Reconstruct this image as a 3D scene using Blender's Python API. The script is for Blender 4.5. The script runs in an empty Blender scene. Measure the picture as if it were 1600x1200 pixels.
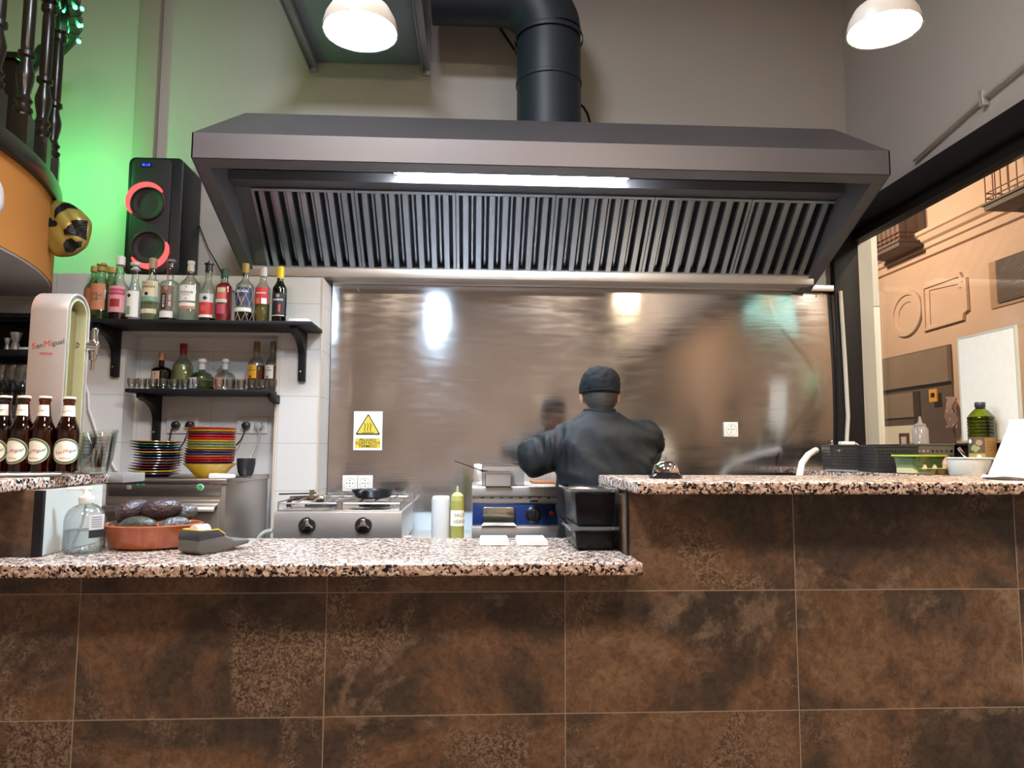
import bpy, bmesh, math, random
from mathutils import Vector, Matrix
PI = math.pi
R = math.radians
random.seed(7)
C = bpy.context.scene.collection
SC = bpy.context.scene

# ------------------------------------------------------------------ camera
FPX = 1121.0
CAM = Vector((0, 0, 1.2))
YAW, PITCH, ROLL = R(2.93), R(5.29), R(0.25)
F = Vector((math.sin(YAW)*math.cos(PITCH), math.cos(YAW)*math.cos(PITCH), math.sin(PITCH)))
RT = Vector((math.cos(YAW), -math.sin(YAW), 0))
UP = RT.cross(F)
RT2 = RT*math.cos(ROLL) + UP*math.sin(ROLL)
UP2 = UP*math.cos(ROLL) - RT*math.sin(ROLL)
cam_data = bpy.data.cameras.new('camera')
cam = bpy.data.objects.new('camera', cam_data)
C.objects.link(cam)
m = Matrix((RT2, UP2, -F)).transposed().to_4x4()
m.translation = CAM
cam.matrix_world = m
cam_data.sensor_fit = 'HORIZONTAL'
cam_data.sensor_width = 36.0
cam_data.lens = 36.0*FPX/1600.0
cam_data.clip_start = 0.02
cam_data.clip_end = 200
SC.camera = cam

# ------------------------------------------------------------------ world, view, big lights
SC.view_settings.view_transform = 'Standard'
SC.view_settings.look = 'None'
SC.view_settings.gamma = 1
SC.view_settings.exposure = 0.0
SC.view_settings.use_curve_mapping = False
w = bpy.data.worlds.new('night_sky'); SC.world = w
w.use_nodes = True
w.node_tree.nodes['Background'].inputs[0].default_value = (0.05, 0.045, 0.06, 1)
w.node_tree.nodes['Background'].inputs[1].default_value = 0.25

def light(name, kind, loc, energy, color, size=0.05, rot=None, spot=None, size_y=None):
    d = bpy.data.lights.new(name, kind)
    d.energy = energy; d.color = color
    if kind == 'AREA':
        d.size = size
        if size_y: d.shape = 'RECTANGLE'; d.size_y = size_y
    else:
        d.shadow_soft_size = size
    if kind == 'SPOT' and spot: d.spot_size = spot; d.spot_blend = 0.6
    o = bpy.data.objects.new(name, d); C.objects.link(o); o.location = loc
    if rot: o.rotation_euler = rot
    return o

L_COOL, L_WARM = 1.0, 1.0
# street lamps outside, the dining room's ceiling lamps behind the camera, the green stair light, plus added unseen fill lights
light('outdoor_light', 'POINT', (4.6, 2.0, 5.6), 900, (1.0, 0.70, 0.50), 0.15)
light('outdoor_light', 'POINT', (4.6, 12.0, 5.6), 1200, (1.0, 0.70, 0.50), 0.15)
light('outdoor_light', 'POINT', (4.6, -6.0, 5.6), 900, (1.0, 0.70, 0.50), 0.15)  # unseen, added to brighten the facade mirrored in the steel sheet
light('outdoor_light', 'POINT', (4.6, -17.0, 5.6), 1200, (1.0, 0.70, 0.50), 0.15)  # unseen, added for the far end of the mirrored facade
light('pillar_fill_light', 'POINT', (2.9, 2.3, 2.9), 130, (1.0, 0.95, 0.85), 0.1)  # unseen fill added to brighten the white pillar outside
light('green_stair_light', 'POINT', (-2.16, 3.56, 2.62), 15, (0.08, 1.0, 0.20), 0.03)
light('overhead_light', 'AREA', (-0.9, -0.5, 3.9), 96, (1.0, 0.78, 0.60), 0.5)
light('overhead_light', 'AREA', (1.1, -0.7, 3.9), 96, (1.0, 0.78, 0.60), 0.5)
light('overhead_light', 'AREA', (-0.5, 1.5, 4.1), 80, (0.84, 0.90, 1.0), 0.5)  # unseen fill added to throw bluish light on the wall and hood

# ------------------------------------------------------------------ pixel -> point on a plane
def ray(px, py):
    return (F*FPX + RT2*(px-800) + UP2*(600-py)).normalized()
def atY(px, py, Y):
    d = ray(px, py); return CAM + d*(Y/d.y)
def atX(px, py, X):
    d = ray(px, py); return CAM + d*(X/d.x)
def atZ(px, py, Z):
    d = ray(px, py); return CAM + d*((Z-CAM.z)/d.z)
def xY(px, Y, py=600): return atY(px, py, Y).x
def zY(py, Y, px=740): return atY(px, py, Y).z

# ------------------------------------------------------------------ materials
MATS = {}
def nodes(m):
    m.use_nodes = True
    nt = m.node_tree
    return nt, nt.nodes, nt.links, nt.nodes['Principled BSDF']
def P(name, col, rough=0.5, metal=0.0, var=0.06, scale=30, bump=0.0, spec=None, emit=None, est=0, coat=0, alpha=None, trans=0, ior=None, sss=0):
    """plain procedural surface: a principled shader whose colour drifts a little with noise"""
    if name in MATS: return MATS[name]
    m = bpy.data.materials.new(name); nt, N, L, b = nodes(m)
    tc = N.new('ShaderNodeTexCoord'); nz = N.new('ShaderNodeTexNoise')
    nz.inputs['Scale'].default_value = scale; nz.inputs['Detail'].default_value = 3
    L.new(tc.outputs['Object'], nz.inputs['Vector'])
    mx = N.new('ShaderNodeMix'); mx.data_type = 'RGBA'
    c1 = [max(0, c*(1-var)) for c in col]; c2 = [min(1, c*(1+var)) for c in col]
    mx.inputs['A'].default_value = (*c1, 1); mx.inputs['B'].default_value = (*c2, 1)
    L.new(nz.outputs['Fac'], mx.inputs['Factor'])
    L.new(mx.outputs['Result'], b.inputs['Base Color'])
    b.inputs['Roughness'].default_value = rough; b.inputs['Metallic'].default_value = metal
    if spec is not None: b.inputs['Specular IOR Level'].default_value = spec
    if coat: b.inputs['Coat Weight'].default_value = coat; b.inputs['Coat Roughness'].default_value = 0.1
    if trans: b.inputs['Transmission Weight'].default_value = trans
    if ior: b.inputs['IOR'].default_value = ior
    if sss:
        b.inputs['Subsurface Weight'].default_value = sss; b.inputs['Subsurface Radius'].default_value = (0.01, 0.006, 0.004)
    if emit:
        b.inputs['Emission Color'].default_value = (*emit, 1); b.inputs['Emission Strength'].default_value = est
    if bump:
        bp = N.new('ShaderNodeBump'); bp.inputs['Strength'].default_value = bump; bp.inputs['Distance'].default_value = 0.004
        L.new(nz.outputs['Fac'], bp.inputs['Height']); L.new(bp.outputs['Normal'], b.inputs['Normal'])
    MATS[name] = m
    return m

def GLASS(name, tint, gloss=1.0, edge=(0.35, 0.4, 0.38), rough=0.02, body=0.0, bodycol=(1, 1, 1)):
    """thin glass or clear plastic wall: tinted see-through plus mirror by Fresnel; darker where the wall is seen edge on"""
    if name in MATS: return MATS[name]
    m = bpy.data.materials.new(name); m.use_nodes = True
    nt = m.node_tree; N, L = nt.nodes, nt.links
    N.remove(N['Principled BSDF']); out = N['Material Output']
    tr = N.new('ShaderNodeBsdfTransparent'); gl = N.new('ShaderNodeBsdfGlossy'); gl.inputs['Roughness'].default_value = rough
    lw = N.new('ShaderNodeLayerWeight'); lw.inputs['Blend'].default_value = 0.28
    mx = N.new('ShaderNodeMix'); mx.data_type = 'RGBA'
    mx.inputs['A'].default_value = (*tint, 1); mx.inputs['B'].default_value = (*[t*e for t, e in zip(tint, edge)], 1)
    L.new(lw.outputs['Facing'], mx.inputs['Factor']); L.new(mx.outputs['Result'], tr.inputs['Color'])
    fr = N.new('ShaderNodeFresnel'); geo = N.new('ShaderNodeNewGeometry')
    io = N.new('ShaderNodeMath'); io.operation = 'MULTIPLY_ADD'; io.inputs[1].default_value = 1/1.5-1.5; io.inputs[2].default_value = 1.5
    L.new(geo.outputs['Backfacing'], io.inputs[0]); L.new(io.outputs[0], fr.inputs['IOR'])   # a thin wall: no total reflection from behind
    mu = N.new('ShaderNodeMath'); mu.operation = 'MULTIPLY_ADD'; mu.use_clamp = True
    mu.inputs[1].default_value = 1.3*gloss; mu.inputs[2].default_value = 0.01
    L.new(fr.outputs[0], mu.inputs[0])
    ms = N.new('ShaderNodeMixShader')
    L.new(mu.outputs[0], ms.inputs[0]); L.new(gl.outputs[0], ms.inputs[2])
    src = tr
    if body:
        df = N.new('ShaderNodeBsdfPrincipled'); df.inputs['Base Color'].default_value = (*bodycol, 1); df.inputs['Roughness'].default_value = 0.4
        nz = N.new('ShaderNodeTexNoise'); nz.inputs['Scale'].default_value = 12
        m2 = N.new('ShaderNodeMixShader'); m2.inputs[0].default_value = body
        L.new(tr.outputs[0], m2.inputs[1]); L.new(df.outputs[0], m2.inputs[2]); src = m2
    L.new(src.outputs[0], ms.inputs[1])
    L.new(ms.outputs[0], out.inputs['Surface'])
    MATS[name] = m
    return m

def EMIT(name, col, st):
    if name in MATS: return MATS[name]
    m = bpy.data.materials.new(name); m.use_nodes = True
    N, L = m.node_tree.nodes, m.node_tree.links
    N.remove(N['Principled BSDF'])
    e = N.new('ShaderNodeEmission'); e.inputs[0].default_value = (*col, 1); e.inputs[1].default_value = st
    L.new(e.outputs[0], N['Material Output'].inputs['Surface'])
    MATS[name] = m
    return m

def ramp(N, stops, interp='LINEAR'):
    r = N.new('ShaderNodeValToRGB'); cr = r.color_ramp; cr.interpolation = interp
    while len(cr.elements) < len(stops): cr.elements.new(0.5)
    for e, (p, c) in zip(cr.elements, stops): e.position = p; e.color = (*c, 1)
    return r

def steel(name, col=(0.55, 0.55, 0.56), rough=0.28,  aniso=0.5, stretch=(1, 1, 60), wav=0.0, scratch=0.0, rv=0.1, met=1.0, arot=0.0):
    if name in MATS: return MATS[name]
    m = bpy.data.materials.new(name); nt, N, L, b = nodes(m)
    tc = N.new('ShaderNodeTexCoord'); mp = N.new('ShaderNodeMapping'); mp.inputs['Scale'].default_value = stretch
    L.new(tc.outputs['Object'], mp.inputs['Vector'])
    nz = N.new('ShaderNodeTexNoise'); nz.inputs['Scale'].default_value = 8; nz.inputs['Detail'].default_value = 5
    L.new(mp.outputs[0], nz.inputs['Vector'])
    n2 = N.new('ShaderNodeTexNoise'); n2.inputs['Scale'].default_value = 2.2; n2.inputs['Detail'].default_value = 4; n2.inputs['Distortion'].default_value = 0.8
    L.new(tc.outputs['Object'], n2.inputs['Vector'])
    ad = N.new('ShaderNodeMath'); ad.operation = 'ADD'
    L.new(nz.outputs['Fac'], ad.inputs[0]); L.new(n2.outputs['Fac'], ad.inputs[1])
    mr = N.new('ShaderNodeMapRange'); mr.inputs['From Min'].default_value = 0.6; mr.inputs['From Max'].default_value = 1.4
    mr.inputs['To Min'].default_value = max(0.02, rough-rv); mr.inputs['To Max'].default_value = rough+rv
    L.new(ad.outputs[0], mr.inputs['Value']); 
    rsrc = mr.outputs[0]
    b.inputs['Metallic'].default_value = met; b.inputs['Anisotropic Rotation'].default_value = arot
    mx = N.new('ShaderNodeMix'); mx.data_type = 'RGBA'
    mx.inputs['A'].default_value = (*[c*0.85 for c in col], 1); mx.inputs['B'].default_value = (*[min(1, c*1.12) for c in col], 1)
    L.new(n2.outputs['Fac'], mx.inputs['Factor']); L.new(mx.outputs['Result'], b.inputs['Base Color'])
    b.inputs['Anisotropic'].default_value = aniso
    nrm = None
    if wav:
        n3 = N.new('ShaderNodeTexNoise'); n3.inputs['Scale'].default_value = 1.6; n3.inputs['Detail'].default_value = 1
        L.new(tc.outputs['Object'], n3.inputs['Vector'])
        bp = N.new('ShaderNodeBump'); bp.inputs['Strength'].default_value = 1; bp.inputs['Distance'].default_value = wav
        L.new(n3.outputs['Fac'], bp.inputs['Height']); nrm = bp
    if scratch:
        # short polishing scratches: thin bands of distorted waves in patches
        for k, (rz, sc) in enumerate(((0.5, 60), (-0.9, 75), (1.9, 50))):
            mp2 = N.new('ShaderNodeMapping'); mp2.inputs['Rotation'].default_value = (0, rz, 0); mp2.inputs['Scale'].default_value = (sc*0.06, 1, sc)
            L.new(tc.outputs['Object'], mp2.inputs['Vector'])
            n4 = N.new('ShaderNodeTexNoise'); n4.inputs['Scale'].default_value = 1.5; n4.inputs['Detail'].default_value = 2
            L.new(mp2.outputs[0], n4.inputs['Vector'])
            bp = N.new('ShaderNodeBump'); bp.inputs['Strength'].default_value = scratch; bp.inputs['Distance'].default_value = 0.0012
            L.new(n4.outputs['Fac'], bp.inputs['Height'])
            if nrm: L.new(nrm.outputs[0], bp.inputs['Normal'])
            nrm = bp
    if nrm: L.new(nrm.outputs[0], b.inputs['Normal'])
    L.new(rsrc, b.inputs['Roughness'])
    MATS[name] = m
    return m

def granite(name):
    if name in MATS: return MATS[name]
    m = bpy.data.materials.new(name); nt, N, L, b = nodes(m)
    tc = N.new('ShaderNodeTexCoord')
    nz = N.new('ShaderNodeTexNoise'); nz.inputs['Scale'].default_value = 90; nz.inputs['Detail'].default_value = 2
    L.new(tc.outputs['Object'], nz.inputs['Vector'])
    vm = N.new('ShaderNodeVectorMath'); vm.operation = 'MULTIPLY_ADD'; vm.inputs[1].default_value = (.012, .012, .012)
    L.new(nz.outputs['Color'], vm.inputs[0]); L.new(tc.outputs['Object'], vm.inputs[2])
    v = N.new('ShaderNodeTexVoronoi'); v.inputs['Scale'].default_value = 165
    L.new(vm.outputs[0], v.inputs['Vector'])
    sp = N.new('ShaderNodeSeparateColor'); L.new(v.outputs['Color'], sp.inputs[0])
    r = ramp(N, [(0.0, (0.012, 0.011, 0.012)), (0.14, (0.06, 0.045, 0.04)), (0.26, (0.20, 0.15, 0.13)), (0.38, (0.42, 0.28, 0.21)), (0.58, (0.55, 0.40, 0.32)), (0.80, (0.68, 0.60, 0.54))], 'CONSTANT')
    L.new(sp.outputs[0], r.inputs[0])
    v2 = N.new('ShaderNodeTexVoronoi'); v2.inputs['Scale'].default_value = 260
    L.new(vm.outputs[0], v2.inputs['Vector']); s2 = N.new('ShaderNodeSeparateColor'); L.new(v2.outputs['Color'], s2.inputs[0])
    r2 = ramp(N, [(0.0, (0.45, 0.42, 0.42)), (0.2, (1, 1, 1))]); L.new(s2.outputs[1], r2.inputs[0])
    mx = N.new('ShaderNodeMix'); mx.data_type = 'RGBA'; mx.blend_type = 'MULTIPLY'; mx.inputs['Factor'].default_value = 1
    L.new(r.outputs[0], mx.inputs['A']); L.new(r2.outputs[0], mx.inputs['B'])
    L.new(mx.outputs['Result'], b.inputs['Base Color'])
    b.inputs['Roughness'].default_value = 0.24; b.inputs['Specular IOR Level'].default_value = 0.3
    MATS[name] = m
    return m

def slate(name, x0, sx, z0, sz):
    """large brown stone-look tiles with pale grout; every tile shows its own part of the stone"""
    if name in MATS: return MATS[name]
    m = bpy.data.materials.new(name); nt, N, L, b = nodes(m)
    g = N.new('ShaderNodeNewGeometry'); s = N.new('ShaderNodeSeparateXYZ'); L.new(g.outputs['Position'], s.inputs[0])
    def M(op, a, c=None, d=None):
        n = N.new('ShaderNodeMath'); n.operation = op
        for i, v in enumerate((a, c, d)):
            if v is None: continue
            if isinstance(v, (int, float)): n.inputs[i].default_value = v
            else: L.new(v, n.inputs[i])
        return n.outputs[0]
    u = M('DIVIDE', M('SUBTRACT', s.outputs[0], x0), sx); v = M('DIVIDE', M('SUBTRACT', s.outputs[2], z0), sz)
    fu, fv = M('FLOOR', u), M('FLOOR', v)
    au = M('MULTIPLY', M('MINIMUM', M('FRACT', u), M('SUBTRACT', 1.0, M('FRACT', u))), sx)
    av = M('MULTIPLY', M('MINIMUM', M('FRACT', v), M('SUBTRACT', 1.0, M('FRACT', v))), sz)
    gr = M('LESS_THAN', M('MINIMUM', au, av), 0.0013)
    cb = N.new('ShaderNodeCombineXYZ'); L.new(fu, cb.inputs[0]); L.new(M('MULTIPLY', fv, 0.37), cb.inputs[2])
    wn = N.new('ShaderNodeTexWhiteNoise'); wn.noise_dimensions = '3D'; L.new(cb.outputs[0], wn.inputs['Vector'])
    vm = N.new('ShaderNodeVectorMath'); vm.operation = 'MULTIPLY_ADD'; vm.inputs[1].default_value = (9, 9, 9)
    L.new(wn.outputs['Color'], vm.inputs[0]); L.new(g.outputs['Position'], vm.inputs[2])
    def noise(sc, det, dist=0.0, rg=0.55):
        n = N.new('ShaderNodeTexNoise'); n.inputs['Scale'].default_value = sc; n.inputs['Detail'].default_value = det
        n.inputs['Distortion'].default_value = dist; n.inputs['Roughness'].default_value = rg
        L.new(vm.outputs[0], n.inputs['Vector']); return n.outputs['Fac']
    big = noise(2.4, 7, 0.8, 0.62)
    r = ramp(N, [(0.32, (0.030, 0.026, 0.022)), (0.45, (0.062, 0.044, 0.033)), (0.53, (0.130, 0.076, 0.045)), (0.62, (0.175, 0.110, 0.068)), (0.74, (0.22, 0.165, 0.12))])
    L.new(big, r.inputs[0])
    pat = noise(4.5, 8, 0.5, 0.68)
    rp = ramp(N, [(0.57, (0, 0, 0)), (0.63, (1, 1, 1))]); L.new(pat, rp.inputs[0])
    mx = N.new('ShaderNodeMix'); mx.data_type = 'RGBA'
    L.new(M('MULTIPLY', rp.outputs[0], 0.6), mx.inputs['Factor']); L.new(r.outputs[0], mx.inputs['A']); mx.inputs['B'].default_value = (0.20, 0.145, 0.105, 1)
    fine = noise(45, 6, 0.6, 0.75)
    r3 = ramp(N, [(0.36, (0.45, 0.42, 0.40)), (0.5, (1.0, 0.98, 0.96)), (0.64, (1.5, 1.42, 1.34))]); L.new(fine, r3.inputs[0])
    m2 = N.new('ShaderNodeMix'); m2.data_type = 'RGBA'; m2.blend_type = 'MULTIPLY'; m2.inputs['Factor'].default_value = 0.7
    L.new(mx.outputs['Result'], m2.inputs['A']); L.new(r3.outputs[0], m2.inputs['B'])
    # flaked zones: small pale chips with dark pits
    zone = noise(2.1, 5, 1.2, 0.6); rz = ramp(N, [(0.52, (0, 0, 0)), (0.60, (1, 1, 1))]); L.new(zone, rz.inputs[0])
    chip = noise(95, 3, 1.5, 0.6); rc = ramp(N, [(0.42, (0.045, 0.026, 0.018)), (0.50, (0.15, 0.095, 0.062)), (0.60, (0.27, 0.20, 0.145))]); L.new(chip, rc.inputs[0])
    m4 = N.new('ShaderNodeMix'); m4.data_type = 'RGBA'; L.new(M('MULTIPLY', rz.outputs[0], 0.75), m4.inputs['Factor']); L.new(m2.outputs['Result'], m4.inputs['A']); L.new(rc.outputs[0], m4.inputs['B'])
    m2 = m4
    m3 = N.new('ShaderNodeMix'); m3.data_type = 'RGBA'; L.new(gr, m3.inputs['Factor'])
    L.new(m2.outputs['Result'], m3.inputs['A']); m3.inputs['B'].default_value = (0.30, 0.25, 0.20, 1)
    L.new(m3.outputs['Result'], b.inputs['Base Color'])
    b.inputs['Roughness'].default_value = 0.42
    bp = N.new('ShaderNodeBump'); bp.inputs['Strength'].default_value = 0.6; bp.inputs['Distance'].default_value = 0.004
    L.new(M('ADD', pat, M('MULTIPLY', fine, 0.35)), bp.inputs['Height']); L.new(bp.outputs[0], b.inputs['Normal'])
    MATS[name] = m
    return m

def wall_tiles(name, col, sx, sz, x0=0.0, z0=0.0, grout=(0.42, 0.40, 0.38)):
    if name in MATS: return MATS[name]
    m = bpy.data.materials.new(name); nt, N, L, b = nodes(m)
    g = N.new('ShaderNodeNewGeometry'); s = N.new('ShaderNodeSeparateXYZ'); L.new(g.outputs['Position'], s.inputs[0])
    def M(op, a, c=None):
        n = N.new('ShaderNodeMath'); n.operation = op
        for i, v in enumerate((a, c)):
            if v is None: continue
            if isinstance(v, (int, float)): n.inputs[i].default_value = v
            else: L.new(v, n.inputs[i])
        return n.outputs[0]
    u = M('FRACT', M('DIVIDE', M('SUBTRACT', s.outputs[0], x0), sx)); v = M('FRACT', M('DIVIDE', M('SUBTRACT', s.outputs[2], z0), sz))
    gr = M('MAXIMUM', M('LESS_THAN', u, 0.0022/sx), M('LESS_THAN', v, 0.0028/sz))
    nz = N.new('ShaderNodeTexNoise'); nz.inputs['Scale'].default_value = 3; L.new(g.outputs['Position'], nz.inputs['Vector'])
    mx = N.new('ShaderNodeMix'); mx.data_type = 'RGBA'; mx.inputs['A'].default_value = (*[c*0.93 for c in col], 1); mx.inputs['B'].default_value = (*col, 1)
    L.new(nz.outputs['Fac'], mx.inputs['Factor'])
    m3 = N.new('ShaderNodeMix'); m3.data_type = 'RGBA'; L.new(gr, m3.inputs['Factor']); L.new(mx.outputs['Result'], m3.inputs['A']); m3.inputs['B'].default_value = (*grout, 1)
    L.new(m3.outputs['Result'], b.inputs['Base Color']); b.inputs['Roughness'].default_value = 0.22
    MATS[name] = m
    return m

def plaster(name, col, var=0.10, bump=0.25):
    if name in MATS: return MATS[name]
    m = bpy.data.materials.new(name); nt, N, L, b = nodes(m)
    tc = N.new('ShaderNodeTexCoord')
    n1 = N.new('ShaderNodeTexNoise'); n1.inputs['Scale'].default_value = 1.3; n1.inputs['Detail'].default_value = 6
    n2 = N.new('ShaderNodeTexNoise'); n2.inputs['Scale'].default_value = 60; n2.inputs['Detail'].default_value = 5
    for n in (n1, n2): L.new(tc.outputs['Object'], n.inputs['Vector'])
    mx = N.new('ShaderNodeMix'); mx.data_type = 'RGBA'
    mx.inputs['A'].default_value = (*[c*(1-var) for c in col], 1); mx.inputs['B'].default_value = (*[min(1, c*(1+var)) for c in col], 1)
    L.new(n1.outputs['Fac'], mx.inputs['Factor']); L.new(mx.outputs['Result'], b.inputs['Base Color'])
    b.inputs['Roughness'].default_value = 0.85
    bp = N.new('ShaderNodeBump'); bp.inputs['Strength'].default_value = bump; bp.inputs['Distance'].default_value = 0.003
    L.new(n2.outputs['Fac'], bp.inputs['Height']); L.new(bp.outputs[0], b.inputs['Normal'])
    MATS[name] = m
    return m

# ------------------------------------------------------------------ mesh building
class MB:
    def __init__(self): self.bm = bmesh.new()
    def _new(self, verts, faces, mtx=None):
        vs = [self.bm.verts.new(mtx @ Vector(v) if mtx else Vector(v)) for v in verts]
        for f in faces:
            try: self.bm.faces.new([vs[i] for i in f])
            except ValueError: pass
        return vs
    def box(self, x0, x1, y0, y1, z0, z1, mtx=None, taper=0):
        t = taper
        v = [(x0+t, y0+t, z0), (x1-t, y0+t, z0), (x1-t, y1-t, z0), (x0+t, y1-t, z0), (x0, y0, z1), (x1, y0, z1), (x1, y1, z1), (x0, y1, z1)]
        self._new(v, [(0, 3, 2, 1), (4, 5, 6, 7), (0, 1, 5, 4), (1, 2, 6, 5), (2, 3, 7, 6), (3, 0, 4, 7)], mtx)
        return self
    def hexa(self, pts):
        """8 corners: bottom ring 0-3, top ring 4-7"""
        self._new(pts, [(0, 3, 2, 1), (4, 5, 6, 7), (0, 1, 5, 4), (1, 2, 6, 5), (2, 3, 7, 6), (3, 0, 4, 7)]); return self
    def lathe(self, prof, seg=24, mtx=None, sx=1.0, sy=1.0, closed_ends=True):
        rings = []; V = []
        for r, z in prof:
            if r <= 1e-6: rings.append([len(V)]); V.append((0, 0, z))
            else:
                rings.append(list(range(len(V), len(V)+seg)))
                V += [(r*sx*math.cos(2*PI*i/seg), r*sy*math.sin(2*PI*i/seg), z) for i in range(seg)]
        Fc = []
        for a, b in zip(rings, rings[1:]):
            for i in range(seg):
                j = (i+1) % seg
                if len(a) == 1 and len(b) == 1: continue
                if len(a) == 1: Fc.append((a[0], b[j], b[i])[::-1])
                elif len(b) == 1: Fc.append((a[i], a[j], b[0]))
                else: Fc.append((a[i], a[j], b[j], b[i]))
        if closed_ends:
            if len(rings[0]) > 1: Fc.append(tuple(rings[0][::-1]))
            if len(rings[-1]) > 1: Fc.append(tuple(rings[-1]))
        self._new(V, Fc, mtx); return self
    def tube(self, pts, r, seg=8, closed=False, r2=None):
        pts = [Vector(p) for p in pts]; n = len(pts); V = []; Fc = []
        prevn = None
        for i, p in enumerate(pts):
            if closed: d = pts[(i+1) % n]-pts[i-1]
            else: d = pts[min(i+1, n-1)]-pts[max(i-1, 0)]
            d.normalize()
            if prevn is None:
                a = Vector((0, 0, 1)) if abs(d.z) < 0.9 else Vector((1, 0, 0))
                nn = d.cross(a).normalized()
            else:
                nn = (prevn - d*prevn.dot(d)).normalized()
            prevn = nn; bb = d.cross(nn)
            rr = r if r2 is None else r+(r2-r)*i/max(1, n-1)
            for k in range(seg):
                a = 2*PI*k/seg; V.append(p + nn*rr*math.cos(a) + bb*rr*math.sin(a))
        rng = n if closed else n-1
        for i in range(rng):
            for k in range(seg):
                a, b2 = i*seg+k, i*seg+(k+1) % seg
                c, d2 = ((i+1) % n)*seg+(k+1) % seg, ((i+1) % n)*seg+k
                Fc.append((a, b2, c, d2))
        if not closed:
            Fc.append(tuple(range(seg))[::-1]); Fc.append(tuple((n-1)*seg+k for k in range(seg)))
        self._new(V, Fc); return self
    def prism(self, poly, a0, a1, axis='y', mtx=None):
        """poly: 2D outline; extruded along axis. axis y: (x,z); x: (y,z); z: (x,y)"""
        def mk(p, a):
            return (p[0], a, p[1]) if axis == 'y' else (a, p[0], p[1]) if axis == 'x' else (p[0], p[1], a)
        n = len(poly); V = [mk(p, a0) for p in poly]+[mk(p, a1) for p in poly]
        Fc = [tuple(range(n)), tuple(range(n, 2*n))[::-1]]+[(i, i+n, (i+1) % n+n, (i+1) % n) for i in range(n)]
        self._new(V, Fc, mtx); return self
    def ring(self, outer, inner, a0, a1, axis='y', mtx=None):
        """frame between two outlines with the same number of points"""
        def mk(p, a):
            return (p[0], a, p[1]) if axis == 'y' else (a, p[0], p[1]) if axis == 'x' else (p[0], p[1], a)
        n = len(outer); V = [mk(p, a0) for p in outer]+[mk(p, a0) for p in inner]+[mk(p, a1) for p in outer]+[mk(p, a1) for p in inner]
        Fc = []
        for i in range(n):
            j = (i+1) % n
            Fc += [(i, j, n+j, n+i), (2*n+i, 3*n+i, 3*n+j, 2*n+j), (i, 2*n+i, 2*n+j, j), (n+i, n+j, 3*n+j, 3*n+i)]
        self._new(V, Fc, mtx); return self
    def patch(self, Rr, z0, z1, a0, a1, seg=12, off=0.0, th=0.0004, sx=1.0, sy=1.0):
        """piece of a cylinder wall facing -Y at angle 0"""
        V = []; Fc = []
        for i in range(seg+1):
            a = a0+(a1-a0)*i/seg
            for rr in (Rr+off, Rr+off+th):
                for z in (z0, z1): V.append((sx*rr*math.sin(a), -sy*rr*math.cos(a), z))
        for i in range(seg):
            b0, b1 = i*4, (i+1)*4
            Fc += [(b0+2, b1+2, b1+3, b0+3), (b0, b0+1, b1+1, b1), (b0+1, b0+3, b1+3, b1+1), (b0, b1, b1+2, b0+2)]
        Fc += [(0, 2, 3, 1), (seg*4, seg*4+1, seg*4+3, seg*4+2)]
        self._new(V, Fc); return self
    def sphere(self, c, r, mtx=None, u=16, v=10, s=(1, 1, 1)):
        prof = [(r*math.sin(PI*i/v), -r*math.cos(PI*i/v)) for i in range(v+1)]
        mt = Matrix.Translation(c) @ Matrix.Diagonal((*s, 1))
        if mtx: mt = mtx @ mt
        return self.lathe(prof, u, mt)
    def text(self, s, size, mtx=None, wrap=None, bold=0.0, shear=0.0, align='CENTER', off=0.0):
        """flat lettering in the XZ plane facing -Y, or wrapped on a cylinder of radius `wrap`"""
        me = text_mesh(s, bold, shear, align)
        V = []
        for v in me.vertices:
            x, z = v.co.x*size, v.co.y*size
            p = (x, -off, z) if not wrap else ((wrap+off)*math.sin(x/wrap), -(wrap+off)*math.cos(x/wrap), z)
            V.append(p)
        self._new(V, [tuple(p.vertices) for p in me.polygons], mtx); return self
    def build(self, name, mat, parent=None, smooth=True, bevel=0.0, seg=2, loc=None, angle=35, mats=None):
        bm = self.bm
        bmesh.ops.remove_doubles(bm, verts=bm.verts, dist=1e-6)
        bmesh.ops.recalc_face_normals(bm, faces=bm.faces)
        if bevel:
            es = [e for e in bm.edges if len(e.link_faces) == 2 and e.calc_face_angle(0) > R(30)]
            bmesh.ops.bevel(bm, geom=es, offset=bevel, segments=seg, profile=0.5, affect='EDGES', clamp_overlap=True)
        me = bpy.data.meshes.new(name); bm.to_mesh(me); bm.free()
        me.materials.append(mat)
        if smooth:
            for p in me.polygons: p.use_smooth = True
            me.set_sharp_from_angle(angle=R(angle))
        o = bpy.data.objects.new(name, me); C.objects.link(o)
        if parent: o.parent = parent
        if loc: o.location = loc
        return o

TXT = {}
def text_mesh(s, bold=0.0, shear=0.0, align='CENTER'):
    k = (s, bold, shear, align)
    if k in TXT: return TXT[k]
    cu = bpy.data.curves.new('lettering_curve', 'FONT'); cu.body = s; cu.size = 1.0; cu.align_x = align; cu.align_y = 'CENTER'
    cu.offset = bold; cu.shear = shear; cu.resolution_u = 3
    o = bpy.data.objects.new('lettering_source', cu); C.objects.link(o)
    bpy.context.view_layer.update()
    dg = bpy.context.evaluated_depsgraph_get()
    me = bpy.data.meshes.new_from_object(o.evaluated_get(dg))
    bpy.data.objects.remove(o); bpy.data.curves.remove(cu)
    TXT[k] = me
    return me

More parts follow.
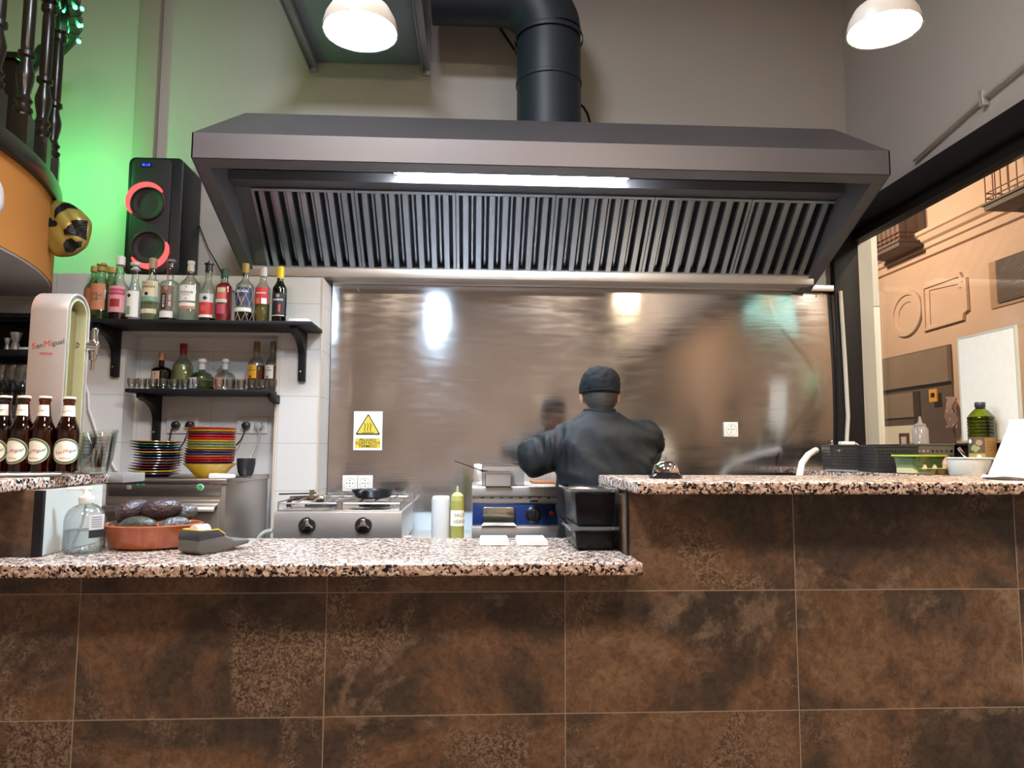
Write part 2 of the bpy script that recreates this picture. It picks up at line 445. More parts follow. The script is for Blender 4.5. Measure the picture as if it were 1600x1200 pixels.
def tag(o, label, cat, group=None, kind=None):
    o['label'] = label; o['category'] = cat
    if group: o['group'] = group
    if kind: o['kind'] = kind
    return o
def thing(name, label, cat, loc=(0, 0, 0), rotz=0.0, group=None):
    o = bpy.data.objects.new(name, None); C.objects.link(o); o.empty_display_size = 0.05
    o.location = loc; o.rotation_euler = (0, 0, rotz)
    return tag(o, label, cat, group)
def struct(name, mb, mat, **k):
    o = mb.build(name, mat, **k); o['kind'] = 'structure'; return o
def copy_tree(o, parent=None):
    c = o.copy(); C.objects.link(c)
    if parent: c.parent = parent
    for ch in list(o.children): copy_tree(ch, c)
    return c
def skin(pts, edges, root=0, sub=2):
    """pts: list of (pos, rx, ry)"""
    me = bpy.data.meshes.new('skin_source'); me.from_pydata([p[0] for p in pts], edges, []); me.update()
    o = bpy.data.objects.new('skin_source', me); C.objects.link(o)
    md = o.modifiers.new('s', 'SKIN'); md.use_smooth_shade = True
    for i, p in enumerate(pts):
        sv = me.skin_vertices[0].data[i]; sv.radius = (p[1], p[2]); sv.use_root = (i == root)
    ms = o.modifiers.new('u', 'SUBSURF'); ms.levels = sub; ms.render_levels = sub
    bpy.context.view_layer.update()
    dg = bpy.context.evaluated_depsgraph_get()
    out = bpy.data.meshes.new_from_object(o.evaluated_get(dg))
    bpy.data.objects.remove(o); bpy.data.meshes.remove(me)
    for p in out.polygons: p.use_smooth = True
    return out
def mesh_obj(name, me, mat, parent=None, loc=None):
    me.name = name; me.materials.clear(); me.materials.append(mat)
    o = bpy.data.objects.new(name, me); C.objects.link(o)
    if parent: o.parent = parent
    if loc: o.location = loc
    return o
T = Matrix.Translation
def RX(a): return Matrix.Rotation(a, 4, 'X')
def RY(a): return Matrix.Rotation(a, 4, 'Y')
def RZ(a): return Matrix.Rotation(a, 4, 'Z')
# ------------------------------------------------------------------ shared materials
M_PLAS = plaster('wall_plaster', (0.46, 0.43, 0.40))
M_CEIL = plaster('ceiling_plaster', (0.50, 0.45, 0.40))
M_FLOOR = P('floor_tile', (0.16, 0.11, 0.08), 0.4)
M_WTILE = wall_tiles('white_wall_tile', (0.72, 0.71, 0.69), 0.375, 0.238, -0.995+0.0, 0.04)
M_BTILE = wall_tiles('pale_blue_wall_tile', (0.50, 0.60, 0.66), 0.60, 0.30, 0.1, 0.02)
M_STEEL = steel('brushed_steel', (0.72, 0.70, 0.69), 0.40, 0.4, (1, 1, 30), rv=0.05, met=0.85)
M_HOOD = steel('hood_steel', (0.19, 0.185, 0.20), 0.44, 0.3, (20, 1, 1), rv=0.04, met=0.65)
M_DARKST = steel('filter_steel', (0.46, 0.51, 0.58), 0.36, 0.0, (60, 1, 1), rv=0.04)
M_SPLASH = steel('polished_splash_steel', (0.58, 0.57, 0.58), 0.125, 0.7, (1, 1, 6), wav=0.0010, scratch=0.06, rv=0.05, arot=0.25)
M_CHROME = steel('chrome', (0.75, 0.75, 0.77), 0.08, 0.0, rv=0.04)
M_BLACK = P('black_paint', (0.010, 0.010, 0.012), 0.5, spec=0.25)
M_BLKPL = P('black_plastic', (0.014, 0.014, 0.016), 0.32)
M_BLKFR = P('black_frame_metal', (0.010, 0.008, 0.009), 0.55, spec=0.2)
M_WHITE = P('white_plastic', (0.78, 0.78, 0.76), 0.35)
M_PAPER = P('white_paper', (0.86, 0.84, 0.80), 0.7)
M_GRAN = granite('speckled_granite')
TX0, TSX, TZ0, TSZ = -0.967, 0.60, 0.843, 0.30
M_SLATE = slate('brown_slate_tile', TX0, TSX, TZ0, TSZ)
M_GLASS = GLASS('clear_glass', (0.93, 0.95, 0.94))
M_WIN = GLASS('window_glass', (0.93, 0.95, 0.93), 0.8, edge=(0.9, 0.95, 0.93))

YW = 3.95          # back wall plane
XR = 2.16          # window wall plane
ZC = 4.2
# room shell
struct('floor', MB().box(-4.3, XR+0.1, -3.7, 4.15, -0.1, 0), M_FLOOR)
struct('ceiling', MB().box(-4.3, XR+0.12, -3.7, 4.15, ZC, ZC+0.1), M_CEIL)
struct('wall_back', MB().box(-4.3, XR+0.12, YW, YW+0.15, 0, ZC), M_PLAS)
struct('wall_left', MB().box(-4.3, -4.2, -3.7, YW, 0, ZC), M_PLAS)
M_ORW = plaster('dining_wall_plaster', (0.54, 0.49, 0.46))
struct('wall_front', MB().box(-4.3, XR+0.12, -3.7, -3.6, 0, ZC), M_ORW)
zsill = zY(693, 3.2, 1450)
ZB0, ZB1 = 1.2+0.555*XR, 1.2+0.632*XR
struct('wall_right', MB().box(XR, XR+0.12, -3.6, YW, ZB1, ZC).box(XR, XR+0.12, -3.6, YW, 0, 0.9), M_PLAS)
# window: head beam, corner post, sill apron, glass
wf = MB()
wf.box(XR-0.05, XR+0.06, -3.6, YW, ZB0+0.06, ZB1).box(XR-0.01, XR+0.06, -3.6, YW-0.002, ZB0, ZB0+0.06)
wf.box(2.03, XR+0.015, 3.90, YW-0.002, 0.0, ZB0+0.06)
wf.box(XR-0.012, XR+0.06, -3.6, 3.9, 0.9, zsill)
wf.box(XR-0.03, XR+0.05, -3.6, 3.9, zsill-0.012, zsill)
WIN = struct('window_1', wf, M_BLKFR, bevel=0.003)
pane = MB().box(XR+0.012, XR+0.020, -3.58, 3.9, zsill, ZB0).build('pane', M_WIN, WIN)
# plaster pilaster on the back wall and the seam further right
xp0, xp1 = xY(219, YW, 150), xY(250, YW, 150)
struct('trim_1', MB().box(xp0, xp1, YW-0.05, YW, 2.0, ZC), plaster('pilaster_plaster', (0.36, 0.31, 0.27)), bevel=0.004)
# tiled lining of the kitchen wall with its niche
YT = 3.68
xn0, xn1, xpil = -1.76, -1.0, -0.79
zled = zY(432, YT, 400)
zs_up = zY(503, 3.43, 300)       # upper shelf front edge height
zn1 = zs_up-0.02
wt = MB()
wt.box(-4.2, xn0, YT, YW, 0, zn1).box(xn1, xpil, YT, YW, 0, zn1).box(-4.2, xpil, YT, YW, zn1, zled).box(xn0, xn1, 3.80, YW, 0, zn1)
struct('wall_back_tiled', wt, M_WTILE)
struct('wall_back_lower', MB().box(xpil, 2.03, YW-0.012, YW, 0, 0.90), M_BTILE)
struct('trim_2', MB().box(xn1-0.012, xn1, YT-0.003, YT+0.004, 0, zn1).box(xpil-0.004, xpil+0.002, YT-0.003, YT+0.02, 0, zled), P('tile_edge_trim', (0.62, 0.52, 0.42), 0.4))

# steel sheet behind the stove
sb = MB()
zsp0, zsp1 = 0.872, zY(447, 3.9, 900)
nx, nz_ = 90, 40
X0s, X1s = xpil+0.004, 2.028
vs = []
for j in range(nz_+1):
    for i in range(nx+1):
        x = X0s+(X1s-X0s)*i/nx; z = zsp0+(zsp1-zsp0)*j/nz_
        y = YW-0.020
        d = X1s-x
        if d < 0.45: y -= 0.006*math.sin(z*5.0)*(1-d/0.45) - 0.010*(1-d/0.45)**2
        if x-X0s < 0.12: y -= 0.014*(1-(x-X0s)/0.12)**2
        vs.append((x, y, z))
sb._new(vs, [(j*(nx+1)+i, j*(nx+1)+i+1, (j+1)*(nx+1)+i+1, (j+1)*(nx+1)+i) for j in range(nz_) for i in range(nx)])
sp = thing('splashback', 'scratched mirror-like steel sheet covering the wall behind the stove', 'splashback', (0, 0, 0))
so = sb.build('steel_sheet', M_SPLASH, sp)
st = MB()
for (px, py) in ((1282, 459), (1318, 600), (560, 452), (1300, 690)):
    p = atY(px, py, YW-0.034); st.sphere(p, 0.006, s=(1, 0.5, 1))
st.build('screw', M_CHROME, sp)
MB().box(X0s, X1s, YW-0.045, YW-0.026, zsp1-0.004, zsp1+0.03).build('top_strip', M_STEEL, sp, bevel=0.002)

# bar front: low middle block and the high blocks at both sides
YF = 1.86
Z_HI, Z_LO, TH = 1.1255, 0.933, 0.030
xbl, xbr = -1.09, 0.398
struct('wall_bar_left', MB().box(-3.2, xbl, YF, YF+0.30, 0, Z_HI-TH), M_SLATE)
struct('wall_bar_middle', MB().box(xbl, xbr, YF, YF+0.30, 0, Z_LO-TH), M_SLATE)
struct('wall_bar_right', MB().box(xbr, XR-0.02, YF, YF+0.30, 0, Z_HI-TH), M_SLATE)
struct('trim_3', MB().box(xbr-0.004, xbr+0.001, YF-0.003, YF+0.01, Z_LO, Z_HI-TH).box(xbl-0.001, xbl+0.02, YF-0.002, YF+0.01, Z_LO, Z_HI-TH), M_BLACK)
M_SIDE = P('pale_marble_side', (0.55, 0.56, 0.50), 0.3, var=0.3, scale=5)
struct('trim_4', MB().box(xbl, xbl+0.012, YF+0.012, YF+0.30, Z_LO, Z_HI-TH), M_SIDE)

# granite slabs
def slab(name, poly, z1, label, hole=None):
    o = MB().prism(poly, z1-TH, z1, 'z').build(name, M_GRAN, bevel=0.005, seg=3)
    return tag(o, label, 'countertop')
YO = 1.732
slab('granite_countertop', [(-1.16, YO), (0.405, YO), (0.405, YF-.002), (xbr-0.006, YF-.002), (xbr-0.006, 2.235), (xbl+0.014, 2.235), (xbl+0.014, YF-0.002), (-1.16, YF-0.002)], Z_LO, 'low speckled granite counter slab in the middle of the bar, dish of avocados on it')
slab('granite_countertop', [(0.394, YO), (XR-0.02, YO), (XR-0.02, 2.24), (0.385, 2.24)], Z_HI, 'high speckled granite bar slab on the right, with the service bell on it')
slab('granite_countertop', [(-3.2, YO), (-1.115, YO), (-1.115, 2.27), (-3.2, 2.27)], Z_HI, 'high speckled granite bar slab on the left, under the beer bottles')
tag(MB().box(-1.2, -1.075, 2.275, 2.42, Z_HI-0.03, Z_HI-0.002).build('steel_plate', M_STEEL, bevel=0.002), 'grey steel plate at the rear corner of the left high bar slab', 'plate')
# ledge by the window
ZL = 1.108
slab('granite_countertop', [(1.75, 3.89), (1.655, 3.48), (2.02, 2.27), (XR-0.02, 2.27), (XR-0.02, 3.89)], ZL, 'grey granite ledge running back under the window, with the black baskets')
MB().box(2.02, XR-0.02, 2.3, 3.89, 0, ZL-TH).build('ledge_base', M_BLACK)
bpy.data.objects['ledge_base'].name = 'wall_ledge'; bpy.data.objects['wall_ledge']['kind'] = 'structure'

# ------------------------------------------------------------------ extractor hood
YH0, YH1 = 3.08, 3.90
hl, hr = -1.243, 1.885
zft = zY(221, YH0, 840); zfb = zY(259, YH0, 840)
ztop = zY(189, YH0+0.17, 840)
zrb = zY(443, 3.80, 840)
hood = thing('extractor_hood', 'wide brushed steel kitchen extractor hood over the stove', 'extractor hood', (0.32, YH0, zfb))
O = hood.location
def H(mb, name, mat, parent=None, **k):
    bmesh.ops.translate(mb.bm, verts=mb.bm.verts, vec=-O)
    return mb.build(name, mat, parent or hood, **k)
t = 0.006
inset = 0.17
# canopy shell
sh = MB()
A = [(hl, YH0), (hr, YH0), (hr, YH1), (hl, YH1)]
sh.box(hl, hr, YH0, YH0+t, zfb, zft)
sh.prism([(YH0, zft), (YH0+0.17, ztop), (YH0+0.17, ztop-t), (YH0+0.008, zft-t)], hl+inset, hr-inset, 'x')
for s, xs in ((1, hl), (-1, hr)):
    # triangular front wings of the chamfer and the sloping sides
    p = [(xs, YH0, zft), (xs+s*inset, YH0, zft), (xs+s*inset, YH0+0.17, ztop)]
    sh._new(p+[(a[0], a[1]+0.004, a[2]-0.006) for a in p], [(0, 1, 2), (5, 4, 3), (0, 3, 4, 1), (1, 4, 5, 2), (2, 5, 3, 0)])
    q = [(xs, YH0, zft), (xs+s*inset, YH0+0.17, ztop), (xs+s*inset, YH1, ztop), (xs, YH1, zft)]
    sh._new(q+[(a[0], a[1], a[2]-0.006) for a in q], [(0, 1, 2, 3), (7, 6, 5, 4), (0, 4, 5, 1), (1, 5, 6, 2), (2, 6, 7, 3), (3, 7, 4, 0)])
    sh.prism([(YH0, zfb), (YH0, zft), (YH1, zft), (YH1, zrb)], xs, xs+s*t, 'x')
sh.box(hl+inset, hr-inset, YH0+0.17, YH1, ztop-t, ztop)
H(sh, 'canopy', M_HOOD, smooth=False)
# bottom rim frame lying in the sloping opening
def slope(y): return zfb+(zrb-zfb)*(y-YH0)/(YH1-YH0)
def bar(x0, x1, y0, y1, th=0.03):
    return [(x0, y0, slope(y0)), (x1, y0, slope(y0)), (x1, y1, slope(y1)), (x0, y1, slope(y1)),
            (x0, y0, slope(y0)+th), (x1, y0, slope(y0)+th), (x1, y1, slope(y1)+th), (x0, y1, slope(y1)+th)]
rim = MB()
RW = 0.062
rim.hexa(bar(hl, hr, YH0+t+0.0005, YH0+0.055, 0.02)).hexa(bar(hl, hl+RW, YH0+0.055, YH1, 0.02)).hexa(bar(hr-RW, hr, YH0+0.055, YH1, 0.02))
H(rim, 'rim', M_HOOD, smooth=False)
# inner lining: front pocket, sides
lin = MB()
lin.prism([(YH0+0.05, slope(YH0+0.05)+0.02), (YH0+0.05, zft-0.02), (YH0+0.055, zft-0.02), (YH0+0.055, slope(YH0+0.055)+0.02)], hl+RW, hr-RW, 'x')
lin.box(hl+RW, hr-RW, YH0+0.055, YH1-0.02, zft-0.03, zft-0.02)
for s, xs in ((1, hl+RW), (-1, hr-RW)):
    lin.prism([(YH0+0.055, slope(YH0+0.055)+0.02), (YH0+0.055, zft-0.02), (YH1-0.02, zft-0.02), (YH1-0.02, slope(YH1-0.02)+0.02)], xs-s*0.004, xs, 'x')
H(lin, 'lining', M_HOOD, smooth=False)
# filter bank plane
ytf, ybf = 3.47, 3.80
ztf = zY(303, ytf, 860); zbf = zY(424, ybf, 860)
H(MB().box(hl+RW, hr-RW, ytf-0.10, ytf+0.0, ztf, ztf+0.012).box(hl+RW, hr-RW, ytf-0.105, ytf-0.10, ztf, ztf+0.045), 'light_rail', M_HOOD, smooth=False)
H(MB().box(hl+0.03, hr-0.03, ybf-0.012, ybf+0.0, zbf-0.052, zbf+0.004).box(hl+0.03, hr-0.03, ybf, YH1, zbf-0.052, zbf-0.040), 'grease_gutter', M_STEEL, bevel=0.003)
xf0, xf1 = xY(385, ytf, 300)+0.02, xY(1325, ytf, 300)
NF = 6; wfl = (xf1-xf0)/NF
def lerp3(u, v, d=0.0):
    n = Vector((0, -(ztf-zbf), -(ybf-ytf))).normalized()
    y = ybf+(ytf-ybf)*v; z = zbf+(ztf-zbf)*v
    return Vector((u, y, z)) + n*d
for s, xs in ((1, hl+RW), (-1, hr-RW)):
    a, b = (xs, xf0) if s > 0 else (xf1, xs)
    q = [lerp3(a, 0, 0), lerp3(b, 0, 0), lerp3(b, 1, 0), lerp3(a, 1, 0)]
    H(MB().hexa([*q, *[v+Vector((0, 0.01, 0.01)) for v in q]]), 'blank_panel', M_HOOD, smooth=False)
for k in range(NF):
    a, b = xf0+k*wfl+0.002, xf0+(k+1)*wfl-0.002
    fm = MB()
    fr = 0.014
    for (u0, u1, v0, v1) in ((a, a+fr, 0, 1), (b-fr, b, 0, 1), (a+fr, b-fr, 0, 0.03), (a+fr, b-fr, 0.97, 1)):
        fm.hexa([lerp3(u0, v0, 0), lerp3(u1, v0, 0), lerp3(u1, v1, 0), lerp3(u0, v1, 0), lerp3(u0, v0, 0.012), lerp3(u1, v0, 0.012), lerp3(u1, v1, 0.012), lerp3(u0, v1, 0.012)])
    fo = H(fm, 'baffle_filter', M_DARKST, smooth=False)
    sl = MB(); ns = 7; pw = (b-a-2*fr)/ns
    for i in range(ns):
        c = a+fr+pw*(i+0.5); hw = pw*0.27
        # outer channel, open to the back
        for (u0, d0, u1, d1) in ((c-hw, 0.000, c-hw*0.72, 0.014), (c-hw*0.72, 0.014, c+hw*0.72, 0.014), (c+hw*0.72, 0.014, c+hw, 0.000)):
            sl._new([lerp3(u0, 0.03, d0), lerp3(u1, 0.03, d1), lerp3(u1, 0.97, d1), lerp3(u0, 0.97, d0)], [(0, 1, 2, 3)])
        # inner channel between, set back
        c2 = c+pw*0.5
        if i < ns-1:
            for (u0, d0, u1, d1) in ((c2-hw*.5, -0.045, c2-hw*0.25, -0.030), (c2-hw*0.25, -0.030, c2+hw*0.25, -0.030), (c2+hw*0.25, -0.030, c2+hw*.5, -0.045)):
                sl._new([lerp3(u0, 0.03, d0), lerp3(u1, 0.03, d1), lerp3(u1, 0.97, d1), lerp3(u0, 0.97, d0)], [(0, 1, 2, 3)])
    so = H(sl, 'baffle_slats', M_DARKST, fo, smooth=False)
    bk = MB().hexa([lerp3(a, 0, -0.06), lerp3(b, 0, -0.06), lerp3(b, 1, -0.06), lerp3(a, 1, -0.06), lerp3(a, 0, -0.055), lerp3(b, 0, -0.055), lerp3(b, 1, -0.055), lerp3(a, 1, -0.055)])
    H(bk, 'backing', P('slat_gap_shade', (0.03, 0.035, 0.045), 0.5, 0.4), fo, smooth=False)  # dark sheet stands in for the shade in the gaps between slats
# fluorescent tube
xl0, xl1 = xY(622, 3.28, 278), xY(978, 3.28, 285)
zl = zY(277, 3.28, 800)
EM_TUBE = EMIT('tube_glow', (0.86, 0.94, 1.0), 48)
lf = H(MB().box(xl0-0.03, xl1+0.03, 3.20, 3.36, zl+0.030, zl+0.05), 'light_fitting', M_WHITE, bevel=0.004)
H(MB().prism([(3.21, zl+0.03), (3.22, zl+0.004), (3.28, zl-0.006), (3.34, zl+0.004), (3.35, zl+0.03)], xl0, xl1, 'x'), 'light_diffuser', EM_TUBE, lf, smooth=False)

# ------------------------------------------------------------------ duct and fan box
M_DUCT = P('dark_painted_duct', (0.016, 0.024, 0.036), 0.5, 0.1)
xd = xY(860, 3.52, 120); yd = 3.60; rd = 0.168
duct = thing('exhaust_duct', 'dark round exhaust duct rising from the hood and turning left', 'duct', (xd, yd, ztop))
zel = 3.62-ztop
d = MB().lathe([(rd*1.0, -0.02), (rd, 0.02), (rd, 0.35), (rd+0.006, 0.355), (rd+0.006, 0.37), (rd, 0.375), (rd, zel-0.24)], 32, closed_ends=False)
d.build('riser', M_DUCT, duct)
e = MB(); pts = []
zb = zel-0.24
for i in range(7):
    a = (PI/2)*i/6
    pts.append((-0.24+0.24*math.cos(a), 0, zb+0.24*math.sin(a)))
e.tube(pts, rd+0.004, 28); e.build('elbow', M_DUCT, duct, angle=60)
MB().lathe([(rd+0.012, zb-0.03), (rd+0.014, zb-0.02), (rd+0.012, zb-0.005)], 32, closed_ends=False).build('collar', M_DUCT, duct)
xbox1 = xY(672, 3.6, 30)
MB().tube([(-0.24, 0, zel), (xbox1-xd+0.01, 0, zel)], rd, 28).build('horizontal_run', M_DUCT, duct)
xb0, xb1 = xY(492, YW, 105), xY(668, YW, 108)
zbx = zY(106, YW, 580)
fan = thing('fan_box', 'dark grey extractor fan box high on the wall behind the left lamp', 'fan box', ((xb0+xb1)/2, 3.6, zbx))
fan_l = Vector(fan.location)
def FB(mb, name, mat, **k):
    bmesh.ops.translate(mb.bm, verts=mb.bm.verts, vec=-fan_l); return mb.build(name, mat, fan, **k)
M_FAN = P('haze_tinted_metal', (0.26, 0.31, 0.38), 0.45, 0.3)  # lamp haze put into the colour: lighter and bluer than the bare metal
FB(MB().box(xb0+0.01, xb1-0.01, 3.28, YW-0.01, zbx+0.02, zbx+0.55), 'housing', M_FAN, bevel=0.006)
for xs in (xb0-0.03, xb1-0.03):
    FB(MB().box(xs, xs+0.045, 3.22, YW, zbx-0.012, zbx+0.012).box(xs, xs+0.006, 3.22, YW, zbx-0.03, zbx+0.012).box(xs, xs+0.045, YW-0.012, YW, zbx-0.04, zbx+0.3), 'bracket', P('bracket_metal', (0.36, 0.38, 0.42), 0.4, 0.6), bevel=0.002)
pts = [atY(770, 30, 3.85), atY(790, 55, 3.8), atY(815, 92, 3.75)]
tag(MB().tube([atY(765, 20, 3.8), atY(782, 45, 3.8), atY(812, 90, 3.74)], 0.008, 8).build('cable', M_BLACK), 'dark cable running down to the exhaust duct from the left', 'cable')
tag(MB().tube([atY(905, 162, 3.86), atY(912, 168, 3.84), atY(918, 178, 3.82), atY(922, 192, 3.80), atY(923, 200, 3.79), Vector((atY(923, 200, 3.79).x, 3.77, ztop+.006))], 0.007, 8).build('cable', M_BLACK), 'thin black cable looping down behind the duct to the hood top', 'cable')
# conduit on the window wall
cp = [atX(1428, 250, XR-0.02), atX(1536, 153, XR-0.02), atX(1600, 100, XR-0.02), atX(1690, 20, XR-0.02)]
cd = thing('conduit_pipe', 'thin grey conduit pipe climbing the wall above the window', 'pipe', cp[0])
MB().tube([p-cp[0] for p in cp], 0.010, 10).build('pipe', P('painted_conduit', (0.42, 0.38, 0.33), 0.5), cd)
p = cp[1]-cp[0]
MB().box(p.x-0.012, p.x+0.018, p.y-0.012, p.y+0.012, p.z-0.035, p.z+0.035).build('clip', M_STEEL, cd, bevel=0.002)

# ------------------------------------------------------------------ pendant lamps
M_SHADE = P('lamp_shade_white', (0.62, 0.60, 0.56), 0.35)
def pendant(px, py, Y, diam, glow, col, label, zc=None, cord=True, grp=None, loc=None, shade=None, down=None):
    p = Vector(loc) if loc else atY(px, py, Y)
    r = diam/2
    l = thing('pendant_lamp', label, 'lamp', p, group=grp)
    prof = [(r, 0), (r*0.985, 0.012), (r*0.93, r*0.34), (r*0.78, r*0.62), (r*0.5, r*0.84), (r*0.26, r*0.96), (r*0.22, r*1.45), (r*0.12, r*1.52)]
    inner = [(a*0.965, z-0.002 if z > 0.01 else z+0.001) for a, z in prof[:6]]
    MB().lathe(prof+[(0, r*1.52)], 36, closed_ends=False).lathe(inner+[(0, inner[-1][1])], 36, closed_ends=False).build('lamp_shade', shade or M_SHADE, l)
    MB().lathe([(0, r*0.10), (r*0.60, r*0.13), (r*0.90, r*0.22), (r*0.88, r*0.30), (0, r*0.32)], 36).build('bulb', EMIT('glow_'+str(glow)+str(col), col, glow), l)
    if cord:
        MB().tube([(0, 0, r*1.5), (0, 0, ZC-p.z-0.02)], 0.004, 8).build('cord', M_BLACK, l)
        MB().lathe([(0.05, ZC-p.z-0.03), (0.05, ZC-p.z), (0, ZC-p.z)], 20).build('ceiling_rose', M_WHITE, l)
    return l
pendant(563, 50, 1.90, 0.205, 620, (0.56, 0.78, 1.0), 'glowing cool white pendant lamp above the bar, in front of the fan box')
pendant(1381, 47, 2.05, 0.215, 240, (1.0, 0.78, 0.50), 'glowing warm white pendant lamp above the bar, upper right')
# ================================================================== shelves on the tiled wall
def bracket(parent, x, ztop_, y0, ywall, leg, name='bracket', w=0.035, arm=0.2):
    """wooden L bracket with curved gusset, profile in YZ"""
    pts = [(y0+0.03, ztop_), (y0+0.03, ztop_-0.022), (y0+0.06, ztop_-0.03)]
    for i in range(7):
        a = i/6
        pts.append((y0+0.07+(ywall-y0-0.10)*math.sin(a*PI/2), ztop_-0.035-(leg*0.42)*(1-math.cos(a*PI/2))))
    pts += [(ywall-0.028, ztop_-leg+0.006), (ywall-0.024, ztop_-leg), (ywall, ztop_-leg), (ywall, ztop_)]
    b = MB().prism(pts, x-w/2, x+w/2, 'x').build(name, M_BLACK, parent, bevel=0.002)
    b2 = MB().sphere((x-w*0.15, ywall-0.031, ztop_-leg+0.05), 0.006, s=(1, 0.6, 1)).build('screw', M_CHROME, b)
    return b
xs1 = xY(487, 3.43, 503)
upper = thing('wall_shelf', 'long black upper wall shelf carrying the row of liquor bottles', 'shelf', (0, 0, 0))
zsu = zY(499.5, 3.43, 300); thk = 0.018
MB().box(-2.25, xs1, 3.43, YT-0.001, zsu-thk, zsu).build('board', M_BLACK, upper, bevel=0.002)
bracket(upper, xY(171, 3.60, 550), zsu-thk, 3.43, YT-0.001, 0.235)
bracket(upper, xY(468, 3.60, 550), zsu-thk, 3.43, YT-0.001, 0.25)
lower = thing('wall_shelf', 'short black lower wall shelf in the tiled niche with shot glasses', 'shelf', (0, 0, 0))
zsl = zY(608, 3.55, 320)
MB().box(xY(195, 3.55, 610), xn1-0.004, 3.55, 3.799, zsl-thk, zsl).build('board', M_BLACK, lower, bevel=0.002)
bracket(lower, xY(231, 3.68, 650), zsl-thk, 3.55, 3.799, 0.235)
bracket(lower, xY(433, 3.68, 650)-0.006, zsl-thk, 3.55, 3.799, 0.235)
# black cabinet shelf at the far left
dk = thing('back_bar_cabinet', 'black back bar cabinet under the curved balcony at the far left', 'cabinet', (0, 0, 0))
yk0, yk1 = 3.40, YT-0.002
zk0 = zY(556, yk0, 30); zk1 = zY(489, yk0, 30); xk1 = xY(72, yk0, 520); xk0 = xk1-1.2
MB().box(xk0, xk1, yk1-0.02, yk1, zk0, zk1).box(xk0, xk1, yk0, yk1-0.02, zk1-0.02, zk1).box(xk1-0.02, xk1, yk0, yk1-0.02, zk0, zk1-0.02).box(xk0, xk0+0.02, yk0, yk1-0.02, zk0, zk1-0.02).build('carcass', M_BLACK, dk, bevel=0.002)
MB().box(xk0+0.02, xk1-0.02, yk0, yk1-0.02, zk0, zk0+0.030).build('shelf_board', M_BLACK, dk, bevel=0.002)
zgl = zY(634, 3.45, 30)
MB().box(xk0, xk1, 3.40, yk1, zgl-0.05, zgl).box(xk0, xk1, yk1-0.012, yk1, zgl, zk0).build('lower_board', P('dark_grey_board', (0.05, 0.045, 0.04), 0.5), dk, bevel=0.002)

# ================================================================== bottles
def prof_bottle(Rr, Hh, hs, hn, rn, lip=0.0):
    p = [(0, 0.0), (Rr*0.86, 0.0), (Rr, Rr*0.12), (Rr, Hh*hs)]
    n = 9
    for i in range(1, n+1):
        t_ = i/n; c = 0.5-0.5*math.cos(PI*t_)
        p.append((Rr+(rn-Rr)*(c*0.75+0.25*t_), Hh*(hs+(hn-hs)*t_)))
    p.append((rn, Hh*0.985))
    return p
def clip_prof(prof, ztop_, shrink=0.0016):
    out = []
    for i, (r, z) in enumerate(prof):
        if z <= ztop_: out.append((max(0, r-shrink), z+(0.002 if z < 0.002 else 0)))
        else:
            r0, z0 = prof[i-1]; t_ = (ztop_-z0)/(z-z0)
            out.append((max(0, r0+(r-r0)*t_-shrink), ztop_)); break
    out.append((0, min(ztop_, out[-1][1]))); return out
G_CLEAR = GLASS('bottle_glass', (0.90, 0.92, 0.90), 1.2, edge=(0.30, 0.33, 0.31))
G_GREEN = GLASS('green_tinted_glass', (0.62, 0.80, 0.62), 1.2, edge=(0.3, 0.4, 0.3))
G_DGREEN = GLASS('dark_green_glass', (0.16, 0.20, 0.10), 1.1)
G_DBROWN = GLASS('dark_brown_glass', (0.10, 0.035, 0.025), 1.1)
def LIQ(name, c): return GLASS('liquid_'+name, c, 0.3, edge=(0.45, 0.42, 0.40))
def FL(name, c, rough=0.5): return P(name, c, rough, var=0.03)
WHT = FL('label_white', (0.74, 0.72, 0.66)); CRM = FL('label_cream', (0.62, 0.56, 0.36)); PNK = FL('label_pink', (0.62, 0.26, 0.30)); MAG = FL('label_magenta', (0.42, 0.03, 0.10))
ORL = FL('label_orange', (0.50, 0.20, 0.10)); RED = FL('label_red', (0.50, 0.03, 0.03)); NAV = FL('label_navy', (0.02, 0.035, 0.10)); BLK = FL('print_black', (0.012, 0.012, 0.014)); BRZ = FL('label_bronze', (0.16, 0.10, 0.07))
SIL = FL('label_silver', (0.55, 0.55, 0.56), 0.3); TEAL = FL('label_teal', (0.18, 0.36, 0.27)); YEL = FL('label_yellow', (0.75, 0.42, 0.03)); DRD = FL('label_dark_red', (0.28, 0.02, 0.02)); GRY = FL('print_grey', (0.25, 0.25, 0.26)); PRW = FL('print_white', (0.8, 0.8, 0.78))
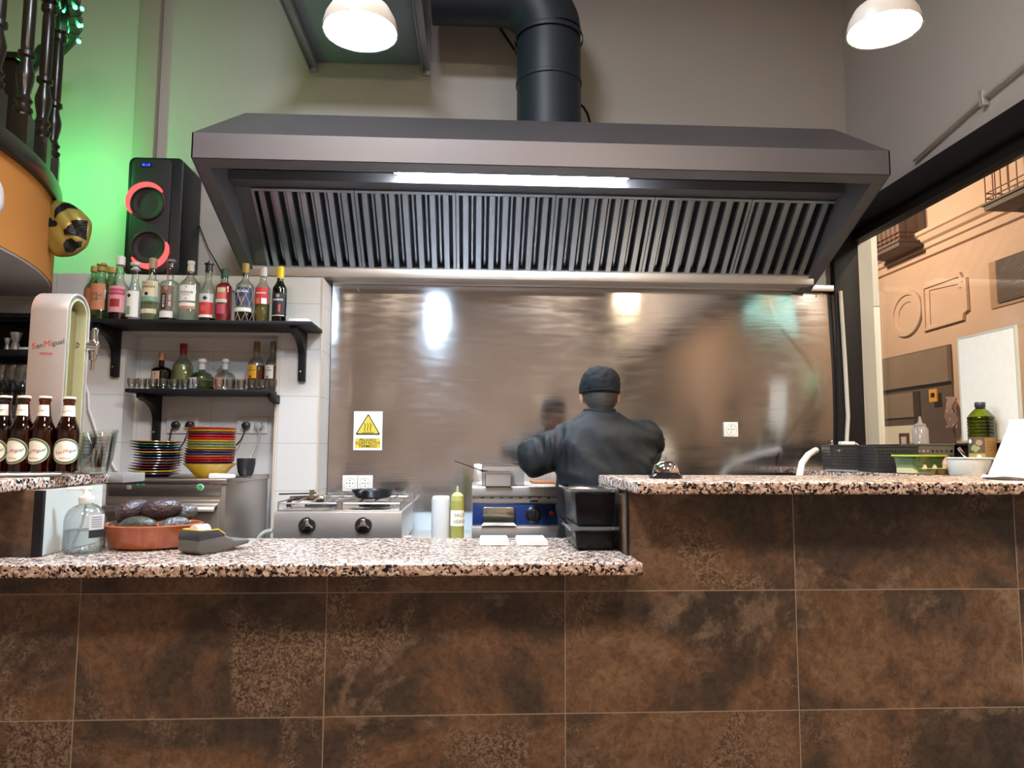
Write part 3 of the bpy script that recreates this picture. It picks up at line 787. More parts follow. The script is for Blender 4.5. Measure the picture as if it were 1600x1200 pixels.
def bottle(label, px, ytop, wpx, Y, zb, hs=0.60, hn=0.78, rnf=0.34, glass=G_CLEAR, liq=None, cap=None, labs=(), name='liquor_bottle', cat='bottle', sq=None, group=None, rz=0.0, H0=None, flat=1.0, prof=None):
    X = xY(px, Y, 480)
    Rr = wpx*Y/1121.0*0.5/1.04
    Hh = H0 or atY(px, ytop, Y).z-zb
    a = math.atan2(X, Y)
    o = thing(name, label, cat, (X, Y, zb), -a*0.0+rz, group)
    rn = Rr*rnf
    capH, capR, capM, style = cap
    Hg = Hh-capH*0.55
    pr = prof(Rr, Hg, rn) if prof else prof_bottle(Rr, Hg, hs*Hh/Hg, hn*Hh/Hg, rn)
    body = MB().lathe(pr, 28, Matrix.Diagonal((1, flat, 1, 1)), closed_ends=False).build('glass_body', glass, o)
    if liq:
        mat_, lev = liq
        MB().lathe(clip_prof(pr, lev*Hh), 28, Matrix.Diagonal((1, flat, 1, 1))).build('contents', mat_, o)
    c = MB(); z0 = Hh-capH; cr = rn*capR
    if style == 'screw': c.lathe([(cr, z0), (cr*1.02, z0+capH*0.1), (cr, z0+capH*0.95), (cr*0.9, Hh), (0, Hh)], 24)
    elif style == 'stopper': c.lathe([(rn*0.8, z0-0.01), (rn*0.8, z0+capH*0.35), (cr, z0+capH*0.40), (cr*1.03, z0+capH*0.92), (cr*0.9, Hh), (0, Hh)], 24)
    elif style == 'ball': c.lathe([(rn*1.05, z0-0.006), (rn*1.05, z0+capH*0.42), (rn*0.8, z0+capH*0.46), (cr, z0+capH*0.6), (cr*1.05, z0+capH*0.75), (cr*0.8, z0+capH*0.95), (0, Hh)], 24)
    elif style == 'double': c.lathe([(cr, z0), (cr, z0+capH*0.48), (cr*0.8, z0+capH*0.52), (cr*0.8, z0+capH*0.62), (cr*1.02, z0+capH*0.66), (cr, z0+capH*0.98), (0, Hh)], 24)
    elif style == 'mushroom': c.lathe([(rn*0.5, z0), (rn*1.4, z0+capH*0.05), (rn*0.5, z0+capH*0.5), (cr*1.2, z0+capH*0.65), (cr*1.25, Hh*1.0), (0, Hh)], 20)
    elif style == 'spout':
        c.lathe([(rn*1.15, z0-0.035), (rn*1.15, z0), (rn*1.5, z0+0.002), (rn*1.5, z0+0.007), (rn*0.4, z0+0.009), (rn*0.4, z0+0.02)], 20)
        MB().tube([(0, 0, z0+0.01), (0, 0, z0+capH*0.6), (0.004, 0, Hh)], 0.0028, 8).build('pour_spout', M_CHROME, o)
    c.build('cap', capM, o)
    for L_ in labs:
        kind = L_[0]
        if kind == 'p':
            _, z0f, z1f, ang, mt = L_[:5]; off = L_[5] if len(L_) > 5 else 0.0006; a0 = L_[6] if len(L_) > 6 else 0
            MB().patch(Rr, z0f*Hh, z1f*Hh, R(a0-ang), R(a0+ang), 10, off).build('label_patch' if off > 0.0008 else 'paper_label', mt, o)
        elif kind == 't':
            _, s, size, zf, mt = L_[:5]; a0 = L_[5] if len(L_) > 5 else 0; rot = L_[6] if len(L_) > 6 else 0
            tb = MB(); me = text_mesh(s, 0.012, 0, 'CENTER')
            V = []
            for v in me.vertices:
                x, z = v.co.x*size, v.co.y*size
                if rot: x, z = x*math.cos(rot)-z*math.sin(rot), x*math.sin(rot)+z*math.cos(rot)
                an = x/Rr+R(a0); V.append(((Rr+0.0019)*math.sin(an), -(Rr+0.0019)*math.cos(an), z+zf*Hh))
            tb._new(V, [tuple(p_.vertices) for p_ in me.polygons]); tb.build('lettering', mt, o, smooth=False)
        elif kind == 'd':   # diamond / dot
            _, rad, zf, mt, n = L_[:5]; a0 = L_[5] if len(L_) > 5 else 0
            V = [(0, 0)]+[(rad*math.cos(2*PI*i/n), rad*math.sin(2*PI*i/n)) for i in range(n)]
            V3 = [((Rr+0.0018)*math.sin(x/Rr+R(a0)), -(Rr+0.0018)*math.cos(x/Rr+R(a0)), z+zf*Hh) for x, z in V]
            b_ = MB(); b_._new(V3, [(0, i+1, (i+1) % n+1) for i in range(n)]); b_.build('printed_mark', mt, o, smooth=False)
        elif kind == 'net':
            b_ = MB(); n = 8
            for k in range(n):
                for sg in (1, -1):
                    pts = []
                    for i in range(14):
                        z = Hh*0.01+Hh*0.62*i/13; an = 2*PI*k/n+sg*(z/Hh)*2.6
                        pts.append(((Rr+0.0026)*math.cos(an), (Rr+0.0026)*math.sin(an), z))
                    b_.tube(pts, 0.0007, 4)
            b_.build('string_net', FL('net_thread', (0.62, 0.56, 0.48)), o)
    for ch in o.children:
        if ch.name.startswith(('lettering', 'printed_mark', 'label_patch')):
            pass
    return o
YB = 3.52
CORK = FL('cork_tan', (0.36, 0.24, 0.15)); GOLD = FL('gold_cap', (0.42, 0.28, 0.07), 0.3); CAPW = FL('cap_white', (0.72, 0.70, 0.66)); CAPG = FL('cap_grey', (0.16, 0.14, 0.14)); CAPK = FL('cap_black', (0.015, 0.015, 0.017), 0.3)
CAPGR = FL('cap_green', (0.015, 0.08, 0.05)); CAPY = FL('cap_yellow', (0.80, 0.58, 0.02)); CAPR = FL('cap_red', (0.30, 0.02, 0.02)); CAPS = FL('cap_silver', (0.60, 0.59, 0.58), 0.25); CAPC = FL('cap_copper', (0.50, 0.20, 0.10), 0.3)
GU = 'liquor bottles on the upper shelf'
bottle('green-tinted bottle with gold cap at the left end of the upper shelf, half hidden', 144, 416, 25, 3.62, zsu, cap=(0.03, 1.25, GOLD, 'screw'), glass=G_GREEN, labs=[('p', .15, .60, 60, ORL)], group=GU)
bottle('clear bottle with round brown stopper and an orange label with sideways writing', 156, 411, 29, YB, zsu, cap=(0.035, 1.25, GOLD, 'ball'), glass=G_GREEN, rnf=0.42, labs=[('p', .18, .62, 52, ORL), ('t', 'SIS', 0.035, .40, BRZ, -8, PI/2), ('t', 'TSI', 0.03, .40, BRZ, 22, PI/2)], group=GU)
bottle('bottle with gold and black cap standing behind the pink-labelled bottle', 172, 418, 24, 3.63, zsu, cap=(0.03, 1.3, GOLD, 'screw'), rnf=0.5, glass=G_GREEN, labs=[('p', .2, .55, 50, BRZ)], group=GU)
bottle('tall bottle with pink label, magenta band and dark red drink at the bottom', 185, 401, 29, 3.50, zsu, hs=.50, hn=.66, rnf=0.42, cap=(0.043, 1.08, CAPW, 'screw'), liq=(LIQ('berry', (0.35, 0.02, 0.05)), .115), labs=[('p', .12, .52, 58, PNK), ('p', .385, .475, 58, MAG, 0.0012), ('t', 'NARONIA', 0.0155, .43, PNK), ('p', .20, .32, 30, DRD, 0.0012)], group=GU)
bottle('slim bottle with silver mushroom stopper and white label with a black diamond', 209, 411, 22, 3.50, zsu, hs=.44, hn=.70, rnf=0.5, cap=(0.036, 1.2, CAPS, 'mushroom'), labs=[('p', .06, .50, 60, WHT), ('d', .011, .42, BLK, 4, -18), ('p', .10, .24, 18, TEAL, 0.0012, -20)], group=GU)
bottle('mezcal bottle with cream label, green rays and tan cork', 236, 404, 29, YB, zsu, hs=.56, hn=.70, rnf=0.38, cap=(0.050, 1.1, CORK, 'screw'), liq=(LIQ('pale', (0.80, 0.80, 0.66)), .30), labs=[('p', .31, .62, 58, CRM), ('p', .31, .38, 58, TEAL, 0.0012), ('p', .12, .19, 55, CRM), ('t', 'MEZCAL', 0.012, .585, ORL), ('t', 'UNIÓN', 0.018, .53, BLK), ('d', .009, .42, BLK, 10, -8)], group=GU)
bottle('square-shouldered bottle with wide grey cap and bronze arch label', 264, 406, 28, YB, zsu, hs=.62, hn=.68, rnf=0.36, cap=(0.022, 1.6, CAPG, 'stopper'), liq=(LIQ('cognac', (0.12, 0.07, 0.04)), .06), labs=[('p', .18, .56, 48, BRZ), ('p', .06, .16, 46, WHT), ('p', .19, .44, 16, BLK, 0.0012, -14), ('t', 'SIGNUM', 0.016, .315, PRW, -14, -PI/2), ('t', 'OLD 1882', 0.013, .33, PRW, 24, -PI/2), ('d', .010, .52, ORL, 12, 0)], group=GU)
bottle('clear vodka bottle with white double cap and round-cornered white label', 296, 408, 32, YB, zsu, hs=.60, hn=.76, rnf=0.33, cap=(0.052, 1.05, CAPW, 'double'), labs=[('p', .33, .58, 50, WHT), ('p', .21, .30, 50, WHT), ('p', .205, .245, 50, ORL, 0.0012), ('t', 'KYTHOR', 0.0155, .46, BLK), ('t', 'Premium', 0.010, .425, GRY), ('d', .004, .55, GRY, 8, 0), ('d', .004, .36, GRY, 8, 0)], group=GU)
bottle('syrup bottle with metal pour spout, black diamond and red fruit label', 324, 403, 25, YB, zsu, hs=.44, hn=.66, rnf=0.40, cap=(0.036, 1.0, CAPK, 'spout'), liq=(LIQ('syrup', (0.05, 0.02, 0.02)), .07), labs=[('p', .07, .43, 60, SIL), ('p', .075, .30, 60, RED, 0.0012), ('d', .012, .36, BLK, 4, 0), ('d', .016, .21, FL('label_salmon', (0.66, 0.22, 0.14)), 7, -12), ('p', .07, .11, 55, WHT, 0.0014)], group=GU)
bottle('red liqueur bottle with dark green cap', 349, 421, 26, YB, zsu, hs=.66, hn=.76, rnf=0.42, cap=(0.044, 1.05, CAPGR, 'screw'), liq=(GLASS('liquid_red', (0.70, 0.03, 0.06), 0.3, body=.5, bodycol=(.45, .01, .03)), .735), labs=[('p', .40, .64, 34, FL('label_melon', (0.55, 0.10, 0.08))), ('p', .55, .63, 26, FL('label_leaf', (0.45, 0.45, 0.28)), 0.0012), ('p', .36, .42, 40, FL('label_mint', (0.45, 0.56, 0.46)), 0.0013), ('p', .15, .33, 30, FL('print_rose', (0.40, 0.05, 0.08)))], group=GU)
bottle('netted rum bottle with dark blue label and gold cap', 382, 412, 30, YB, zsu, hs=.60, hn=.74, rnf=0.34, cap=(0.046, 1.1, GOLD, 'screw'), liq=(LIQ('rum', (0.16, 0.03, 0.02)), .17), labs=[('p', .27, .58, 62, NAV), ('p', .18, .24, 60, WHT), ('t', 'BRUGAL', 0.0165, .51, PRW), ('d', .014, .38, BRZ, 10, 0), ('net',)], group=GU)
bottle('vodka bottle with silver cap and red label, yellowish drink inside', 410, 418, 24, YB, zsu, hs=.60, hn=.76, rnf=0.44, cap=(0.046, 1.1, CAPS, 'screw'), liq=(LIQ('straw', (0.72, 0.64, 0.34)), .34), labs=[('p', .33, .62, 58, RED), ('p', .33, .43, 20, WHT, 0.0012, 26), ('t', 'SMIRNOFF', 0.0105, .52, PRW), ('p', .335, .43, 12, CAPC, 0.0012, -20)], group=GU)
bottle('dark wine bottle with yellow capsule and black label', 436.5, 417, 23, YB, zsu, hs=.60, hn=.76, rnf=0.44, glass=G_DGREEN, cap=(0.060, 1.12, CAPY, 'screw'), liq=(LIQ('dark_wine', (0.10, 0.09, 0.03)), .60), labs=[('p', .13, .52, 60, BLK), ('t', 'ROMETE', 0.0125, .40, PRW), ('p', .19, .32, 8, RED, 0.0012, 14), ('p', .125, .135, 58, PRW, 0.0012), ('d', .009, .47, GRY, 10, 0)], group=GU)
tag(MB().box(xY(449, 3.5), xY(480, 3.5), 3.48, 3.56, zsu+0.0005, zsu+0.022).build('small_box', M_WHITE, bevel=0.003), 'small white box at the right end of the upper shelf', 'box')
# lower shelf
YL = 3.70
GL = 'tequila and liqueur bottles in the niche'
def dome(Rr, Hg, rn):
    p = [(0, 0), (Rr*0.9, 0), (Rr, Rr*0.15), (Rr, Hg*0.36)]
    for i in range(1, 10):
        a = PI/2*i/10; p.append((rn+(Rr-rn)*math.cos(a), Hg*(0.36+0.34*math.sin(a))))
    p += [(rn, Hg*0.72), (rn, Hg*0.98)]; return p
def round_sh(Rr, Hg, rn):
    p = [(0, 0), (Rr*0.9, 0), (Rr, Rr*0.15), (Rr, Hg*0.58)]
    for i in range(1, 8):
        a = PI/2*i/8; p.append((rn+(Rr-rn)*math.cos(a), Hg*(0.58+0.12*math.sin(a))))
    p += [(rn, Hg*0.73), (rn, Hg*0.98)]; return p
bottle('squat dark brown liqueur bottle with copper cap on the lower shelf', 257, 551, 31, YL, zsl, glass=G_DBROWN, cap=(0.040, 1.1, CAPC, 'screw'), rnf=.28, prof=round_sh, flat=.7, liq=(LIQ('brown', (0.08, 0.03, 0.02)), .45), labs=[('p', .12, .50, 26, FL('label_peach', (0.62, 0.42, 0.32)), 0.0006, -12), ('d', .006, .42, CAPC, 4, -12)], group=GL)
bottle('tall flask of cloudy yellow-green drink with red and white cap', 290, 537, 31, 3.72, zsl, hs=.52, hn=.74, rnf=.32, cap=(0.054, 1.08, CAPR, 'screw'), liq=(GLASS('liquid_cloudy', (0.62, 0.62, 0.30), 0.3, body=0.55, bodycol=(0.40, 0.42, 0.16)), .54), labs=[], group=GL)
bottle('round green-tinted tequila decanter with silver ball stopper', 320, 560, 38, 3.66, zsl, cap=(0.052, 1.35, CAPS, 'ball'), rnf=.26, prof=dome, glass=GLASS('olive_glass', (0.50, 0.62, 0.42), 1.2), liq=(LIQ('olive', (0.66, 0.72, 0.42)), .30), labs=[('p', .05, .38, 26, SIL, 0.0006, -28)], group=GL)
bottle('round clear tequila decanter with silver ball stopper, behind shot glasses', 356, 560, 35, YL, zsl, cap=(0.052, 1.35, CAPS, 'ball'), rnf=.26, prof=dome, labs=[('p', .10, .40, 26, FL('label_coral', (0.60, 0.26, 0.18)), 0.0006, -20)], group=GL)
bottle('amber tequila bottle with arched yellow label', 404, 534, 26, YL, zsl, hs=.55, hn=.72, rnf=.36, cap=(0.056, 1.1, FL('cap_bronze', (0.22, 0.13, 0.05), 0.3), 'screw'), liq=(LIQ('amber', (0.85, 0.40, 0.10)), .52), labs=[('p', .26, .52, 36, YEL, 0.0006, -18), ('t', 'Cuervo', 0.0125, .42, BLK, -18), ('t', 'José', 0.009, .475, BLK, -18), ('d', .007, .29, DRD, 12, -26)], group=GL)
bottle('clear tequila bottle with arched white label and silver cap', 429, 534, 22, YL, zsl, hs=.55, hn=.72, rnf=.38, cap=(0.056, 1.1, FL('cap_pewter', (0.26, 0.22, 0.20), 0.3), 'screw'), liq=(LIQ('clear_drink', (0.86, 0.88, 0.90)), .5), labs=[('p', .26, .52, 40, WHT, 0.0006, -18), ('t', 'Cuervo', 0.0115, .42, BLK, -18), ('t', 'José', 0.008, .475, BLK, -18), ('d', .006, .29, DRD, 12, -26)], group=GL)
# shot glasses
def shot():
    o = MB(); r, h = 0.0225, 0.052
    o.lathe([(0, 0), (r*0.72, 0), (r*0.76, 0.004), (r*0.80, 0.012), (r*0.98, h*0.62), (r*0.94, h*0.8), (r*1.0, h), (r*0.93, h), (r*0.88, h*0.8), (r*0.9, h*0.62), (r*0.70, 0.014), (0, 0.012)], 16, closed_ends=False)
    return o
SG = GLASS('shot_glass_glass', (0.93, 0.94, 0.94), 2.0, edge=(0.62, 0.63, 0.64))
proto = None
GS = 'shot glasses along the lower shelf'
row1 = [206, 222, 239, 256, 273, 290, 307] + [343, 360, 377, 394, 411, 426]
row2 = [214, 231, 248, 265, 282, 299] + [369, 386, 403]
for k, (row, Y) in enumerate(((row1, 3.578), (row2, 3.630))):
    for i, px in enumerate(row):
        if proto is None:
            proto = shot().build('shot_glass', SG); o = proto
            tag(o, 'x', 'glass', GS)
        else: o = proto.copy(); C.objects.link(o)
        o.location = (xY(px, Y, 600), Y, zsl)
        od = ['first', 'second', 'third', 'fourth', 'fifth', 'sixth', 'seventh', 'eighth', 'ninth', 'tenth', 'eleventh', 'twelfth', 'thirteenth'][i]
        o['label'] = 'clear shot glass, %s from the left in the %s row on the lower shelf' % (od, 'front' if k == 0 else 'rear')

# jigger cups and glasses in the black cabinet
def jigger(px, y0, y1, wpx, Y, label, zb_):
    h = (y1-y0)*Y/1121; r = wpx*Y/1121/2
    return tag(MB().lathe([(r*0.9, 0), (r*0.55, h*0.44), (r*0.45, h*0.5), (r*0.6, h*0.56), (r, h), (r*0.94, h), (r*0.5, h*0.58), (0, h*0.55)], 20).build('jigger', M_STEEL, loc=(xY(px, Y), Y, zb_)), label, 'measuring cup')
zkb = zk0+0.0305
jigger(20, 519, 547, 17, 3.46, 'larger steel cocktail jigger in the black cabinet at the left', zkb)
jigger(7, 528, 547, 9, 3.45, 'smaller steel cocktail jigger at the left edge, beside the larger one', zkb)
tag(MB().box(xY(27, 3.45), xY(45, 3.45), 3.44, 3.52, zkb, zkb+0.016).build('small_tray', M_WHITE, bevel=0.003), 'small pale tray beside the steel jiggers in the black cabinet', 'tray')
def wineglass():
    r, h = 0.040, 0.19
    return MB().lathe([(r*0.8, 0), (0.004, 0.006), (0.0035, h*0.34), (r*0.5, h*0.40), (r, h*0.62), (r*0.86, h), (r*0.83, h), (r*0.96, h*0.62), (r*0.45, h*0.42), (0, h*0.38)], 20, closed_ends=False)
wg = None
for i, (px, Y) in enumerate(((4, 3.46), (20, 3.46), (36, 3.46), (12, 3.56), (28, 3.56), (44, 3.56))):
    if wg is None: wg = wineglass().build('wine_glass', SG); o = wg
    else: o = wg.copy(); C.objects.link(o)
    o.location = (xY(px, Y), Y, zgl)
    lb = 'stemmed glass, %s from the left in the %s row below the black cabinet' % (['first', 'second', 'third'][i % 3], 'front' if Y < 3.5 else 'rear')
    tag(o, lb, 'glass', 'stemmed glasses below the black cabinet')

# ================================================================== speaker
zsp = zled
yS = 3.80
xa, xb = xY(197, 3.69, 330), xY(284, 3.69, 330)
zt = zY(247, 3.70, 240)
spk = thing('party_speaker', 'tall black party speaker with two red glowing rings above the bottles', 'speaker', ((xa+xb)/2, 3.69, zsp))
ws, hsq = (xb-xa), zt-zsp
def rrect(w_, h_, r_, n=5, cx=0, cz=0):
    out = []
    for (sx_, sz_, a0) in ((1, 1, 0), (-1, 1, 90), (-1, -1, 180), (1, -1, 270)):
        for i in range(n+1):
            a = R(a0+90*i/n); out.append((cx+sx_*(w_/2-r_)+r_*math.cos(a), cz+sz_*(h_/2-r_)+r_*math.sin(a)))
    return out
MB().prism(rrect(ws, hsq, 0.035, cz=hsq/2), 0.0, 0.245, 'y').build('cabinet', P('speaker_black', (0.010, 0.011, 0.015), 0.4, spec=.3), spk, bevel=0.006)
MB().prism(rrect(ws*0.72, hsq*0.96, 0.03, cx=-ws*0.06, cz=hsq/2), -0.010, 0.004, 'y').build('grille', P('speaker_grille', (0.012, 0.008, 0.012), 0.6), spk, bevel=0.004)
for k, (cpx, cpy, a0, a1) in enumerate(((231, 318, 40, 215), (232, 387, 215, 378))):
    c = atY(cpx, cpy, 3.68); cx, cz = c.x-spk.location.x, c.z-spk.location.z
    rr_ = 0.092
    dr = MB().lathe([(0.0, 0.004), (rr_*0.35, 0.0), (rr_*0.8, -0.008), (rr_*0.86, -0.016), (rr_*0.92, -0.016), (rr_*0.95, -0.006)], 36, T((cx, -0.006, cz)) @ RX(PI/2) @ Matrix.Scale(-1, 4, (0, 0, 1)), closed_ends=False).build('woofer', P('woofer_cone', (0.02, 0.008, 0.014), 0.5), spk)
    MB().tube([(cx+rr_*0.94*math.cos(2*PI*i/40), -0.018, cz+rr_*0.94*math.sin(2*PI*i/40)) for i in range(40)], 0.0022, 6, closed=True).build('ring_trim', P('ring_trim', (0.10, 0.02, 0.04), 0.4), dr)
    n = 26; seg_ = MB(); V = []; Fc = []
    for i in range(n+1):
        t_ = i/n; a = R(a0+(a1-a0)*t_); wd = 0.004+0.017*math.sin(PI*min(1, max(0, t_)))**0.6
        for q in (rr_*1.0-wd*0.35, rr_*1.0+wd): V.append((cx+q*math.cos(a), -0.0215, cz+q*math.sin(a)))
    for i in range(n): Fc.append((2*i, 2*i+1, 2*i+3, 2*i+2))
    V2 = [(x, -0.012, z) for x, y, z in V]; m_ = len(V)
    seg_._new(V+V2, Fc+[tuple(m_+i for i in f[::-1]) for f in Fc]+[(2*i, 2*i+2, m_+2*i+2, m_+2*i) for i in range(n)]+[(2*i+1, m_+2*i+1, m_+2*i+3, 2*i+3) for i in range(n)])
    seg_.build('light_ring', EMIT('red_ring_glow', (1.0, 0.06, 0.06), 3.2), spk, smooth=False)
c = atY(229, 258, 3.68)
MB().box(c.x-spk.location.x-0.026, c.x-spk.location.x+0.026, -0.013, -0.006, c.z-zsp-0.010, c.z-zsp+0.010).build('display', P('display_black', (0.004, 0.004, 0.02), 0.2), spk)
MB().text('BLUE', 0.019, T((c.x-spk.location.x, -0.0135, c.z-zsp))).build('display_text', EMIT('blue_digits', (0.03, 0.08, 1.0), 5), spk, smooth=False)
# speaker lead
lead = [(281, 249, 3.80), (286, 262, 3.90), (291, 290, 3.93), (298, 320, 3.93), (311, 352, 3.93), (325, 388, 3.93), (338, 410, 3.92), (350, 425, 3.80)]
lp = [atY(a, b, y_) for a, b, y_ in lead]
lp = lp[:-1]+[Vector((lp[-1].x, 3.84, zled+0.004)), Vector((lp[-1].x+0.03, 3.72, zled+0.004)), Vector((lp[-1].x+0.05, YT-0.006, zled-0.01)), Vector((lp[-1].x+0.20, YT-0.006, zsu+0.03))]
tag(MB().tube(lp, 0.0032, 6).build('speaker_cable', M_BLACK), 'thin black cable running down the wall from the speaker behind the bottles', 'cable')

# ================================================================== curved balcony
bc = Vector((-3.64, 2.62, 0)); br = 1.83
zf0, zf1 = 2.00, 2.42
zf0 = 1.96; zf1 = 2.33
def arc(r_, a0, a1, n): return [(bc.x+r_*math.cos(R(a0+(a1-a0)*i/n)), bc.y+r_*math.sin(R(a0+(a1-a0)*i/n))) for i in range(n+1)]
outer = [p_ for p_ in arc(br, -100, 34.9, 60)]
ye = min(3.90, outer[-1][1])
mez = thing('balcony', 'curved mezzanine balcony with orange fascia and black turned balustrade, upper left', 'balcony', (bc.x, bc.y, zf0))
B0 = mez.location
def BB(mb, name, mat, parent=None, **k):
    bmesh.ops.translate(mb.bm, verts=mb.bm.verts, vec=-B0); return mb.build(name, mat, parent or mez, **k)
BB(MB().prism(outer+[(-4.18, outer[-1][1]), (-4.18, outer[0][1])], zf0+0.01, zf1, 'z'), 'fascia', plaster('balcony_orange', (0.62, 0.25, 0.05), 0.06), angle=30)
BB(MB().prism([(bc.x+(p_[0]-bc.x)*0.997, bc.y+(p_[1]-bc.y)*0.997) for p_ in outer]+[(-4.18, outer[-1][1]), (-4.18, outer[0][1])], zf0, zf0+0.01, 'z'), 'underside', plaster('underside_plaster', (0.55, 0.52, 0.50), 0.05), angle=30)
M_WOOD = P('black_lacquered_wood', (0.018, 0.014, 0.010), 0.28)
edge = arc(br+0.02, -100, 34, 60); edgi = arc(br-0.08, -100, 34, 60)
BB(MB().prism(edge+edgi[::-1], zf1, zf1+0.085, 'z'), 'edge_trim', M_WOOD, angle=30, bevel=0.006)
zb0 = zf1+0.085; zrail = 3.32
BB(MB().tube([(x, y, zrail) for x, y in arc(br+0.01, -100, 31, 60)]+[(bc.x+(br-0.0)*math.cos(R(33)), bc.y+(br-0.0)*math.sin(R(33)), zrail-0.02), (bc.x+(br-0.04)*math.cos(R(34.5)), bc.y+(br-0.04)*math.sin(R(34.5)), zrail-0.07)], 0.042, 14), 'handrail', M_WOOD)
hB = zrail-zb0-0.03
def bal_prof(h, r):
    P_ = [(1.0, 0.0), (1.0, .17), (.8, .175), (1.0, .185), (1.05, .20), (.75, .21), (.75, .225), (1.0, .24), (.8, .25), (.62, .27), (.95, .34), (.98, .37), (.6, .43), (.6, .445), (.95, .455), (.95, .475), (.62, .485), (.70, .50), (.72, .80), (.6, .82), (.95, .835), (.95, .86), (.6, .87), (1.0, .885), (1.0, 1.0)]
    return [(r*a, h*b) for a, b in P_]
for i, th in enumerate((-18, -11, -4, 3, 10, 17, 25)):
    x, y = bc.x+(br-0.03)*math.cos(R(th)), bc.y+(br-0.03)*math.sin(R(th))
    b_ = MB().lathe(bal_prof(hB, 0.034), 16).box(-0.034, 0.034, -0.034, 0.034, 0, hB*0.16).box(-0.032, 0.032, -0.032, 0.032, hB*0.88, hB).build('baluster', M_WOOD, mez, bevel=0)
    b_.location = Vector((x, y, zb0))-B0; b_.rotation_euler = (0, 0, R(th))
# newel post with cap and lower sloping rail behind
nwx, nwy = xY(10, 3.3, 200), 3.3
zn_top = zY(100, 3.3, 10)
BB(MB().box(nwx-0.045, nwx+0.045, nwy-0.045, nwy+0.045, zf1, zn_top).box(nwx-0.062, nwx+0.062, nwy-0.062, nwy+0.062, zn_top, zn_top+0.03), 'newel_post', M_WOOD, bevel=0.006)
r0, r1 = Vector((nwx+0.03, nwy+0.02, zn_top-0.06)), atY(68, 78, 3.50)
BB(MB().tube([r0, r0.lerp(r1, 0.5)+Vector((0, 0, -0.01)), r1], 0.030, 10), 'stair_rail', M_WOOD)
# green lights twisted round the handrail
G_LED = EMIT('green_led_glow', (0.05, 1.0, 0.30), 16)
ls = thing('string_lights', 'green LED string lights wound around the balcony handrail', 'string lights', (bc.x, bc.y, zrail))
wires = []
k_ = 0
for i in range(80):
    t_ = i/79; th = 12+21*t_; wa = t_*2*PI*8
    rr_ = br+0.01+0.047*math.cos(wa)
    p_ = Vector((bc.x+rr_*math.cos(R(th)), bc.y+rr_*math.sin(R(th)), zrail+0.047*math.sin(wa))); wires.append(p_-ls.location)
MB().tube(wires, 0.002, 5).build('wire', M_BLACK, ls)
for i in range(2, 80, 4):
    MB().sphere(wires[i]*1.0, 0.0105, u=8, v=6).build('led', G_LED, ls)
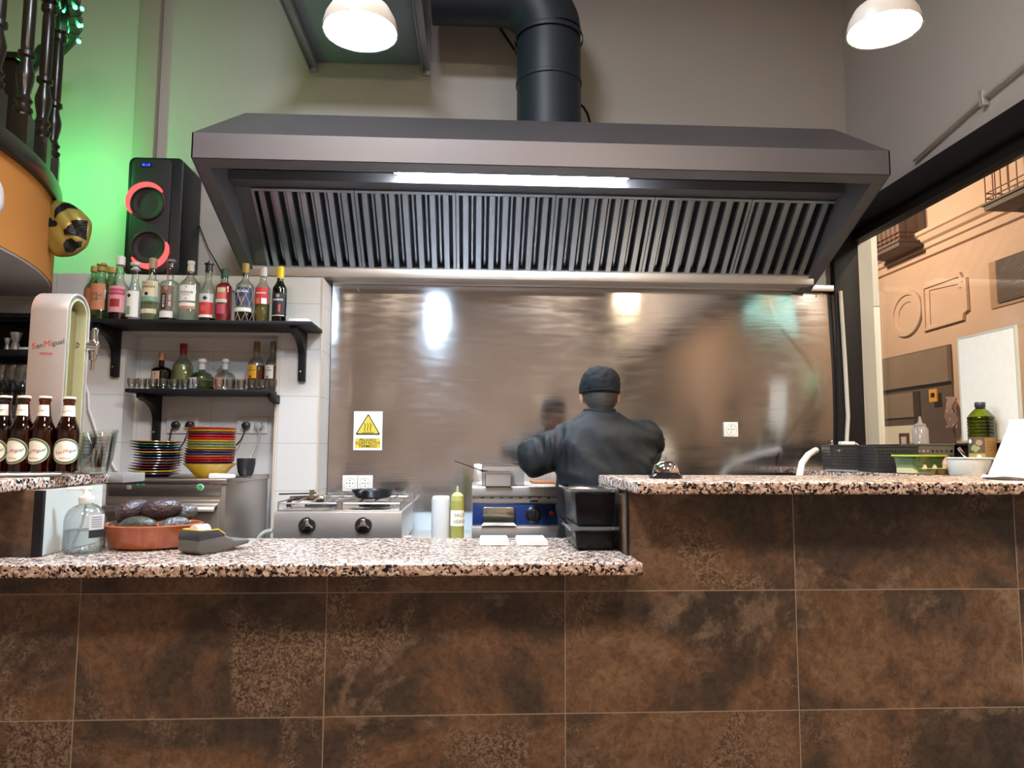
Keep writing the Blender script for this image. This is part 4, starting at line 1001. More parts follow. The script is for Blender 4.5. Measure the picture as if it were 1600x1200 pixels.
# wrestling mask hanging from the rail
def pillow_mask(label, name, Y, poly_px, patches, base, bulge=.055, rz=0.0):
    """cloth mask pinned to the balcony: its outline at its own distance, swollen front and back"""
    P3 = [atY(a, b, Y) for a, b in poly_px]
    c = sum(P3, Vector())/len(P3)
    o = thing(name, label, 'mask', c)
    pl = [(p.x-c.x, p.z-c.z) for p in P3]
    # round the outline a little
    out = []
    n = len(pl)
    for i in range(n):
        p0, p1, p2 = Vector(pl[i-1]), Vector(pl[i]), Vector(pl[(i+1) % n])
        for t_ in (0.0, .33, .66, 1.0):
            a_ = p1.lerp(p0, .35); b_ = p1.lerp(p2, .35); out.append(a_*(1-t_)**2+p1*2*t_*(1-t_)+b_*t_**2)
    def Rt(x, z):
        L_ = math.hypot(x, z)
        if L_ < 1e-6: return 1e9
        dx, dz_ = x/L_, z/L_; best = 1e9
        for i in range(len(out)):
            p, q = out[i], out[(i+1) % len(out)]
            ex, ez = q.x-p.x, q.y-p.y; den = dx*ez-dz_*ex
            if abs(den) < 1e-12: continue
            tt = (p.x*ez-p.y*ex)/den; uu = (p.x*dz_-p.y*dx)/den
            if tt > 0 and -1e-6 <= uu <= 1+1e-6: best = min(best, tt)
        return best
    def yf(x, z, off=0.0):
        rho = min(1.0, math.hypot(x, z)/Rt(x, z))
        return -bulge*(1-rho**2.4)**.5-.0035*math.sin(x*90+z*60)-off
    m_ = len(out); rings = 9; mb = MB(); V = [(0, yf(0, 0), 0)]
    for k in range(1, rings+1):
        f_ = math.sin(k/rings*PI/2)
        V += [(p.x*f_, yf(p.x*f_, p.y*f_) if k < rings else 0.0, p.y*f_) for p in out]
    nb = len(V); V.append((0, bulge*.8, 0))
    for k in range(1, rings):
        f_ = math.sin(k/rings*PI/2); V += [(p.x*f_, bulge*.8*(1-f_**2.4)**.5, p.y*f_) for p in out]
    Fc = [(0, 1+i, 1+(i+1) % m_) for i in range(m_)]
    for k in range(rings-1): Fc += [(1+k*m_+i, 1+(k+1)*m_+i, 1+(k+1)*m_+(i+1) % m_, 1+k*m_+(i+1) % m_) for i in range(m_)]
    Fc += [(nb, nb+1+(i+1) % m_, nb+1+i) for i in range(m_)]
    for k in range(rings-2): Fc += [(nb+1+k*m_+i, nb+1+k*m_+(i+1) % m_, nb+1+(k+1)*m_+(i+1) % m_, nb+1+(k+1)*m_+i) for i in range(m_)]
    lo, lf = nb+1+(rings-2)*m_, 1+(rings-1)*m_
    Fc += [(lo+i, lo+(i+1) % m_, lf+(i+1) % m_, lf+i) for i in range(m_)]
    mb._new(V, Fc); mb.build('hood', base, o, angle=80)
    for nm, mt, pp in patches:
        q = [atY(a, b, Y) for a, b in pp]; q = [(p.x-c.x, p.z-c.z) for p in q]
        bm_ = bmesh.new(); vs = [bm_.verts.new((x, 0, z)) for x, z in q]; bm_.faces.new(vs)
        bmesh.ops.triangulate(bm_, faces=bm_.faces)
        for _ in range(4): bmesh.ops.subdivide_edges(bm_, edges=[e for e in bm_.edges if e.calc_length() > .008], cuts=1, use_grid_fill=False); bmesh.ops.triangulate(bm_, faces=bm_.faces)
        for v in bm_.verts: v.co.y = yf(v.co.x*.985, v.co.z*.985, .0025)
        mm = MB(); mm.bm.free(); mm.bm = bm_; mm.build(nm, mt, o, angle=180)
    return o
MKB = P('mask_black', (0.006, 0.006, 0.007), 0.5, spec=.2); MSQ = P('black_sequins', (0.008, 0.008, 0.01), 0.2, spec=.3, bump=1.0, scale=160)
mask_o = pillow_mask('gold satin wrestling mask with black heart and sequins hanging on the balcony', 'wrestling_mask', 3.30,
    [(70, 311), (100, 314), (124, 325), (143, 345), (143, 360), (136, 386), (114, 401), (84, 402), (61, 369), (66, 340)],
    [('crescent_patch', MKB, [(95.6, 348), (96.8, 333), (102.6, 321), (110.8, 319), (119, 323), (126, 329), (114, 329.5), (105, 336.5)]),
     ('heart_patch', MKB, [(79.3, 359.8), (80.5, 350.4), (84, 346), (87.5, 344.6), (91, 347), (92.5, 350), (97, 350), (100.3, 354), (99.5, 358), (95.6, 359.8)]),
     ('sequin_patch', MSQ, [(141, 347), (120, 350), (124, 353), (117, 358), (122, 360), (109.6, 365), (117, 366), (110.8, 372), (130, 373), (138, 377), (141, 360)]),
     ('sequin_patch', MSQ, [(112, 379), (121, 377), (127, 382), (134, 379), (131, 388), (124, 391), (117, 397), (109, 396), (108, 386)])],
    P('gold_satin', (0.42, 0.35, 0.09), 0.30, 0.5, bump=0.2, scale=12))
tag(MB().tube([atY(60, 307, 3.42), atY(72, 308, 3.36), atY(78, 313, 3.31)], 0.002, 6).build('hanging_string', M_WHITE), 'thin pale string holding the gold mask to the balcony', 'string')
pillow_mask('white and purple wrestling mask at the left edge on the balcony fascia', 'wrestling_mask', 2.70, [(-60, 270), (-10, 268), (3, 290), (5, 315), (-2, 338), (-50, 345), (-70, 310)],
    [('purple_patch', FL('mask_purple', (0.22, 0.02, 0.40)), [(-30, 270), (-12, 271), (1, 291), (2, 298), (-20, 290)]), ('eye_patch', MKB, [(-8, 306), (2, 308), (-6, 311)])], FL('mask_white', (0.72, 0.66, 0.68), 0.3))
# ================================================================== beer tap tower
def pz(px, Y): return xY(px, Y)
ty0, ty1 = 2.12, 2.245
tx0, tx1 = xY(43, ty0, 560), xY(101, ty0, 560)
zt1 = zY(459, 2.18, 90)
tower = thing('beer_tap_tower', 'tall arched metal beer tap tower with red and black lettering', 'beer tap', ((tx0+tx1)/2, (ty0+ty1)/2, Z_HI))
TL = tower.location
def TB(mb, name, mat, parent=None, **k):
    bmesh.ops.translate(mb.bm, verts=mb.bm.verts, vec=-TL); return mb.build(name, mat, parent or tower, **k)
ht = zt1; rad = (ty1-ty0)/2; yc = (ty0+ty1)/2
def uloop(off, lean=0.0):
    r_ = rad-off; zc = ht-rad; pts = [(yc-r_, Z_HI)]
    for i in range(17):
        a = PI-PI*i/16; pts.append((yc+r_*math.cos(a), zc+r_*math.sin(a)))
    pts.append((yc+r_, Z_HI)); return pts
def band(x0, x1, o0, o1):
    a, b = uloop(o0), uloop(o1); mb = MB(); n = len(a)
    V = [(x0, *p) for p in a]+[(x0, *p) for p in b]+[(x1, *p) for p in a]+[(x1, *p) for p in b]; Fc = []
    for i in range(n-1):
        Fc += [(i, i+1, n+i+1, n+i), (2*n+i, 3*n+i, 3*n+i+1, 2*n+i+1), (i, 2*n+i, 2*n+i+1, i+1), (n+i, n+i+1, 3*n+i+1, 3*n+i)]
    Fc += [(0, n, 3*n, 2*n), (n-1, 2*n-1+2*n-2*n+0, 0, 0)] if False else [(0, n, 3*n, 2*n), (n-1, 3*n-1, 4*n-1, 2*n-1)]
    mb._new(V, Fc); return mb
TB(band(tx0, tx1, 0, 0.007), 'arched_plate', P('champagne_metal', (0.66, 0.56, 0.50), 0.32, 0.55, coat=0.2), bevel=0.0015)
TB(band(tx0+0.006, tx1-0.004, 0.007, 0.016), 'inner_seal', P('grey_rubber', (0.16, 0.17, 0.16), 0.5))
M_OLIVE = P('gold_green_metal', (0.27, 0.21, 0.09), 0.35, 0.5)
TB(band(tx0+0.003, tx1-0.001, 0.016, 0.021), 'inner_band', P('pale_gold', (0.62, 0.58, 0.34), 0.3, 0.4))
inn = uloop(0.021)
TB(MB().prism([(a, min(b, ht-rad+0.015)) for a, b in inn], tx0+0.008, tx1-0.030, 'x'), 'core', M_OLIVE)
TB(MB().box(tx0-0.02, tx1+0.02, ty0-0.01, ty1+0.01, Z_HI-0.0, Z_HI+0.008), 'base_plate', M_STEEL, bevel=0.002)
TRED = FL('print_red', (0.62, 0.02, 0.03)); TDK = FL('print_dark', (0.03, 0.04, 0.04))
def sanmiguel(put, s, x0, z0, name='lettering'):
    """two-colour word: S and M red, rest dark, rising to the right"""
    parts = [('S', 1.32, TRED, .0), ('an', 1.12, TDK, -.05), ('M', 1.32, TRED, .0), ('iguel', 1.12, TDK, -.10)]
    ws_ = []
    for t_, k_, m_, d_ in parts:
        xs_ = [v.co.x for v in text_mesh(t_, 0.0, 0.2, 'CENTER').vertices]; ws_.append((max(xs_)-min(xs_))*k_*s)
    tot = sum(ws_)+.10*s*3; x = x0-tot/2
    for (t_, k_, m_, d_), w__ in zip(parts, ws_):
        xc_ = x+w__/2; put(t_, k_*s, xc_, z0+(xc_-x0)*math.tan(R(12))+d_*s, m_); x += w__+.10*s
xm = (tx0+tx1)/2
zword = zY(537, ty0, 70)
def put_t(s, size, x, z, mat):
    mb = MB().text(s, size, T((x, ty0-0.0006, z)) @ RY(-R(12)), bold=0.0, shear=0.2)
    TB(mb, 'lettering', mat, smooth=False)
sanmiguel(put_t, 0.0185, xm+0.002, zword)
TB(MB().text('ESPECIAL', 0.0095, T((xm, ty0-0.0006, zword-0.029)), bold=0.01), 'lettering', TRED, smooth=False)
# tap faucet at the rear right
fx, fz = xY(146, 2.27, 545), zY(545, 2.27, 146)
TB(MB().tube([(tx1-0.03, 2.235, fz+0.004), (tx1+0.010, 2.25, fz+0.004), (fx-0.010, 2.265, fz+0.002)], 0.016, 16), 'faucet_shank', M_CHROME)
fa = MB().lathe([(0.004, -0.068), (0.005, -0.068), (0.005, -0.038), (0.010, -0.036), (0.011, -0.022), (0.015, -0.020), (0.016, 0.0), (0.017, 0.018), (0.012, 0.026), (0, 0.027)], 18, T((fx, 2.27, fz)))
TB(fa, 'faucet', M_CHROME)
TB(MB().box(fx-0.004, fx+0.010, 2.26, 2.28, fz+0.012, fz+0.064), 'tap_handle', M_CHROME, bevel=0.003)

# ================================================================== beer bottles
G_BEER = GLASS('amber_bottle_glass', (0.50, 0.17, 0.05), 1.3, edge=(0.2, 0.15, 0.1))
CAPCR = FL('crown_cream', (0.66, 0.62, 0.46)); LBL = FL('label_ivory', (0.78, 0.74, 0.62)); LGR = FL('label_ring_green', (0.06, 0.13, 0.07)); LGD = FL('label_ring_gold', (0.62, 0.47, 0.25))
def beer(label, px, rot, y_):
    Rr, Hh = 0.0300, 0.208
    o = thing('beer_bottle', label, 'bottle', (xY(px, y_, 700), y_, Z_HI+0.009), R(rot), 'brown beer bottles on the left bar')
    pr = [(0, 0), (Rr*.9, 0), (Rr, .004), (Rr, .106), (Rr*.96, .118), (Rr*.80, .132), (Rr*.62, .146), (Rr*.52, .158), (Rr*.44, .182), (Rr*.43, .190), (Rr*.50, .192), (Rr*.50, .198), (Rr*.42, .199), (Rr*.42, .204)]
    MB().lathe(pr, 28, closed_ends=False).build('glass_body', G_BEER, o)
    MB().lathe(clip_prof(pr, 0.150), 28).build('contents', LIQ('beer', (0.45, 0.14, 0.04)), o)
    MB().lathe([(Rr*.50, .2), (Rr*.56, .201), (Rr*.50, .206), (0, .2075)], 24).build('crown_cap', CAPCR, o)
    nk = MB(); V = []; Fc = []
    for i in range(21):
        a = R(-80+160*i/20)
        for (r_, z) in ((Rr*.545, .152), (Rr*.455, .182)): V.append(((r_+.0006)*math.sin(a), -(r_+.0006)*math.cos(a), z))
    for i in range(20): Fc.append((2*i, 2*i+2, 2*i+3, 2*i+1))
    nk._new(V, Fc); nk.build('neck_label', LBL, o)
    def cwrap(fn, r_, zc, name, mat, off, n=40):
        mb = MB(); V = [((r_+off)*0, -(r_+off), zc)]
        for i in range(n):
            x, z = fn(2*PI*i/n); V.append(((r_+off)*math.sin(x/r_), -(r_+off)*math.cos(x/r_), zc+z))
        # two rings for curvature
        V2 = []
        for i in range(n):
            x, z = fn(2*PI*i/n); x *= .5; z *= .5; V2.append(((r_+off)*math.sin(x/r_), -(r_+off)*math.cos(x/r_), zc+z))
        k = len(V); mb._new(V+V2, [(0, k+i, k+(i+1) % n) for i in range(n)]+[(k+i, 1+i, 1+(i+1) % n, k+(i+1) % n) for i in range(n)])
        mb.build(name, mat, o, smooth=True)
    for rr_, mt, of in ((.0340, LGD, .0005), (.0325, LGR, .0009), (.0280, LGD, .0012), (.0275, LBL, .0016)):
        cwrap(lambda a, rr_=rr_: (rr_*1.12*math.cos(a), rr_*math.sin(a)), Rr, .058, 'round_label' if mt is LBL else 'label_ring', mt, of)
    def wrap_text(s, size, x0, z0, mat, r_, off, tilt=R(12)):
        me = text_mesh(s, 0.0, 0.2, 'CENTER'); V = []
        for v in me.vertices:
            x, z = v.co.x*size, v.co.y*size
            x, z = x*math.cos(tilt)-z*math.sin(tilt)+x0, x*math.sin(tilt)+z*math.cos(tilt)+z0
            V.append(((r_+off)*math.sin(x/r_), -(r_+off)*math.cos(x/r_), z))
        mb = MB(); mb._new(V, [tuple(p_.vertices) for p_ in me.polygons]); mb.build('lettering', mat, o, smooth=False)
    sanmiguel(lambda s, sz, x, z, m_: wrap_text(s, sz, x, z, m_, Rr, .0022), 0.0102, 0.0015, .058)
    wrap_text('ESPECIAL', 0.0068, 0, .039, TRED, Rr, .0022, 0)
    sanmiguel(lambda s, sz, x, z, m_: wrap_text(s, sz, x, z, m_, Rr*.50, .0026), 0.0056, 0.0, .167)
    return o
beer('brown beer bottle cut by the left edge of the photo', 3, -14, 1.99)
beer('brown beer bottle in front of the left side of the tap tower', 33, -10, 1.99)
beer('brown beer bottle in front of the middle of the tap tower', 66, -8, 2.0)
beer('brown beer bottle beside the stack of glass bowls, rightmost of the four', 104, -2+26, 2.02)
tr = MB().lathe([(0.0, 0.0005), (0.15, 0.0005), (0.165, 0.007), (0.160, 0.0085), (0.148, 0.004), (0, 0.004)], 40, Matrix.Diagonal((1.0, 0.62, 1, 1)))
tag(tr.build('serving_tray', M_WHITE, loc=(xY(10, 2.0), 1.99, Z_HI+0.0003)), 'white oval tray under the beer bottles on the left bar', 'tray')

# stack of glass bowls, leaning
GB = GLASS('glass_bowl_glass', (0.96, 0.98, 0.96), 2.2, edge=(0.80, 0.84, 0.80))
gb0 = None
gx, gy = xY(148, 2.19, 720), 2.19
for i in range(9):
    if gb0 is None:
        gb0 = MB().lathe([(0, 0), (0.040, 0), (0.043, 0.006), (0.050, 0.028), (0.056, 0.045), (0.0545, 0.046), (0.048, 0.029), (0.040, 0.008), (0, 0.004)], 32, closed_ends=False).build('glass_bowl', GB); o = gb0
    else: o = gb0.copy(); C.objects.link(o)
    o.location = (gx+0.0022*i, gy, Z_HI+0.001+0.0098*i); o.rotation_euler = (0, R(0.9*i)*-1, 0)
    o.scale = (0.86, 0.86, 1)
    lb = 'clear glass bowl, %s of the leaning stack beside the beer bottles' % ['lowest', 'second from the bottom', 'third from the bottom', 'fourth from the bottom', 'fifth from the bottom', 'fourth from the top', 'third from the top', 'second from the top', 'topmost'][i]
    tag(o, lb, 'bowl', 'glass bowls stacked on the left bar')

# white cable on the tiled wall behind the tap
tag(MB().tube([atY(a, b, 3.665) for a, b in ((131, 592), (138, 615), (139, 640), (146, 660), (152, 680), (168, 712), (182, 736))], 0.006, 8).build('white_cable', M_WHITE), 'white cable hanging on the tiled wall behind the tap tower', 'cable')

# ================================================================== low counter items
# pump bottle
pb = thing('pump_bottle', 'clear hand sanitiser pump bottle half full at the left of the low counter', 'bottle', (xY(134, 1.935, 800), 1.935, Z_LO+0.001), R(20))
Rr = 0.0485; Hb = 0.122
G_PB = GLASS('sanitiser_plastic', (0.93, 0.95, 0.95), 1.6, edge=(0.60, 0.64, 0.66))
pr = [(0, 0), (Rr*.92, 0), (Rr, .006), (Rr, Hb*.66), (Rr*.95, Hb*.78), (Rr*.80, Hb*.90), (Rr*.52, Hb*.985), (Rr*.36, Hb), (Rr*.34, Hb+.006)]
MB().lathe(pr, 32, closed_ends=False).build('bottle_body', G_PB, pb)
MB().lathe(clip_prof(pr, Hb*.47), 32).build('contents', LIQ('gel', (0.86, 0.90, 0.92)), pb)
MB().lathe([(.018, Hb+.003), (.0185, Hb+.018), (.0185, Hb+.020), (.010, Hb+.022), (.009, Hb+.030), (.009, Hb+.040), (.0, Hb+.041)], 24).box(-.014, .010, -.0085, .0085, Hb+.036, Hb+.046).box(-.045, -.012, -.006, .006, Hb+.036, Hb+.044).build('pump_head', M_WHITE, pb, bevel=0.0015)
MB().tube([(0, 0, Hb), (-.006, 0, Hb*.6), (-.030, .004, .006)], .003, 8).build('dip_tube', GLASS('dip_tube_plastic', (0.85, 0.88, 0.9), 1, body=0.4, bodycol=(.8, .82, .85)), pb)
MB().patch(Rr, .040, .098, R(18), R(66), 8, .0006).build('paper_label', FL('label_grey', (0.55, 0.56, 0.57)), pb)
MB().patch(Rr, .040, .060, R(18), R(66), 8, .0012).build('label_patch', BLK, pb)
for i in range(5): MB().patch(Rr, .066+i*.006, .069+i*.006, R(24), R(56), 6, .0012).build('label_patch', GRY, pb)
# clay dish with avocados
dcx, dcy = xY(236, 2.04, 830), 2.045
dish = MB().lathe([(0, 0), (.098, 0), (.108, .004), (.122, .030), (.130, .056), (.133, .062), (.130, .064), (.125, .062), (.119, .052), (.104, .012), (0, .008)], 48, Matrix.Diagonal((1.0, 0.82, 1, 1)), closed_ends=False)
tag(dish.build('clay_dish', P('glazed_terracotta', (0.34, 0.085, 0.028), 0.22, var=0.15, scale=12, coat=0.5), loc=(dcx, dcy, Z_LO+0.001)), 'oval glazed terracotta dish full of avocados on the low counter', 'dish')
def avo(label, dx, dy, dz, L_, W_, rx, ry, rz, col):
    o = MB(); pf = []
    n = 14
    for i in range(n+1):
        t_ = i/n; z = -L_/2+L_*t_
        r_ = W_/2*math.sqrt(max(0, 1-(2*t_-1)**2))*(1.08-0.28*t_)
        pf.append((r_ if 0 < i < n else 0, z))
    o.lathe(pf, 22)
    bmesh.ops.subdivide_edges(o.bm, edges=o.bm.edges, cuts=2, use_grid_fill=True)
    from mathutils import noise as nz
    for v in o.bm.verts:
        nrm = v.co.normalized(); v.co += nrm*0.0011*(nz.noise(v.co*170+Vector((dx*99, 0, 0)))+0.5*nz.noise(v.co*340))
    ob = o.build('avocado', P('avocado_skin_'+col[0], col[1], 0.38, var=0.5, scale=90, bump=0.9), angle=180)
    ob.location = (dcx+dx, dcy+dy, Z_LO+dz); ob.rotation_euler = (R(rx), R(ry), R(rz))
    MB().lathe([(0, 0), (.0035, 0), (.003, .003), (0, .003)], 8, T((0, 0, L_/2-0.0015))).build('stem_end', CORK, ob)
    tag(ob, label, 'avocado', 'avocados in the clay dish')
pu = ('purple', (0.040, 0.022, 0.024)); gn = ('green', (0.045, 0.046, 0.034)); gy_ = ('grey', (0.075, 0.070, 0.068))
avo('dark purple avocado on top at the left of the clay dish', -.052, -.005, .100, .088, .064, 20, 68, 60, pu)
avo('largest dark purple avocado lying across the top of the dish', .026, -.006, .102, .108, .066, 0, 82, 12, pu)
avo('greenish avocado lying low at the front left of the dish', -.018, -.040, .060, .105, .056, 0, 86, -6, gn)
avo('grey-brown avocado low at the front right of the dish', .068, -.020, .058, .082, .052, 0, 75, 30, gy_)
avo('grey avocado with visible stem end at the right, behind the large one', .072, .030, .086, .078, .052, -30, 60, -30, gy_)
avo('brown avocado low at the far left inside the dish', -.090, -.008, .052, .060, .046, 0, 60, 10, ('brown', (0.07, 0.035, 0.028)))
avo('small avocado peeking out between the two top avocados', -.020, .045, .092, .078, .050, 0, 80, 80, gy_)
# payment terminal
pt = thing('card_terminal', 'dark grey card payment terminal with yellow edge and paper roll', 'card terminal', (xY(320, 1.93, 840), 1.93, Z_LO+0.001), R(58))
prf = [(-.052, .012), (-.048, .044), (-.040, .058), (.010, .058), (.030, .044), (.060, .030), (.112, .026), (.114, .014), (.04, .004), (.006, 0), (-.040, 0)]
M_TERM = P('terminal_grey', (0.10, 0.095, 0.09), 0.35); M_TERD = P('terminal_dark', (0.03, 0.03, 0.032), 0.3)
def Tm(mb): return mb
MB().prism([(a, b) for a, b in prf], -.040, .040, 'y').build('housing', M_TERM, pt, bevel=0.006, seg=3)
MB().prism([(-.050, .034), (-.0485, .048), (-.041, .0592), (.010, .0592), (.031, .0455), (.031, .040), (-.045, .034)], -.0405, .0405, 'y').build('upper_shell', M_TERD, pt, bevel=0.003)
MB().tube([(-.038, -.037, .0600), (-.038, .037, .0600), (.010, .038, .0600), (.032, .038, .0455), (.032, -.038, .0455), (.010, -.038, .0600)], .0016, 6, closed=True).build('yellow_trim', FL('trim_yellow', (0.85, 0.50, 0.02)), pt)
MB().lathe([(0, -.012), (.019, -.012), (.019, .026), (0, .026)], 28, T((-.022, 0, .0535)) @ RY(PI/2)).build('paper_roll', M_PAPER, pt)
MB().box(.040, .104, -.032, .032, .0300, .0330, RY(R(6))).build('keypad', M_TERD, pt, bevel=0.001)
# folded white napkins / cards
for i, (pxa, pxb, lb) in enumerate(((750, 796, 'white folded napkin on the low counter, left of the pair'), (809, 856, 'white folded napkin on the low counter, right of the pair beside the black tubs'))):
    a, b = xY(pxa, 2.06, 845), xY(pxb, 2.06, 845)
    mb = MB()
    for k in range(3):
        mb.box(a+k*.0008, b-k*.001, 2.045+k*.002, 2.19-k*.003, Z_LO+.001+k*.0042, Z_LO+.0046+k*.0042)
    tag(mb.build('napkin', M_PAPER, bevel=0.0012), lb, 'napkin')
# black stacked food tubs with clear lids
G_LID = GLASS('polycarbonate', (0.62, 0.68, 0.72), 2.0, edge=(0.5, 0.55, 0.6), body=0.18, bodycol=(.5, .55, .6))
tubx0, tubx1 = xY(893, 1.935, 800), xbr-0.012
def tub(z0, z1, label):
    o = thing('food_container', label, 'container', ((tubx0+tubx1)/2, 2.06, z0), 0, None)
    hx = (tubx1-tubx0)/2; h = z1-z0
    MB().box(-hx+.010, hx-.004, -.120, .120, 0.0, h-.010, taper=.006).build('tub', P('black_glossy_tub', (0.004, 0.004, 0.006), 0.25, spec=0.2), o, bevel=0.008, seg=3)
    MB().box(-hx-.004, hx+.002, -.128, .130, h-.010, h-.001).box(-hx+.014, hx-.014, -.104, .106, h-.001, h+.0005).build('lid', G_LID, o, bevel=0.002)
    return o
zmid = zY(823, 1.935, 940)
tub(Z_LO+0.001, zmid, 'lower black food container with clear lid, on the low counter at the right end')
tub(zmid+0.0008, zY(763, 1.935, 940), 'upper black food container with clear lid, stacked on the lower one')

# ================================================================== service bell
bl = thing('service_bell', 'chrome service bell with black base on the right bar', 'bell', (xY(1040, 1.97, 735), 1.97, Z_HI))
MB().lathe([(.0455, 0), (.046, .006), (.038, .013), (.036, .014), (0, .014)], 32).build('base', P('black_lacquer', (0.008, 0.008, 0.01), 0.1), bl)
MB().lathe([(.036, .0145), (.0375, .0165), (.036, .024), (.031, .036), (.021, .044), (.010, .0475), (0, .048)], 36).build('dome', M_CHROME, bl)
MB().lathe([(.0025, .047), (.0025, .054), (.0045, .0545), (.0045, .057), (0, .0575)], 14).build('button', M_CHROME, bl)

# ================================================================== kitchen counter and appliances
ZK = 0.77
kc = thing('work_counter', 'stainless kitchen counter along the back wall under the stove', 'counter', (0.6, 3.6, 0))
MB().box(-1.37, 1.43, -.34, .335, ZK-.04, ZK).build('worktop', M_STEEL, kc, bevel=0.004)
for (x, y) in ((-1.3, -.3), (0, -.3), (1.36, -.3), (-1.3, .3), (0, .3), (1.36, .3)): MB().box(x-.02, x+.02, y-.02, y+.02, 0, ZK-.04).build('leg', M_STEEL, kc)
MB().box(-1.35, 1.4, -.3, .3, .2, .23).build('undershelf', M_STEEL, kc)
# prep shelf behind the bar
ps = thing('prep_table', 'stainless prep table on the kitchen side of the bar', 'table', (-0.3, 2.45, 0))
MB().box(-.74, .75, -.20, .20, .80, .83).build('tabletop', M_STEEL, ps, bevel=0.003)
for (x, y) in ((-.7, -.17), (.7, -.17), (-.7, .17), (.7, .17)): MB().box(x-.018, x+.018, y-.018, y+.018, 0, .80).build('leg', M_STEEL, ps)
# squeeze bottles
def squeeze(label, px, wpx, Y, ytop, zb_, m_body, nozzle=True, lab=False, fill=None, flat_top=False):
    Rr = wpx*Y/1121/2; top = zY(ytop, Y, px); h = top-zb_
    o = thing('squeeze_bottle', label, 'bottle', (xY(px, Y, 800), Y, zb_))
    if flat_top:
        MB().lathe([(0, 0), (Rr*.94, 0), (Rr, .005), (Rr, h*.94), (Rr*.92, h*.985), (Rr*.85, h), (0, h)], 28).build('bottle_body', m_body, o); return o
    MB().lathe([(0, 0), (Rr*.94, 0), (Rr, .005), (Rr, h*.74), (Rr*.92, h*.78), (Rr*.9, h*.79)], 28).build('bottle_body', m_body, o)
    MB().lathe([(Rr*.93, h*.79), (Rr*.93, h*.86), (Rr*.5, h*.90), (Rr*.22, h*.91), (Rr*.12, h), (0, h)], 28).build('nozzle_cap', fill or m_body, o)
    if lab:
        MB().patch(Rr, h*.44, h*.66, R(-70), R(70), 10, .0006).build('paper_label', LBL, o)
        for s_, zf in (('SALSA', .59), ('VERDE', .50)):
            me = text_mesh(s_, 0.0, 0.1, 'CENTER'); V = []
            for v in me.vertices:
                x, z = v.co.x*.017+.012, v.co.y*.017; V.append(((Rr+.0016)*math.sin(x/Rr), -(Rr+.0016)*math.cos(x/Rr), z+h*zf))
            mb = MB(); mb._new(V, [tuple(p_.vertices) for p_ in me.polygons]); mb.build('lettering', LGR, o, smooth=False)
    return o
M_MILK = P('milky_plastic', (0.72, 0.74, 0.75), 0.35, trans=0.35, var=0.05); M_SAUCE = P('green_sauce_plastic', (0.26, 0.25, 0.06), 0.35, var=0.1); M_SCAP = P('sauce_cap', (0.42, 0.40, 0.14), 0.3)
squeeze('empty milky plastic squeeze bottle standing left of the green sauce bottle', 689, 29, 2.55, 775, .831, M_MILK, flat_top=True)
squeeze('squeeze bottle of green sauce with handwritten label behind the low counter', 714.5, 21, 2.54, 759, .831, M_SAUCE, lab=True, fill=M_SCAP)

# stove
ys = 3.27
sx0, sx1 = xY(427, ys, 820), xY(628, ys, 820); zs1 = zY(800, ys, 530)
stv = thing('gas_stove', 'stainless two-burner tabletop gas stove with black and steel knobs', 'stove', ((sx0+sx1)/2, ys+.30, ZK+.001))
hw = (sx1-sx0)/2; hh = zs1-ZK
MB().box(-hw, hw, -.30, .28, .012, hh).build('body', M_STEEL, stv, bevel=0.003)
for (x, y) in ((-hw+.04, -.26), (hw-.04, -.26), (-hw+.04, .24), (hw-.04, .24)): MB().lathe([(.015, 0), (.015, .013)], 12, T((x, y, 0))).build('foot', M_BLKPL, stv)
MB().box(-hw+.012, hw-.012, -.285, .265, hh, hh+.006).build('foil_tray', steel('crumpled_foil', (0.62, 0.58, 0.56), 0.25, 0, (1, 1, 1), wav=0.03, rv=0.1), stv, bevel=0.002)
for cx in (-hw*.47, hw*.42):
    kx = atY(480 if cx < 0 else 568, 821, ys).x-stv.location.x; kz = zY(821.5, ys, 520)-ZK
    k = MB().lathe([(.0375, 0), (.0375, .006), (.034, .010), (0, .010)], 32, T((kx, -.30, kz)) @ RX(PI/2)).build('knob', M_BLKPL, stv)
    tri = [(.031*math.cos(R(90+120*i+d))*f_, .031*math.sin(R(90+120*i+d))*f_) for i in range(3) for d, f_ in ((-16, 1), (16, 1), (60, .50))]
    MB().prism([(kx+a, kz+b) for a, b in tri], -.325, -.309, 'y').build('grip', M_CHROME, k, bevel=0.003)
    # burner
    bx = cx*1.02
    MB().lathe([(.075, hh+.004), (.075, hh+.012), (.055, hh+.016), (.05, hh+.022), (0, hh+.022)], 28, T((bx, -.02, 0))).build('burner', P('cast_iron', (0.03, 0.03, 0.03), 0.6), stv)
gt = MB()
zg = hh+.040
for cx in (-hw*.5, hw*.5):
    a, b = cx-hw*.46, cx+hw*.46
    gt.tube([(a, -.27, hh), (a, -.27, zg), (a, .25, zg), (a, .25, hh)], .004, 6).tube([(b, -.27, hh), (b, -.27, zg), (b, .25, zg), (b, .25, hh)], .004, 6)
    gt.tube([(a, -.26, zg-.006), (b, -.26, zg-.006)], .004, 6).tube([(a, .24, zg-.006), (b, .24, zg-.006)], .004, 6)
    for i in range(1, 4):
        x = a+(b-a)*i/4
        gt.tube([(x, -.265, zg-.010), (x, -.10, zg), (x, .10, zg), (x, .24, zg-.006)], .0042, 6)
gt.build('pan_support', steel('grate_steel', (0.50, 0.47, 0.44), 0.35, 0, rv=0.05), stv)
MB().tube([(hw, -.22, .03), (hw+.035, -.22, .03)], .012, 12).build('gas_fitting', M_CHROME, stv)
